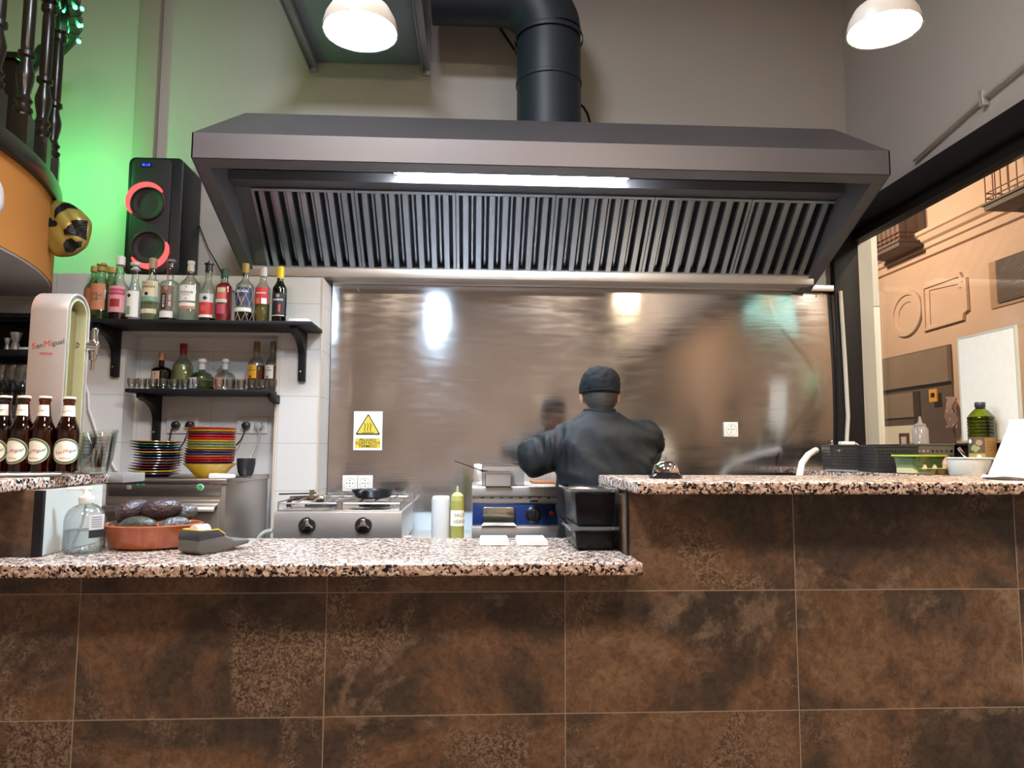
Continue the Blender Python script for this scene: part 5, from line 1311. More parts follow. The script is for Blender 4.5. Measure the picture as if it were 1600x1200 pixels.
# frying pan
pc = atY(585, 776, 3.55)
fp = thing('frying_pan', 'small dark frying pan on the stove in front of the sockets', 'pan', (pc.x, 3.50, ZK+.001+zg+.0055))
MB().lathe([(0, 0), (.070, 0), (.082, .008), (.100, .040), (.103, .041), (.085, .008), (.070, .003), (0, .003)], 36, closed_ends=False).build('pan_body', P('dark_pan', (0.03, 0.035, 0.045), 0.3, 0.6), fp)
MB().tube([(-.02, -.095, .036), (-.03, -.13, .040), (-.035, -.20, .030)], .009, 8).build('handle', M_BLKPL, fp)
# gas valves and pipe on the wall
vx = atY(470, 778, 3.62)
gv = thing('gas_valve', 'blackened gas pipe with brass valves behind the left of the stove', 'pipe', (vx.x, 3.60, vx.z))
def PV(px, py, Y=3.60): return atY(px, py, Y)-gv.location
MB().tube([PV(452, 797), PV(451, 786), PV(455, 779), PV(478, 778), PV(497, 779)], .012, 10).build('pipe', P('blackened_pipe', (0.06, 0.04, 0.03), 0.5, 0.5), gv)
M_BRASS = P('dull_brass', (0.30, 0.25, 0.14), 0.35, 0.9)
MB().lathe([(.012, 0), (.016, .004), (.016, .020), (.010, .024), (.010, .040), (.014, .042), (.014, .048), (0, .048)], 8, T(PV(487, 781))).lathe([(.014, -.02), (.018, -.012), (.018, .012), (.014, .02)], 8, T(PV(500, 779)) @ RY(PI/2)).build('valve_body', M_BRASS, gv)
MB().tube([PV(436, 772), PV(485, 771), PV(494, 770)], .004, 6).build('lever', M_BLACK, gv)
tag(MB().tube([atY(404, 842, 3.3), atY(408, 836, 3.3), atY(415, 831, 3.3), atY(426, 829, 3.3)], .010, 10).build('gas_hose', FL('hose_grey', (0.45, 0.46, 0.44)), None), 'grey gas hose bending into the left side of the stove', 'hose')

# griddle
yg = 3.22
gx0, gx1 = xY(738, yg, 800), xY(881, yg, 800)
zg1 = zY(758, yg, 810)
gr = thing('griddle', 'electric griddle with blue control panel, black knob and steel splash guard', 'griddle', ((gx0+gx1)/2, yg+.24, ZK+.001))
hw = (gx1-gx0)/2; G0 = gr.location.z
def gz(py): return zY(py, yg, 810)-G0
M_BLUE = P('griddle_blue', (0.012, 0.035, 0.16), 0.3)
MB().box(-hw, hw, -.235, .24, .02, gz(788)).build('body', M_STEEL, gr, bevel=0.003)
MB().box(-hw+.001, hw-.001, -.242, -.234, gz(820.5), gz(788)).build('control_panel', M_BLUE, gr, bevel=0.002)
MB().box(-hw-.002, hw+.002, -.26, .24, .01, gz(822)).build('base_lip', M_STEEL, gr, bevel=0.004)
for (x, y) in ((-hw+.04, -.2), (hw-.04, -.2), (-hw+.04, .2), (hw-.04, .2)): MB().lathe([(.016, 0), (.016, .011)], 12, T((x, y, 0))).build('foot', M_BLKPL, gr)
MB().box(-hw, hw, -.245, .24, gz(787), gz(776)).build('vent_band', M_STEEL, gr, bevel=0.004)
MB().box(-hw-.003, hw+.003, -.262, .24, gz(776), gz(760)).build('plate', M_STEEL, gr, bevel=0.006)
sl = MB()
for i in range(8):
    x = -hw+.045+i*.042; sl.box(x-.007, x+.007, -.2465, -.2445, gz(778.5), gz(777))
x = atY(834, 783, yg).x-gr.location.x
sl.prism(rrect(.038, .008, .0039, cx=x, cz=gz(783)), -.2468, -.2445, 'y'); sl.build('vent_slots', BLK, gr)
x = atY(779, 803, yg).x-gr.location.x
MB().prism([(x-.070, gz(816)), (x+.070, gz(816)), (x+.070, gz(793)), (x+.066, gz(792)), (x-.066, gz(792)), (x-.070, gz(793))], -.262, -.24, 'y').build('grease_drawer', P('gold_tinted_steel', (0.55, 0.52, 0.40), 0.2, 0.95), gr, bevel=0.003)  # drawer steel has a yellowish base colour
MB().hexa([(x-.078, -.275, gz(820)), (x+.078, -.275, gz(820)), (x+.070, -.242, gz(820)), (x-.070, -.242, gz(820)), (x-.066, -.262, gz(816)), (x+.066, -.262, gz(816)), (x+.066, -.242, gz(816)), (x-.066, -.242, gz(816))]).build('drawer_lip', M_STEEL, gr)
x = atY(833, 804, yg).x-gr.location.x
kb = MB().lathe([(.036, 0), (.036, .004), (.026, .010), (.024, .022), (0, .023)], 30, T((x, -.242, gz(804))) @ RX(PI/2)).build('knob', M_BLKPL, gr)
MB().box(x-.007, x+.007, -.276, -.262, gz(804)-.024, gz(804)+.024).build('grip', M_BLKPL, kb, bevel=0.003)
x = atY(862, 802, yg).x-gr.location.x
MB().lathe([(.013, 0), (.012, .006), (.007, .007), (.006, .010), (0, .011)], 18, T((x, -.242, gz(802))) @ RX(PI/2)).build('indicator_lamp', P('red_lamp', (0.30, 0.02, 0.02), 0.2), gr)
zpl = gz(760)
MB().box(-hw+.005, hw-.005, .22, .235, zpl, zpl+.09).box(-hw+.005, -hw+.011, -.16, .22, zpl, zpl+.085).box(hw-.011, hw-.005, -.02, .22, zpl, zpl+.085).build('splash_guard', M_STEEL, gr, bevel=0.001)
MB().box(hw-.12, hw-.01, .0, .20, zpl, zpl+.012).build('grease_crust', P('burnt_grease', (0.30, 0.12, 0.04), 0.6, var=0.6, scale=60, bump=1), gr, bevel=0.004)
# steel pans on the griddle
def pan(label, pxa, pxb, yt, yb, Y, depth, name='steel_pan'):
    a, b = xY(pxa, Y, 740), xY(pxb, Y, 740); zb_ = G0+zpl+.001; h = zY(yt, Y, 780)-zb_
    o = thing(name, label, 'pan', ((a+b)/2, Y+depth/2, zb_)); hx = (b-a)/2
    mb = MB(); t_ = .002; tp = .008
    outer = [(-hx+tp, -depth/2+tp, 0), (hx-tp, -depth/2+tp, 0), (hx-tp, depth/2-tp, 0), (-hx+tp, depth/2-tp, 0)]
    mb.box(-hx+tp*.5, hx-tp*.5, -depth/2+tp*.5, depth/2-tp*.5, 0, .002)
    for (x0, x1, y0, y1) in ((-hx+.004, hx-.004, -depth/2+.004, -depth/2+.006), (-hx+.004, hx-.004, depth/2-.006, depth/2-.004), (-hx+.004, -hx+.006, -depth/2+.004, depth/2-.004), (hx-.006, hx-.004, -depth/2+.004, depth/2-.004)): mb.box(x0, x1, y0, y1, 0, h)
    mb.build('pan_body', M_STEEL, o)
    MB().ring([(-hx-.006, -depth/2-.006), (hx+.006, -depth/2-.006), (hx+.006, depth/2+.006), (-hx-.006, depth/2+.006)], [(-hx+.006, -depth/2+.006), (hx-.006, -depth/2+.006), (hx-.006, depth/2-.006), (-hx+.006, depth/2-.006)], h-.002, h+.002, 'z').build('rim', M_CHROME, o)
    return o, h
pan('small shallow steel pan on the griddle, in front of the larger one', 757, 800, 738, 757, 3.17, .10)
o_, h_ = pan('larger steel pan on the griddle with a ladle handle sticking out', 752, 820, 725, 757, 3.29, .10)
lx0, lx1 = atY(710, 720, 3.20), atY(752, 735, 3.26)
ld = thing('ladle', 'dark ladle with its handle pointing left out of the steel pans', 'ladle', lx1)
MB().hexa([(0, -.006, -.003), (0, .006, -.003), (lx0.x-lx1.x, lx0.y-lx1.y+.008, lx0.z-lx1.z-.002), (lx0.x-lx1.x, lx0.y-lx1.y-.008, lx0.z-lx1.z-.002), (0, -.006, .002), (0, .006, .002), (lx0.x-lx1.x, lx0.y-lx1.y+.008, lx0.z-lx1.z+.002), (lx0.x-lx1.x, lx0.y-lx1.y-.008, lx0.z-lx1.z+.002)]).build('handle', M_TERD, ld)
MB().tube([(0, 0, 0), (.03, .02, -.006), (.05, .05, -.02)], .005, 8).build('neck', M_TERD, ld)

M_DW = steel('glasswasher_steel', (0.42, 0.39, 0.37), 0.34, 0.4, (1, 1, 30), rv=0.05)
# ================================================================== dishwasher with plates
yd0 = 3.05
dx0, dx1 = xY(164, yd0, 790), xY(352, yd0, 790)
zdt = zY(748, yd0, 250); ydr = 3.655
dw = thing('dishwasher', 'stainless undercounter glasswasher with green button, plates stacked on top', 'dishwasher', ((dx0+dx1)/2, yd0, 0))
hw = (dx1-dx0)/2
def dz(py): return zY(py, yd0, 260)
MB().box(-hw, hw, 0, ydr-yd0, .06, zdt-.022).build('cabinet', M_DW, dw, bevel=0.003)
MB().box(-hw-.006, hw+.006, -.012, ydr-yd0+.004, zdt-.022, zdt).build('top_panel', M_DW, dw, bevel=0.004)
for (x, y) in ((-hw+.05, .05), (hw-.05, .05), (-hw+.05, .5), (hw-.05, .5)): MB().lathe([(.02, 0), (.02, .06)], 12, T((x, y, 0))).build('foot', M_BLKPL, dw)
MB().box(-hw+.012, hw-.018, -.006, .002, dz(775), dz(752)).build('control_strip', M_DW, dw, bevel=0.002)
MB().box(-hw+.014, hw-.020, -.010, .001, .15, dz(781)).build('door', M_DW, dw, bevel=0.003)
MB().prism([(-.004, dz(786)), (-.055, dz(790)), (-.062, dz(798)), (-.056, dz(799)), (-.046, dz(792)), (-.004, dz(790))], -hw+.01, hw-.025, 'x').build('handle', M_DW, dw, bevel=0.002)
def dd(px, py, r_, mat, name, h=.006):
    p_ = atY(px, py, yd0); MB().lathe([(r_, 0), (r_*.95, h), (0, h*1.1)], 20, T((p_.x-dw.location.x, -.006, p_.z)) @ RX(PI/2)).build(name, mat, dw)
dd(314, 761, .0145, FL('button_ring', (0.6, 0.6, 0.6), 0.3), 'button_ring', .006); dd(314, 761, .011, FL('button_green', (0.02, 0.35, 0.08), 0.3), 'green_button', .010)
for px in (217, 225): dd(px, 756, .0055, EMIT('small_green_led', (0.0, 0.5, 0.15), 0.8), 'green_indicator', .004)
dd(336, 756, .0055, FL('button_red', (0.4, 0.01, 0.01), 0.3), 'red_button', .005)
p_ = atY(203, 761, yd0); MB().box(p_.x-dw.location.x-.009, p_.x-dw.location.x+.009, -.009, -.005, p_.z-.009, p_.z+.009).build('square_switch', FL('switch_dark', (0.20, 0.21, 0.17)), dw, bevel=0.001)
# plates and bowls
def ceramic(n, c): return P('glazed_'+n, c, 0.16, var=0.06, coat=0.3)
CC = dict(orange=ceramic('orange', (.52, .12, .03)), green=ceramic('green', (.06, .22, .06)), teal=ceramic('teal', (.015, .05, .07)), purple=ceramic('purple', (.06, .03, .07)), yellow=ceramic('yellow', (.68, .42, .03)), navy=ceramic('navy', (.02, .022, .05)), blue=ceramic('blue', (.02, .09, .22)), bluegrey=ceramic('blue_grey', (.10, .10, .14)), darkred=ceramic('dark_red', (.22, .015, .02)), dark=ceramic('charcoal', (.03, .025, .03)), red=ceramic('red', (.52, .02, .025)), sage=ceramic('sage', (.26, .32, .16)), violet=ceramic('violet', (.10, .035, .08)))
word = dict(orange='orange', green='green', teal='dark teal', purple='dark purple', yellow='yellow', navy='navy blue', blue='blue', bluegrey='blue-grey', darkred='dark red', dark='charcoal', red='red', sage='sage green', violet='violet')
ordw = ['topmost', 'second from the top', 'third from the top', 'fourth from the top', 'fifth from the top', 'sixth from the top', 'seventh from the top', 'eighth from the top', 'ninth from the top', 'tenth from the top', 'eleventh from the top', 'twelfth from the top', 'lowest', 'x']
left = ['orange', 'green', 'teal', 'purple', 'yellow', 'navy', 'blue', 'orange', 'bluegrey', 'darkred', 'dark', 'yellow', 'purple']
pbase = zdt
yp = 3.28
ztopL = zY(689, yp, 243); pit = (ztopL-pbase-0.016)/12
plate_me = None
def plate_prof(r_, h): return [(0, .0), (r_*.58, 0), (r_*.60, .003), (r_*.97, h), (r_, h+.001), (r_*.99, h+.003), (r_*.95, h+.002), (r_*.58, .005), (0, .004)]
xoff = [0, 0, 0, 3, 5, 5, 5, 5, 3, 1, -1, 0, -2]
for i, cn in enumerate(left[::-1]):
    j = 12-i
    r_ = 0.107 if cn != 'purple' or i else 0.109
    o = MB().lathe(plate_prof(r_, 0.0125), 40, closed_ends=False).build('plate', CC[cn])
    o.location = (xY(242.5+xoff[j], yp, 720), yp, pbase+.0006+i*pit)
    if j < 3: o.rotation_euler = (0, R(1.0), 0)
    tag(o, '%s glazed plate, %s of the left stack on the glasswasher' % (word[cn], ordw[j]), 'plate', 'plates in the left stack')
right = ['red', 'yellow', 'violet', 'red', 'red', 'yellow', 'sage', 'sage', 'yellow', 'violet', 'blue', 'orange', 'red', 'darkred', 'violet']
ordr = ordw[:12]+['thirteenth from the top', 'fourteenth from the top', 'fifteenth from the top']
xr_ = xY(329, yp, 700); zbow = zY(725, yp, 330)
bw = MB().lathe([(0, 0), (.055, 0), (.060, .003), (.085, (zbow-pbase)*.55), (.108, zbow-pbase-.002), (.110, zbow-pbase+.001), (.105, zbow-pbase), (.082, (zbow-pbase)*.55), (.05, .006), (0, .006)], 40, closed_ends=False).build('bowl', CC['yellow'])
bw.location = (xr_, yp, pbase+.0006); tag(bw, 'deep yellow bowl at the bottom of the tall right stack', 'bowl')
ztopR = zY(665, yp, 330); pit = (ztopR-zbow-0.010)/14.3
for i, cn in enumerate(right[::-1]):
    j = 14-i; r_ = 0.106-0.0008*(i > 6)
    o = MB().lathe([(0, .002), (r_*.60, .002), (r_*.90, .008), (r_*1.0, .0165), (r_*1.005, .018), (r_*.98, .0185), (r_*.88, .011), (r_*.58, .005), (0, .005)], 40, closed_ends=False).build('plate', CC[cn])
    o.location = (xY(329+(1.5 if j < 8 else -1 if j > 9 else 0), yp, 690), yp, zbow-.014+i*pit)
    tag(o, '%s glazed soup plate, %s of the tall right stack' % (word[cn], ordr[j]), 'plate', 'soup plates in the right stack')
bkx = xY(378, 3.34, 725)
bb = MB().lathe([(0, 0), (.026, 0), (.034, .012), (.042, .055), (.042, .080), (.039, .080), (.038, .056), (.028, .01), (0, .008)], 30, closed_ends=False).build('bowl', P('black_stoneware', (0.02, 0.02, 0.023), 0.4))
bb.location = (bkx, 3.40, pbase+.0006); tag(bb, 'small black stoneware bowl right of the plate stacks', 'bowl')
kn = thing('knife', 'white handled kitchen knife lying on the glasswasher edge', 'knife', (xY(347, 3.08, 738), 3.085, pbase+.001), R(4))
MB().prism([(-.052, 0), (.050, 0), (.055, .006), (.050, .016), (.0, .020), (-.048, .021), (-.052, .016)], -.012, .012, 'y').build('handle', M_WHITE, kn, bevel=0.004)
MB().prism([(.052, .003), (.120, .002), (.120, .004), (.052, .009)], -.001, .001, 'y').build('blade', M_TERD, kn)
# wall sockets
M_SOCK = P('socket_white', (0.80, 0.79, 0.76), 0.3); M_HOLE = FL('socket_hole', (0.02, 0.02, 0.02))
def socket(label, px, py, w_, h_, Y, cells, plugs=(), dots=True):
    p_ = atY(px, py, Y); o = thing('wall_socket', label, 'socket', p_)
    W_, H_ = w_*Y/1121, h_*Y/1121
    for c_ in range(cells if dots else 1):
        cw = W_/cells if dots else W_; cx = -W_/2+cw*(c_+.5) if dots else 0
        MB().box(cx-cw/2+.001, cx+cw/2-.001, -.010, 0, -H_/2, H_/2).build('faceplate', M_SOCK, o, bevel=0.002)
    for c_ in range(cells):
        cx = -W_/2+(W_/cells)*(c_+.5); r_ = min(W_/cells, H_)*.38
        ins = MB().ring([(cx+r_*math.cos(2*PI*i/24), r_*math.sin(2*PI*i/24)) for i in range(24)], [(cx+r_*.93*math.cos(2*PI*i/24), r_*.93*math.sin(2*PI*i/24)) for i in range(24)], -.0125, -.0095, 'y').build('socket_rim', P('socket_rim_grey', (0.55, 0.54, 0.50), 0.4), o, smooth=False)  # rim in a darker grey than the faceplate
        hb = MB()
        for (a, b) in ((0, 0), (-.5, 0), (.5, 0), (0, .5), (0, -.5)): hb.lathe([(r_*.10, 0), (r_*.10, .002), (0, .002)], 10, T((cx+a*r_, -.0098, b*r_)) @ RX(PI/2))
        hb.build('socket_holes', M_HOLE, o)
    return o, p_
socket('double white socket on the steel sheet above the frying pan', 559, 755, 46, 24, YW-.022, 2)
socket('single white socket on the steel sheet right of the cook', 1141.5, 671, 23, 23, YW-.024, 1)
YN = 3.799
s1, p1 = socket('double white socket behind the tall stack of plates, two black plugs', 286, 664.5, 47, 25, YN, 2, dots=False)
s2, p2 = socket('double white socket right of the plates, one black and one clear plug', 395, 664.5, 46, 25, YN, 2, dots=False)
def plug(label, px, py, mat, path, name='power_plug'):
    c_ = atY(px, py, YN-.03)
    o = thing(name, label, 'plug', c_)
    MB().lathe([(.020, -.016), (.0205, .0), (.018, .012), (.010, .016), (0, .017)], 20, RX(PI/2)).build('plug_body', mat, o)
    MB().tube([Vector((0, -.012, -.006))]+[atY(a, b, Y_)-c_ for a, b, Y_ in path], .0042, 8).build('cord', mat, o)
plug('black plug in the left half of the left socket', 274, 664, M_BLKPL, [(268, 672, 3.76), (265, 688, 3.76), (264, 705, 3.76)])
plug('black plug in the right half of the left socket, partly behind plates', 296, 664, M_BLKPL, [(294, 675, 3.76), (288, 690, 3.72), (280, 702, 3.66), (279, 725, 3.6)])
plug('black plug in the right socket with a black cord', 384, 665, M_BLKPL, [(382, 676, 3.76), (376, 688, 3.74), (367, 698, 3.68), (364, 720, 3.6)])
plug('clear grey plug in the right socket with a thin pale cord', 404, 665, FL('plug_grey', (0.50, 0.49, 0.46), 0.25), [(405, 680, 3.77), (401, 695, 3.76), (392, 712, 3.74), (390, 735, 3.66)])
# warning sign
sg = thing('warning_sign', 'white and yellow hot surface warning sign stuck on the steel sheet', 'sign', atY(575, 673, YW-.026))
S = (YW-.03)/1121.0
MB().box(-22*S, 22*S, -.0012, .0, -30*S, 30*S).build('sign_plate', FL('sign_white', (0.78, 0.80, 0.84)), sg)
def rtri(sc, cz=9): return [(0, cz+16.5*sc), (-18.2*sc, cz-14.5*sc), (18.2*sc, cz-14.5*sc)]
def rounded(poly, rr_, n=5):
    out = []
    m_ = len(poly)
    for i in range(m_):
        p0, p1, p2 = Vector(poly[i-1]), Vector(poly[i]), Vector(poly[(i+1) % m_])
        a = p1+(p0-p1).normalized()*rr_; b = p1+(p2-p1).normalized()*rr_
        for k in range(n+1):
            t_ = k/n; q = a*(1-t_)**2+p1*2*t_*(1-t_)+b*t_**2; out.append((q.x*S, q.y*S))
    return out
SY = FL('sign_yellow', (0.70, 0.56, 0.05))
MB().prism(rounded(rtri(1.06), 3), -.0018, -.0010, 'y').build('triangle_border', BLK, sg, smooth=False)
MB().prism(rounded(rtri(.90, 8.8), 2), -.0024, -.0016, 'y').build('triangle', SY, sg, smooth=False)
mb = MB()
for k in (-4.4, 0, 4.4):
    pts = [((k+1.1*math.sin(t_/10*2*PI+PI)+(-.8+1.6*(10-t_)/10-.4))*S, -.0026, (-1+12.5*t_/10)*S) for t_ in range(11)]
    mb.tube(pts, .55*S, 6)
mb.box(-9*S, 9*S, -.0028, -.0022, -3.6*S, -2.6*S); mb.build('heat_symbol', BLK, sg, smooth=False)
MB().box(-19*S, 19*S, -.0016, -.0010, -26.8*S, -12*S).build('text_panel', SY, sg)
for i, s_ in enumerate(('PELIGRO', 'CONTACTO', 'TERMICO')):
    MB().text(s_, 5.0*S*1.12, T((0, -.0020, (-14.6-4.7*i)*S)) @ Matrix.Diagonal((1.18, 1, 1, 1)), bold=0.02).build('lettering', BLK, sg, smooth=False)
# ================================================================== things on the window ledge
def crate(label, pts, h, z, mat, rows=6, px_=.013, name='storage_basket', hole=.0042):
    """four base corners (x,y) going round; walls are plates with real rows of holes"""
    cx = sum(p_[0] for p_ in pts)/4; cy = sum(p_[1] for p_ in pts)/4
    o = thing(name, label, 'basket', (cx, cy, z))
    mb = MB()
    P4 = [Vector((p_[0]-cx, p_[1]-cy, 0)) for p_ in pts]
    mb.prism([(p_.x*.95, p_.y*.95) for p_ in P4], 0, .003, 'z')
    for i in range(4):
        a, b = P4[i], P4[(i+1) % 4]
        a0, b0 = a*.95, b*.95
        L_ = (b-a).length; n = max(3, int(L_/px_))
        nrm = Vector((b.y-a.y, a.x-b.x, 0)).normalized()*.0025
        # solid bands between rows, small posts between holes
        def pt(u, v): return a0.lerp(b0, u)*(1-v)+a.lerp(b, u)*v+Vector((0, 0, h*v))
        def slab_(u0, u1, v0, v1):
            q = [pt(u0, v0), pt(u1, v0), pt(u1, v1), pt(u0, v1)]
            mb.hexa([*q, *[p_-nrm for p_ in q]])
        vs_ = [.0, .16]+[.16+(.72)*(k+1)/rows for k in range(rows)]
        slab_(0, 1, 0, .16)
        for k in range(rows):
            v0 = .16+.72*k/rows; v1 = .16+.72*(k+1)/rows; vm = v0+(v1-v0)*.45
            slab_(0, 1, vm, v1)
            slab_(0, .04, v0, vm); slab_(.96, 1, v0, vm)
            for j in range(1, n): 
                u = .04+.92*j/n; slab_(u-.20*.92/n, u+.20*.92/n, v0, vm)
        slab_(0, 1, .88, 1)
    mb.build('basket_body', mat, o, smooth=False)
    rim_ = MB(); k_ = 1.03
    rim_.ring([(p_.x*k_, p_.y*k_) for p_ in P4], [(p_.x*.96, p_.y*.96) for p_ in P4], h-.006, h, 'z'); rim_.build('rim', mat, o, smooth=False)
    return o
M_BASK = P('basket_charcoal', (0.030, 0.030, 0.034), 0.45); M_BASK2 = P('basket_khaki', (0.15, 0.125, 0.09), 0.5)
def led(px, py): return atZ(px, py, ZL)
hbk = 0.125
x0_, y0_ = 1.80, 3.50
crate('charcoal perforated plastic basket at the back of the window ledge', [(1.725, 3.42), (1.885, 3.37), (1.955, 3.62), (1.80, 3.66)], hbk, ZL+.001, M_BASK)
crate('charcoal perforated plastic basket in front of the first one, behind the green-lidded tub', [(1.775, 3.11), (1.955, 3.08), (2.02, 3.345), (1.84, 3.365)], hbk-.005, ZL+.001, M_BASK)
crate('khaki perforated basket against the window with a squeeze bottle', [(1.965, 3.12), (2.125, 3.09), (2.14, 3.33), (2.035, 3.35)], hbk+.004, ZL+.001, M_BASK2, rows=4, px_=.020)
# squeeze bottle standing in the khaki basket
q_ = thing('squeeze_bottle', 'faint translucent squeeze bottle standing in the khaki basket by the window', 'bottle', (2.055, 3.22, ZL+.006))
Rr = .034; h_ = zY(650, 3.2, 1396)-ZL-.006
G_SQ = GLASS('frosted_squeeze', (0.80, 0.76, 0.74), .6, edge=(.7, .7, .7), body=.35, bodycol=(.66, .60, .57))
MB().lathe([(0, 0), (Rr, .002), (Rr, h_*.76), (Rr*.8, h_*.80)], 28).build('bottle_body', G_SQ, q_)
MB().lathe([(Rr*.75, h_*.80), (Rr*.75, h_*.85), (Rr*.3, h_*.88), (Rr*.12, h_), (0, h_)], 20).build('nozzle_cap', G_SQ, q_)
# white adapter on the basket rim
tag(MB().box(-.035, .035, -.015, .015, 0, .016).tube([(.03, 0, .008), (.05, 0, .006), (.06, 0, -.004)], .004, 6).build('power_adapter', M_WHITE, loc=(1.815, 3.43, ZL+hbk+.0015), bevel=0.003), 'small white adapter lying on the rim of the rear black basket', 'adapter')
# clear label strip at the ledge edge
tag(MB().box(-.09, .09, -.01, .01, 0, .008, RZ(R(-72))).build('plastic_strip', FL('strip_bluegrey', (0.26, 0.28, 0.34), 0.3), loc=(1.715, 3.30, ZL+.001)), 'thin blue-grey plastic strip at the ledge edge in front of the baskets', 'strip')
# lidded tub
def rr_tub(o, hx, hy, h, r_, mat, name, tp=.86, z0=0, wall=.0015):
    pr_o = rrect(hx*2, hy*2, r_, 5); n = len(pr_o)
    mb = MB(); bot = [(x*tp, y*tp, z0) for x, y in pr_o]; top = [(x, y, z0+h) for x, y in pr_o]
    ib = [(x*(tp-.02), y*(tp-.02), z0+wall) for x, y in pr_o]; it = [(x*(1-wall/hx*1.2), y*(1-wall/hy*1.2), z0+h) for x, y in pr_o]
    V = bot+top+it+ib
    Fc = [tuple(range(n))[::-1]]+[(i, (i+1) % n, n+(i+1) % n, n+i) for i in range(n)]+[(n+i, n+(i+1) % n, 2*n+(i+1) % n, 2*n+i) for i in range(n)]+[(2*n+i, 2*n+(i+1) % n, 3*n+(i+1) % n, 3*n+i) for i in range(n)]+[tuple(3*n+i for i in range(n))]
    mb._new(V, Fc); return mb.build(name, mat, o)
gtx = (xY(1386, 2.98)+xY(1455, 2.98))/2
gt_ = thing('food_container', 'plastic tub with lime green lid and cream filling on the window ledge', 'container', (1.895, 2.985, ZL+.001), R(14))
G_TUB = GLASS('green_tint_tub', (0.62, 0.74, 0.50), 1.2, edge=(.6, .65, .55), body=.25, bodycol=(.30, .42, .20))
rr_tub(gt_, .088, .062, .072, .018, G_TUB, 'tub')
MB().prism(rrect(.160, .108, .016), .003, .042, 'z').build('contents', P('cream_filling', (0.62, 0.58, 0.36), 0.5), gt_)
MB().prism(rrect(.190, .136, .020), .072, .080, 'z').build('lid', FL('lid_lime', (0.42, 0.58, 0.04), 0.35), gt_, bevel=0.002)
# egg carton with one egg
ec = thing('egg_carton', 'torn piece of yellowish egg carton in front of the green-lidded tub', 'egg carton', (1.905, 2.865, ZL+.001), R(10))
mb = MB()
for i in range(3):
    for j in range(1):
        mb.lathe([(.014, 0), (.024, .024), (.0265, .026), (.0245, .0255), (.013, .002), (0, .002)], 14, T((-.050+.048*i, .0, 0)), closed_ends=True)
for i in range(4): mb.lathe([(.012, .022), (.004, .040), (0, .041)], 8, T((-.074+.048*i, .0, 0)))
mb.box(-.078, .072, -.026, .026, .0235, .0255)
mb.build('carton', P('carton_pulp', (0.50, 0.42, 0.20), 0.8, bump=.6, scale=80), ec)
eg = MB().sphere((0, 0, 0), .0215, s=(1, 1, 1.25), u=20, v=14).build('egg', P('brown_eggshell', (0.62, 0.36, 0.25), 0.45), loc=(1.945, 2.872, ZL+.048)); eg.rotation_euler = (R(0), R(25), 0)
tag(eg, 'single brown egg sitting in the torn egg carton', 'egg')
# white round tub with spoon
wt_ = thing('food_container', 'round white plastic tub full of white sauce with a spoon in it', 'container', (1.945, 2.745, ZL+.001))
MB().lathe([(0, 0), (.066, 0), (.071, .006), (.079, .066), (.083, .067), (.083, .071), (.078, .0715), (.076, .066), (.069, .008), (0, .005)], 40, closed_ends=False).build('tub', P('translucent_white_plastic', (0.80, 0.80, 0.76), 0.3), wt_)
MB().lathe([(0, .006), (.067, .008), (.075, .060), (.06, .063), (.03, .060), (0, .062)], 32, closed_ends=False).build('contents', P('white_sauce', (0.80, 0.78, 0.74), 0.5), wt_)
sp_ = thing('spoon', 'metal spoon leaning out of the white round tub', 'spoon', (1.945, 2.745, ZL+.066))
MB().hexa([(-.006, -.003, -.012), (.006, -.003, -.012), (.006, 0, -.012), (-.006, 0, -.012), (-.048, -.003, .042), (-.036, -.003, .048), (-.036, .001, .048), (-.048, .001, .042)]).build('handle', M_CHROME, sp_, bevel=0.0012)
MB().sphere((.004, 0, -.020), .014, s=(.8, .3, 1.1), u=12, v=8).build('spoon_bowl', M_CHROME, sp_)
# olive oil bottle
oy = 2.86
ol = thing('oil_bottle', 'large green olive oil bottle with black cap and brown label', 'bottle', (xY(1535, oy, 700), oy, ZL+.001), R(0))
Rr = .0495; Ho = zY(629, oy, 1535)-ZL
G_OIL = GLASS('green_oil_plastic', (0.62, 0.70, 0.14), 1.2, edge=(.2, .25, .1))
pr = [(0, 0), (Rr*.9, 0), (Rr, .008), (Rr, Ho*.28), (Rr*.97, Ho*.29)]
for k in range(6):
    z = Ho*(.54+.045*k); pr += [(Rr, z), (Rr, z+Ho*.028), (Rr*.95, z+Ho*.036)]
pr = [p_ for p_ in pr if p_[1] < Ho*.80]+[(Rr, Ho*.77), (Rr*.93, Ho*.805), (Rr*.62, Ho*.875), (Rr*.34, Ho*.915), (Rr*.30, Ho*.925)]
MB().lathe(pr, 32, closed_ends=False).build('bottle_body', G_OIL, ol)
MB().lathe(clip_prof([p_ for p_ in pr], Ho*.80, .002), 28).build('contents', LIQ('oil', (0.50, 0.46, 0.06)), ol)
MB().lathe([(Rr*.36, Ho*.905), (Rr*.36, Ho*.93), (Rr*.40, Ho*.932), (Rr*.40, Ho*.99), (Rr*.36, Ho), (0, Ho)], 24).build('cap', CAPK, ol)
aL = -math.degrees(math.atan2(2.02, oy))*0
OLB = FL('label_ochre', (0.30, 0.17, 0.05)); OLD = FL('label_olive_dark', (0.09, 0.07, 0.05)); OLI = FL('label_olive', (0.30, 0.33, 0.12))
MB().patch(Rr, Ho*.20, Ho*.51, R(-75), R(75), 14, .0008).build('paper_label', OLB, ol)
MB().patch(Rr, Ho*.30, Ho*.505, R(-75), R(8), 10, .0014).build('label_patch', OLD, ol)
MB().patch(Rr, Ho*.205, Ho*.29, R(-75), R(8), 10, .0014).build('label_patch', FL('label_mustard', (0.42, 0.36, 0.10)), ol)
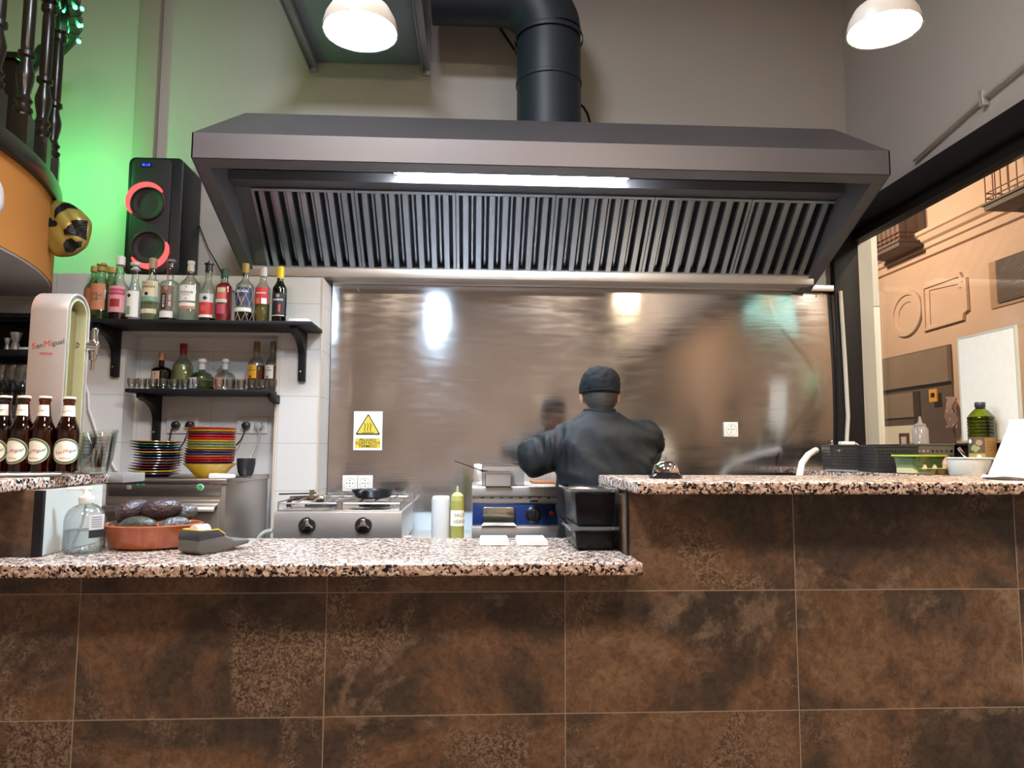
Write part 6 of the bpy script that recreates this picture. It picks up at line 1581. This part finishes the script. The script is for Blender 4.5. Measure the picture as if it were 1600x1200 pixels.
for (a, z, r_, mt) in ((-42, .36, .0085, OLI), (-30, .335, .008, OLI), (-20, .365, .008, OLI), (-34, .385, .008, OLI), (-14, .44, .012, FL('label_tan', (0.36, 0.24, 0.14))), (-56, .46, .009, PRW), (-16, .25, .008, PRW)):
    mb = MB(); V = [((Rr+.0022)*math.sin(R(a)), -(Rr+.0022)*math.cos(R(a)), Ho*z)]+[((Rr+.0022)*math.sin(R(a)+r_*math.cos(2*PI*i/14)/Rr), -(Rr+.0022)*math.cos(R(a)+r_*math.cos(2*PI*i/14)/Rr), Ho*z+r_*math.sin(2*PI*i/14)) for i in range(14)]
    mb._new(V, [(0, i+1, (i+1) % 14+1) for i in range(14)]); mb.build('printed_mark', mt, ol, smooth=False)
for k in range(4): MB().patch(Rr, Ho*(.44-.035*k), Ho*(.445-.035*k), R(16), R(50), 6, .0014).build('label_patch', OLD, ol)
for (sx__, o__) in (('label', 0),): pass
for ch in ol.children: ch.rotation_euler = (0, 0, R(-34))
# small clear box on a black tray
bt = tag(MB().prism(rrect(.15, .12, .015), 0, .012, 'z').build('small_tray', M_BLKPL, bevel=0.003, loc=(2.035, 2.64, ZL+.001)), 'black tray under the small clear container beside the oil bottle', 'tray')
cb_ = thing('food_container', 'small empty frosted container beside the oil bottle', 'container', (2.048, 2.64, ZL+.0138))
rr_tub(cb_, .050, .045, .050, .012, GLASS('frosted_container', (0.72, 0.72, 0.70), 1, body=.5, bodycol=(.5, .5, .48)), 'tub', tp=.8)
MB().ring(rrect(.112, .102, .014), rrect(.098, .088, .012), .049, .052, 'z').build('rim', M_WHITE, cb_)
# white paper cone holder on the right bar
cy_ = 1.93
cxp = xY(1618, cy_, 700)
pcn = thing('paper_holder', 'white tapering paper stand at the right edge of the high bar', 'stand', (cxp, cy_, Z_HI+.001))
hc = zY(656, cy_, 1600)-Z_HI
MB().lathe([(.118, 0), (.058, hc-.012), (.057, hc), (.052, hc), (.053, hc-.012), (.112, 0)], 28, closed_ends=False).build('paper_cone', P('bright_paper', (0.88, 0.86, 0.82), 0.6), pcn, angle=60)
mb = MB(); random.seed(3); n = 30
V = [(0, 0, .004)]+[((.128+.022*random.random())*math.cos(2*PI*i/n), (.10+.018*random.random())*math.sin(2*PI*i/n), .001+.010*random.random()) for i in range(n)]
mb._new(V+[(x, y, max(0, z-.001)-.0005) for x, y, z in V], [(0, i+1, (i+1) % n+1) for i in range(n)]+[(n+1, n+2+(i+1) % n, n+2+i) for i in range(n)]+[(i+1, n+2+i, n+2+(i+1) % n, (i+1) % n+1) for i in range(n)])
mb.build('crumpled_base', M_PAPER, pcn, smooth=False)
# crumpled spring of receipts? keep one loose napkin in front
# white hose at the steel sheet
tag(MB().tube([atY(1313, 455, YW-.06), atY(1320, 560, YW-.06), atY(1325, 650, YW-.06), atY(1323, 690, YW-.06), Vector((2.0, YW-.07, 1.20))], .011, 10).build('white_hose', FL('hose_white', (0.55, 0.53, 0.48), 0.4)), 'pale hose running down the right end of the steel sheet', 'hose')
tag(MB().tube([Vector((1.80, 3.72, ZL+.10)), Vector((1.70, 3.60, ZL+.075)), Vector((1.62, 3.50, ZL+.035)), Vector((1.57, 3.42, ZL-.02)), Vector((1.54, 3.38, ZL-.10)), Vector((1.545, 3.37, ZL-.35)), Vector((1.55, 3.36, .4)), Vector((1.55, 3.36, .02))], .016, 12).build('white_hose', M_WHITE), 'thick white hose bending down over the left end of the window ledge', 'hose')
# white panel hung on the window
mx_ = XR-.014
m0, m1, m2, m3 = atX(1502, 690, mx_), atX(1596, 690, mx_), atX(1590, 508, mx_), atX(1500, 527, mx_)
ya, yb = (m0.y+m3.y)/2, (m1.y+m2.y)/2
za, zb = max(zsill+.002, (m0.z+m1.z)/2), (m2.z+m3.z)/2
mp_ = thing('menu_board', 'white rectangular board standing against the window glass', 'board', (mx_, (ya+yb)/2, za))
hy_ = abs(ya-yb)/2
MB().box(-.004, .004, -hy_+.008, hy_-.008, .008, zb-za-.008).build('panel', P('board_white', (0.80, 0.80, 0.76), 0.5), mp_)
MB().ring([(-hy_, 0), (hy_, 0), (hy_, zb-za), (-hy_, zb-za)], [(-hy_+.008, .008), (hy_-.008, .008), (hy_-.008, zb-za-.008), (-hy_+.008, zb-za-.008)], -.006, .006, 'x').build('frame', FL('frame_pale', (0.50, 0.52, 0.46), 0.4), mp_, smooth=False)

# ================================================================== the cook
ck = thing('person', 'cook seen from behind in black jacket and black cap, elbows raised, working at the griddle', 'person', (0.55, 3.0, 0))
c0 = Vector(ck.location)
hd = atY(938, 612, 3.0)-c0; hx, hz = hd.x, hd.z
SK = P('skin', (0.50, 0.24, 0.15), 0.5, var=.05, sss=.1)
JK = P('black_jacket_cloth', (0.0075, 0.0095, 0.0125), 0.58, var=.3, scale=22, bump=.8, spec=.35)
shz = 1.325; lx = xY(868, 3.0, 672)-c0.x; rx_ = xY(1006, 3.0, 660)-c0.x; nx_ = hx-.005
le = atY(826, 704, 2.98)-c0; re = atY(1028, 690, 3.0)-c0
lw = Vector((-.16, .27, 1.195)); rw = Vector((.10, .28, 1.15))
# body: one skinned figure with head, arms, legs
pts = [((hx*.6, 0, .84), .115, .09), ((hx*.7, .0, 1.0), .11, .085), ((hx*.85, .01, 1.14), .115, .085), ((nx_, .01, 1.255), .085, .065), ((nx_, .005, 1.345), .050, .050), ((hx, .015, 1.40), .051, .053),
       ((-.150, .01, 1.245), .045, .045), ((-.285, .04, 1.170), .036, .036), (tuple(lw), .028, .028),
       ((.130, .01, 1.255), .045, .045), ((.185, .07, 1.175), .036, .036), (tuple(rw), .028, .028),
       ((hx*.6-.10, 0, .78), .085, .085), ((hx*.6-.115, -.02, .44), .058, .058), ((hx*.6-.12, .0, .09), .042, .042),
       ((hx*.6+.10, 0, .78), .085, .085), ((hx*.6+.115, -.02, .44), .058, .058), ((hx*.6+.12, .0, .09), .042, .042)]
ed = [(0, 1), (1, 2), (2, 3), (3, 4), (4, 5), (3, 6), (6, 7), (7, 8), (3, 9), (9, 10), (10, 11), (0, 12), (12, 13), (13, 14), (0, 15), (15, 16), (16, 17)]
bodyme = skin(pts, ed, 0, 2)
bb_ = bmesh.new(); bb_.from_mesh(bodyme)
def add_bm(src):
    tmp = bpy.data.meshes.new('tmp'); src.to_mesh(tmp); bb_.from_mesh(tmp); bpy.data.meshes.remove(tmp)
# head with brow, nose, chin and ears (facing away, +Y)
h = MB(); prof = []
N_ = 24; rows = 18; V = []
for j in range(rows+1):
    v = -1+2*j/rows
    for i in range(N_):
        a = 2*PI*i/N_; cx, sy = math.cos(a), math.sin(a)
        wv = math.sqrt(max(0, 1-abs(v)**2.5)); wx = .074*wv*(1-.16*max(0, -v)); wy = .094*wv*(1-.10*max(0, -v))
        y = wy*sy; x = wx*cx; z = .112*v
        if sy > .8:
            if -.15 < v < .18: y += .022*(1-abs(v-.0)/.2)*((sy-.8)/.2)      # nose
            if v < -.55: y += .010*((sy-.8)/.2)
        V.append((hx+x, .022+y, hz-.012+z))
h._new(V, [(j*N_+i, j*N_+(i+1) % N_, (j+1)*N_+(i+1) % N_, (j+1)*N_+i) for j in range(rows) for i in range(N_)]+[tuple(range(N_))[::-1], tuple(rows*N_+i for i in range(N_))])
for s in (-1, 1):
    h.sphere((0, 0, 0), .026, T((hx+s*.078, .018, hz-.020)) @ RZ(R(-s*18)), s=(.30, .62, 1.15), u=12, v=10)
add_bm(h.bm)
# hands: palm and five bent fingers each
def hand(w, s):
    palm = [((w.x, w.y-.005, w.z), .028, .020), ((w.x, w.y+.035, w.z-.012), .038, .016), ((w.x, w.y+.075, w.z-.028), .040, .013)]
    P_ = list(palm); E_ = [(0, 1), (1, 2)]
    for k, (dx, L_) in enumerate(((-.030, .060), (-.010, .070), (.010, .066), (.029, .052))):
        b0 = len(P_); P_ += [((w.x+dx, w.y+.085, w.z-.032), .0095, .0095), ((w.x+dx*1.1, w.y+.085+L_*.45, w.z-.052), .009, .009), ((w.x+dx*1.1, w.y+.085+L_*.6, w.z-.052-L_*.45), .0075, .0075)]
        E_ += [(2, b0), (b0, b0+1), (b0+1, b0+2)]
    b0 = len(P_); P_ += [((w.x+s*.042, w.y+.030, w.z-.020), .012, .012), ((w.x+s*.060, w.y+.062, w.z-.040), .010, .010), ((w.x+s*.052, w.y+.088, w.z-.056), .0085, .0085)]
    E_ += [(1, b0), (b0, b0+1), (b0+1, b0+2)]
    me = skin(P_, E_, 0, 1); bb_.from_mesh(me); bpy.data.meshes.remove(me)
hand(lw, 1); hand(rw, -1)
bpy.data.meshes.remove(bodyme)
bm2 = bpy.data.meshes.new('body'); bb_.to_mesh(bm2); bb_.free()
for p_ in bm2.polygons: p_.use_smooth = True
mesh_obj('body', bm2, SK, ck)
# eyes and mouth on the far side of the head
for s in (-1, 1): MB().sphere((hx+s*.028, .108, hz+.0), .011, s=(1, .6, .7), u=12, v=8).build('eye', FL('eye_white', (0.7, 0.68, 0.64), 0.2), ck)
MB().sphere((hx, .112, hz-.060), .022, s=(1, .25, .22), u=14, v=8).build('mouth', FL('lips', (0.36, 0.12, 0.10), 0.4), ck)
# jacket: torso rings and sleeve volumes fused into one continuous cloth surface
jb = MB()
rg = [(.76, -.010, .190, .125), (.84, -.010, .195, .128), (.96, -.008, .200, .130), (1.10, -.004, .206, .132), (1.20, -.004, .208, .128), (1.255, -.006, .203, .120), (1.295, -.010, .178, .108), (1.322, -.016, .138, .094), (1.345, -.022, .092, .076), (1.362, -.025, .070, .066)]
V = []; Nj = 28
for z, cx, hw_, hd_ in rg:
    for i in range(Nj):
        a = 2*PI*i/Nj; ca, sa = math.cos(a), math.sin(a)
        V.append((cx+hw_*math.copysign(abs(ca)**.85, ca), -.005+hd_*math.copysign(abs(sa)**.85, sa), z))
jb._new(V, [(j*Nj+i, j*Nj+(i+1) % Nj, (j+1)*Nj+(i+1) % Nj, (j+1)*Nj+i) for j in range(len(rg)-1) for i in range(Nj)]+[tuple(range(Nj))[::-1], tuple((len(rg)-1)*Nj+i for i in range(Nj))])
def blob_path(keys, n=7):
    for (p0, r0_), (p1, r1_) in zip(keys, keys[1:]):
        for k in range(n+1):
            t_ = k/n; jb.sphere(Vector(p0).lerp(Vector(p1), t_), r0_+(r1_-r0_)*t_, u=14, v=9)
blob_path([((-.130, -.005, 1.245), .082), ((-.215, .00, 1.212), .080), ((-.292, .02, 1.172), .080), ((-.280, .10, 1.165), .068), ((-.215, .20, 1.175), .052), ((lw.x-.01, lw.y-.03, lw.z), .042)])
blob_path([((.115, -.005, 1.262), .076), ((.170, .01, 1.258), .070), ((.190, .05, 1.225), .066), ((.195, .10, 1.18), .060), ((.150, .20, 1.155), .050), ((rw.x+.01, rw.y-.03, rw.z), .042)])
bmesh.ops.recalc_face_normals(jb.bm, faces=jb.bm.faces)
jme = bpy.data.meshes.new('j'); jb.bm.to_mesh(jme); jb.bm.free()
jo = bpy.data.objects.new('j', jme); C.objects.link(jo)
rm = jo.modifiers.new('r', 'REMESH'); rm.mode = 'VOXEL'; rm.voxel_size = .009
sm_ = jo.modifiers.new('s', 'SMOOTH'); sm_.factor = .6; sm_.iterations = 7
bpy.context.view_layer.update()
jm = bpy.data.meshes.new_from_object(jo.evaluated_get(bpy.context.evaluated_depsgraph_get()))
bpy.data.objects.remove(jo); bpy.data.meshes.remove(jme)
for p_ in jm.polygons: p_.use_smooth = True
from mathutils import noise as nzm
def ridge(v): return 1-abs(v)*2.2
for v in jm.vertices:
    c_ = v.co
    n1 = nzm.noise(Vector((c_.x*6, c_.y*6, c_.z*9)))*.009
    arm = max(0, min(1, (-.12-c_.x)/.08)); top = max(0, min(1, (c_.z-1.16)/.06))
    n2 = ridge(nzm.noise(Vector((c_.x*26, c_.y*10, c_.z*9))))*.014*arm*(.35+.65*top)
    armr = max(0, min(1, (c_.x-.12)/.06))
    n3 = ridge(nzm.noise(Vector((c_.x*10, c_.y*10+4, (c_.z+c_.x*.5)*16))))*.010*armr
    dg_ = ridge(nzm.noise(Vector(((c_.x+c_.z)*9, c_.y*3, (c_.x-c_.z)*3))))*.009
    v.co += v.normal*(n1+n2+n3+dg_-.003)
jk = mesh_obj('jacket', jm, JK, ck)
MB().lathe([(.066, 1.318), (.070, 1.335), (.068, 1.372), (.064, 1.376), (.062, 1.372), (.062, 1.325)], 28, T((nx_+.002, .004, 0)) @ Matrix.Diagonal((1.02, 1.0, 1, 1)), closed_ends=False).build('collar', JK, ck)
# hair at the nape
hm = MB(); V = []; rows = 6; N2 = 20
for j in range(rows+1):
    v = -.60+.75*j/rows
    for i in range(N2+1):
        nr = min(1, .52+.48*max(0, (v+.60)/.40)); a = R(270+(164*(i/N2-.5))*nr); wv = math.sqrt(1-abs(v)**2.5)
        V.append((hx+(.0775*wv*(1-.16*max(0, -v)))*math.cos(a), .022+(.0985*wv)*math.sin(a), hz-.012+.112*v))
hm._new(V, [(j*(N2+1)+i, j*(N2+1)+i+1, (j+1)*(N2+1)+i+1, (j+1)*(N2+1)+i) for j in range(rows) for i in range(N2)])
hm.build('hair', P('greying_black_hair', (0.035, 0.030, 0.030), 0.6, var=.6, scale=140, bump=1), ck, angle=180)
# cap: soft crown, band and peak on the far side
cpm = MB(); V = []; rows = 18; N3 = 48
for j in range(rows+1):
    t_ = j/rows; a_ = t_*PI/2
    for i in range(N3):
        b__ = 2*PI*i/N3
        rx2, ry2 = (.086*math.cos(a_)**.62, .106*math.cos(a_)**.62) if t_ < 1 else (0, 0)
        wob = 1+.018*math.sin(3*b__+2)+.014*math.sin(7*b__+4*t_)+.010*math.sin(13*b__-9*t_)
        V.append((hx+rx2*wob*math.cos(b__), .018+ry2*wob*math.sin(b__)-.006*t_, hz+.012+.092*math.sin(a_)*(1+.03*math.sin(2*b__))+.010*math.cos(b__)*.3))
cpm._new(V, [(j*N3+i, j*N3+(i+1) % N3, (j+1)*N3+(i+1) % N3, (j+1)*N3+i) for j in range(rows) for i in range(N3)]+[tuple(range(N3))[::-1]])
CP = P('black_cap_cloth', (0.010, 0.013, 0.017), 0.7, var=.3, scale=30, bump=.9, spec=.2)
for v in cpm.bm.verts:
    q = v.co; zz = max(0, min(1, (q.z-hz-.01)/.03))
    v.co += Vector((q.x-hx, q.y-.018, (q.z-hz)*.6)).normalized()*((1-abs(nzm.noise(Vector((q.x*30, q.y*16, q.z*46))))*2.4)*.0050+nzm.noise(q*14)*.005)*zz
cap_ = cpm.build('cap', CP, ck, angle=80)
MB().lathe([(.0835, -.014), (.0865, -.010), (.0872, .016), (.0845, .020)], 36, T((hx, .018, hz+.004)) @ RX(R(-4)) @ Matrix.Diagonal((1, 1.21, 1, 1)), closed_ends=False).build('cap_band', CP, cap_)
MB().prism([(hx+.075*math.cos(R(a)), .10+.085*math.sin(R(a))) for a in range(0, 181, 15)], hz+.006, hz+.011, 'z').build('cap_peak', CP, cap_, bevel=.002)
# trousers and shoes
tp_ = [((hx*.6, 0, .86), .15, .12), ((hx*.6-.10, 0, .76), .105, .105), ((hx*.6-.115, -.02, .44), .080, .080), ((hx*.6-.12, 0, .09), .068, .068), ((hx*.6+.10, 0, .76), .105, .105), ((hx*.6+.115, -.02, .44), .080, .080), ((hx*.6+.12, 0, .09), .068, .068)]
mesh_obj('trousers', skin(tp_, [(0, 1), (1, 2), (2, 3), (0, 4), (4, 5), (5, 6)], 0, 2), P('black_trouser_cloth', (0.018, 0.018, 0.022), 0.8), ck)
for s in (-1, 1): MB().sphere((hx*.6+s*.12, .05, .045), .05, s=(.95, 2.6, .9), u=18, v=12).build('shoe', P('shoe_black', (0.012, 0.012, 0.012), 0.4), ck)

# ================================================================== the street beyond the window
XF = 8.0
M_FAC = plaster('street_facade_plaster', (0.60, 0.43, 0.33), 0.06); M_MOULD = plaster('moulding_plaster', (0.61, 0.44, 0.34), 0.05)
struct('ground', MB().box(XR+.12, 12, -36, 30, -.30, -.15), P('street_paving', (0.16, 0.14, 0.12), 0.8))
fc = thing('building', 'orange plastered building across the street seen through the window', 'building', (XF, 10, -.15))
FO = fc.location
def FF(mb, name, mat, parent=None, **k):
    bmesh.ops.translate(mb.bm, verts=mb.bm.verts, vec=-FO); return mb.build(name, mat, parent or fc, **k)
FF(MB().box(XF, XF+.4, -34, 26, -.15, 14), 'facade_wall', M_FAC)
def fp_(px, py, X=XF): return atX(px, py, X)
zc_ = fp_(1500, 362).z
for k, (dz_, dd_) in enumerate(((0, .10), (.13, .16), (.26, .24))):
    pass
FF(MB().prism([(XF, zc_-.22), (XF-.06, zc_-.20), (XF-.06, zc_-.08), (XF-.11, zc_-.06), (XF-.11, zc_+.02), (XF-.17, zc_+.05), (XF-.20, zc_+.14), (XF-.24, zc_+.16), (XF-.24, zc_+.22), (XF, zc_+.26)], -34, 26, 'y'), 'cornice', M_MOULD, smooth=False)
# relief mouldings: oval and notched rectangle
def relief(pts_px, name, w_=.10, d_=.035):
    pts_ = [fp_(a, b) for a, b in pts_px]; cy__ = sum(p_.y for p_ in pts_)/len(pts_); cz__ = sum(p_.z for p_ in pts_)/len(pts_)
    out_ = [(p_.y, p_.z) for p_ in pts_]
    def inset_(f):
        r_ = []
        for y_, z_ in out_:
            v_ = Vector((y_-cy__, z_-cz__)); L_ = v_.length; v_ *= max(0.1, (L_-f)/L_); r_.append((cy__+v_.x, cz__+v_.y))
        return r_
    i1 = inset_(w_*.4); i2 = inset_(w_)
    mb = MB().ring(out_, i1, XF-d_, XF+.01, 'x').ring(i1, i2, XF-d_*.45, XF+.01, 'x')
    FF(mb, name, M_MOULD, smooth=False)
ov = [(1419+24*math.cos(2*PI*i/28), 489.5+36*math.sin(2*PI*i/28)-(24*math.cos(2*PI*i/28))*.30) for i in range(28)]
relief(ov, 'oval_moulding', .22, .05)
relief([(1443, 450), (1503, 425), (1507, 433), (1513, 433), (1516, 484), (1509, 490), (1508, 500), (1446, 518)], 'panel_moulding', .20, .05)
# shuttered window, upper right
def frect(pxs, X=XF): 
    p_ = [fp_(*q, X) for q in pxs]; ys_ = [q.y for q in p_]; zs_ = [q.z for q in p_]
    return min(ys_), max(ys_), zs_
a_, b_ = fp_(1548, 440), fp_(1620, 440)
y1w, y0w = a_.y, b_.y; zw0 = fp_(1548, 484).z; zw1 = fp_(1548, 411).z
wn = FF(MB().box(XF-.02, XF+.02, y0w, y1w, zw0, zw1), 'window', plaster('reveal_plaster', (0.40, 0.25, 0.16)), smooth=False)
yi = fp_(1561, 440).y
mb = MB(); n = 22
for k in range(n):
    z_ = zw0+.06+(zw1-zw0-.06)*k/n; mb.prism([(XF-.045, z_), (XF-.02, z_), (XF-.02, z_+(zw1-zw0)/n*.9), (XF-.035, z_+(zw1-zw0)/n*.9)], y0w, yi, 'y') if False else mb.box(XF-.045, XF-.02, y0w, yi, z_, z_+(zw1-zw0-.06)/n*.82)
FF(mb, 'roller_shutter', P('brown_shutter', (0.10, 0.07, 0.06), 0.6), wn, smooth=False)
# dark shopfront below
ya_, yb_ = fp_(1398, 640).y, fp_(1492, 640).y
zt_ = fp_(1445, 547).z
sf = FF(MB().box(XF-.03, XF+.02, yb_, ya_+2.5, -.15, zt_), 'shopfront', P('taupe_shopfront', (0.13, 0.095, 0.08), 0.5), smooth=False)
zl_ = fp_(1430, 604).z
FF(MB().box(XF-.09, XF-.03, yb_, ya_+2.5, zl_, zt_-.03), 'fascia_panel', P('taupe_panel', (0.26, 0.20, 0.15), 0.5, var=.25, scale=1.5), sf, smooth=False)
FF(MB().box(XF-.06, XF-.03, fp_(1436, 640).y, ya_+2.5, zl_-.55, zl_-.10), 'lintel', P('taupe_lintel', (0.28, 0.22, 0.16), 0.5), sf, smooth=False)
FF(MB().box(XF-.05, XF-.03, fp_(1434, 660).y, ya_+2.5, -.1, zl_-.70), 'lit_curtain', P('pale_curtain', (0.62, 0.54, 0.42), 0.8, emit=(1.0, .82, .6), est=.25), sf, smooth=False)
FF(MB().box(XF-.07, XF-.03, fp_(1443, 660).y, fp_(1434, 660).y, -.1, zl_-.10), 'door_post', P('dark_door_post', (0.05, 0.035, 0.03), 0.5), sf, smooth=False)
y2 = fp_(1404, 690); y3 = fp_(1424, 706)
ps_ = tag(MB().box(XF-.12, XF-.095, fp_(1474, 620).y, fp_(1462, 620).y, fp_(1468, 628).z, fp_(1468, 608).z).build('poster', FL('poster_orange', (0.85, 0.42, 0.06))), 'small orange notice on the dark shopfront across the street', 'poster')
tag(MB().box(XF-.124, XF-.12, fp_(1471, 620).y, fp_(1465, 620).y, fp_(1468, 621).z, fp_(1468, 614).z).build('poster_print', BLK), 'dark print on the small orange notice', 'poster'); 
pp = bpy.data.objects['poster_print']; pp.parent = ps_
for k_ in ('label', 'category'): del pp[k_]
cl_ = MB(); V = []
for j in range(9):
    for i in range(5):
        p_ = fp_(1480+i*3.0-abs(j-4)*.7, 620+j*6, XF-.15); V.append((p_.x+.05*math.sin(i*2+j), p_.y, p_.z))
cl_._new(V+[(x+.03, y, z) for x, y, z in V], [(j*5+i, j*5+i+1, (j+1)*5+i+1, (j+1)*5+i) for j in range(8) for i in range(4)]+[tuple(45+q for q in (j*5+i, (j+1)*5+i, (j+1)*5+i+1, j*5+i+1)) for j in range(8) for i in range(4)])
tag(cl_.build('hanging_cloth', P('pinkish_cloth', (0.52, 0.38, 0.36), 0.8)), 'pinkish cloth hanging at the edge of the dark shopfront across the street', 'cloth')
pf_ = thing('picture_frame', 'small framed picture low behind the glass across the street', 'picture frame', fp_(1413, 688, XF-.2))
fy = .13
MB().ring([(-fy, -fy), (fy, -fy), (fy, fy), (-fy, fy)], [(-fy*.7, -fy*.7), (fy*.7, -fy*.7), (fy*.7, fy*.7), (-fy*.7, fy*.7)], -.02, .02, 'x').build('frame', FL('frame_brown', (0.16, 0.06, 0.03)), pf_)
MB().box(0, .01, -fy*.7, fy*.7, -fy*.7, fy*.7).build('picture', PRW, pf_)
for k_, yy in enumerate((-4.5, -7.5, -10.5, -14.0, -18.0, -22.0)):
    wf_ = FF(MB().ring([(yy-.75, .9), (yy+.75, .9), (yy+.75, 3.3), (yy-.75, 3.3)], [(yy-.62, 1.0), (yy+.62, 1.0), (yy+.62, 3.2), (yy-.62, 3.2)], XF-.06, XF, 'x'), 'window', M_MOULD, smooth=False)
    FF(MB().box(XF-.02, XF-.005, yy-.62, yy+.62, 1.0, 3.2), 'pane', P('dark_window_pane', (0.06, 0.045, 0.04), 0.2), wf_, smooth=False)
# balconies with iron railings
def balcony(pxa, pxb, pyb, h_, label, slab_=True, box=False):
    ya2, yb2 = fp_(pxa, pyb).y, fp_(pxb, pyb).y; z_ = fp_((pxa+pxb)/2, pyb).z
    dpt = .55
    o = thing('street_balcony', label, 'balcony', (XF-dpt/2, (ya2+yb2)/2, z_)); hy2 = abs(ya2-yb2)/2
    MB().box(-dpt/2, dpt/2-.005, -hy2, hy2, -.10, 0).box(-dpt/2-.03, dpt/2-.005, -hy2-.03, hy2+.03, -.03, 0).build('balcony_slab', P('dark_slab', (0.12, 0.09, 0.075), 0.7), o)
    mb = MB(); n = max(4, int(hy2*2/.14))
    for i in range(n+1):
        y_ = -hy2+.02+(2*hy2-.04)*i/n; mb.tube([(-dpt/2+.02, y_, 0), (-dpt/2+.02, y_, h_)], .009, 5)
    for x_ in (-.1, .1):
        for y_ in (-hy2+.02, hy2-.02): mb.tube([(x_, y_, 0), (x_, y_, h_)], .009, 5)
    for z2 in (.08, .16, h_-.12, h_): mb.tube([(dpt/2-.01, -hy2+.02, z2), (-dpt/2+.02, -hy2+.02, z2), (-dpt/2+.02, hy2-.02, z2), (dpt/2-.01, hy2-.02, z2)], .011, 5)
    mb.build('railing', P('rusty_iron', (0.16, 0.06, 0.03), 0.6), o)
    if box: MB().box(-dpt/2+.05, dpt/2-.02, -hy2+.05, hy2-.05, .02, h_*.98).build('cover_sheet', P('grey_cover', (0.16, 0.12, 0.11), 0.7, var=.3, scale=3), o, smooth=False)
balcony(1398, 1452, 388, 1.0, 'street balcony screened with a dark sheet, left of the other across the street', box=True)
balcony(1592, 1680, 302, 1.0, 'open iron street balcony cut by the right edge of the photo')
# white clad pillar just outside the window
pl_ = MB().box(2.205, 2.345, 4.0, 4.16, -.15, 2.04).box(2.205, 2.345, 4.0, 4.16, 2.045, 4.2).build('pillar', P('white_marble_cladding', (0.74, 0.72, 0.68), 0.4, var=.05, scale=3), bevel=0.002)
tag(pl_, 'white clad pillar standing outside against the window corner', 'pillar')
# illuminated sign projecting outside, seen mirrored in the steel sheet
ls_ = thing('lightbox_sign', 'lit pale turquoise light box sign outside, seen mirrored in the steel sheet', 'sign', (3.15, .62, 2.85))
MB().box(-.42, .42, -.06, .06, -.33, .33).build('sign_case', M_BLKFR, ls_, bevel=.004)
MB().box(-.39, .39, .06, .064, -.30, .30).build('lit_face', EMIT('sign_turquoise', (.55, .90, .80), 2.6), ls_)
MB().lathe([(0, 0), (.15, 0), (.15, .004), (0, .004)], 30, T((.02, .064, .05)) @ RX(-PI/2)).build('emblem', EMIT('sign_orange', (1.0, .60, .25), 2.4), ls_)
MB().box(-.45, -.85, -.015, .015, .20, .23).build('bracket_arm', M_BLKFR, ls_)
nl = thing('neon_lettering', 'small lit neon word on the building across the street, seen mirrored in the steel sheet', 'sign', (7.9, -7.6, 2.9))
MB().text('OLLA', .55, RZ(-PI/2), shear=.3, bold=.01).build('lettering', EMIT('neon_pale_green', (.75, 1.0, .60), 4), nl, smooth=False)

# ================================================================== dining room lamps behind the camera
pendant(0, 0, 0, .46, 4.5, (1.0, .80, .52), 'large warm dining room pendant lamp, seen mirrored above the warning sign', loc=(-1.42, -3.0, 1.95))
pendant(0, 0, 0, .46, 4.5, (1.0, .80, .52), 'large warm dining room pendant lamp, seen mirrored in the steel sheet left of the cook', loc=(0.98, -3.0, 1.90))
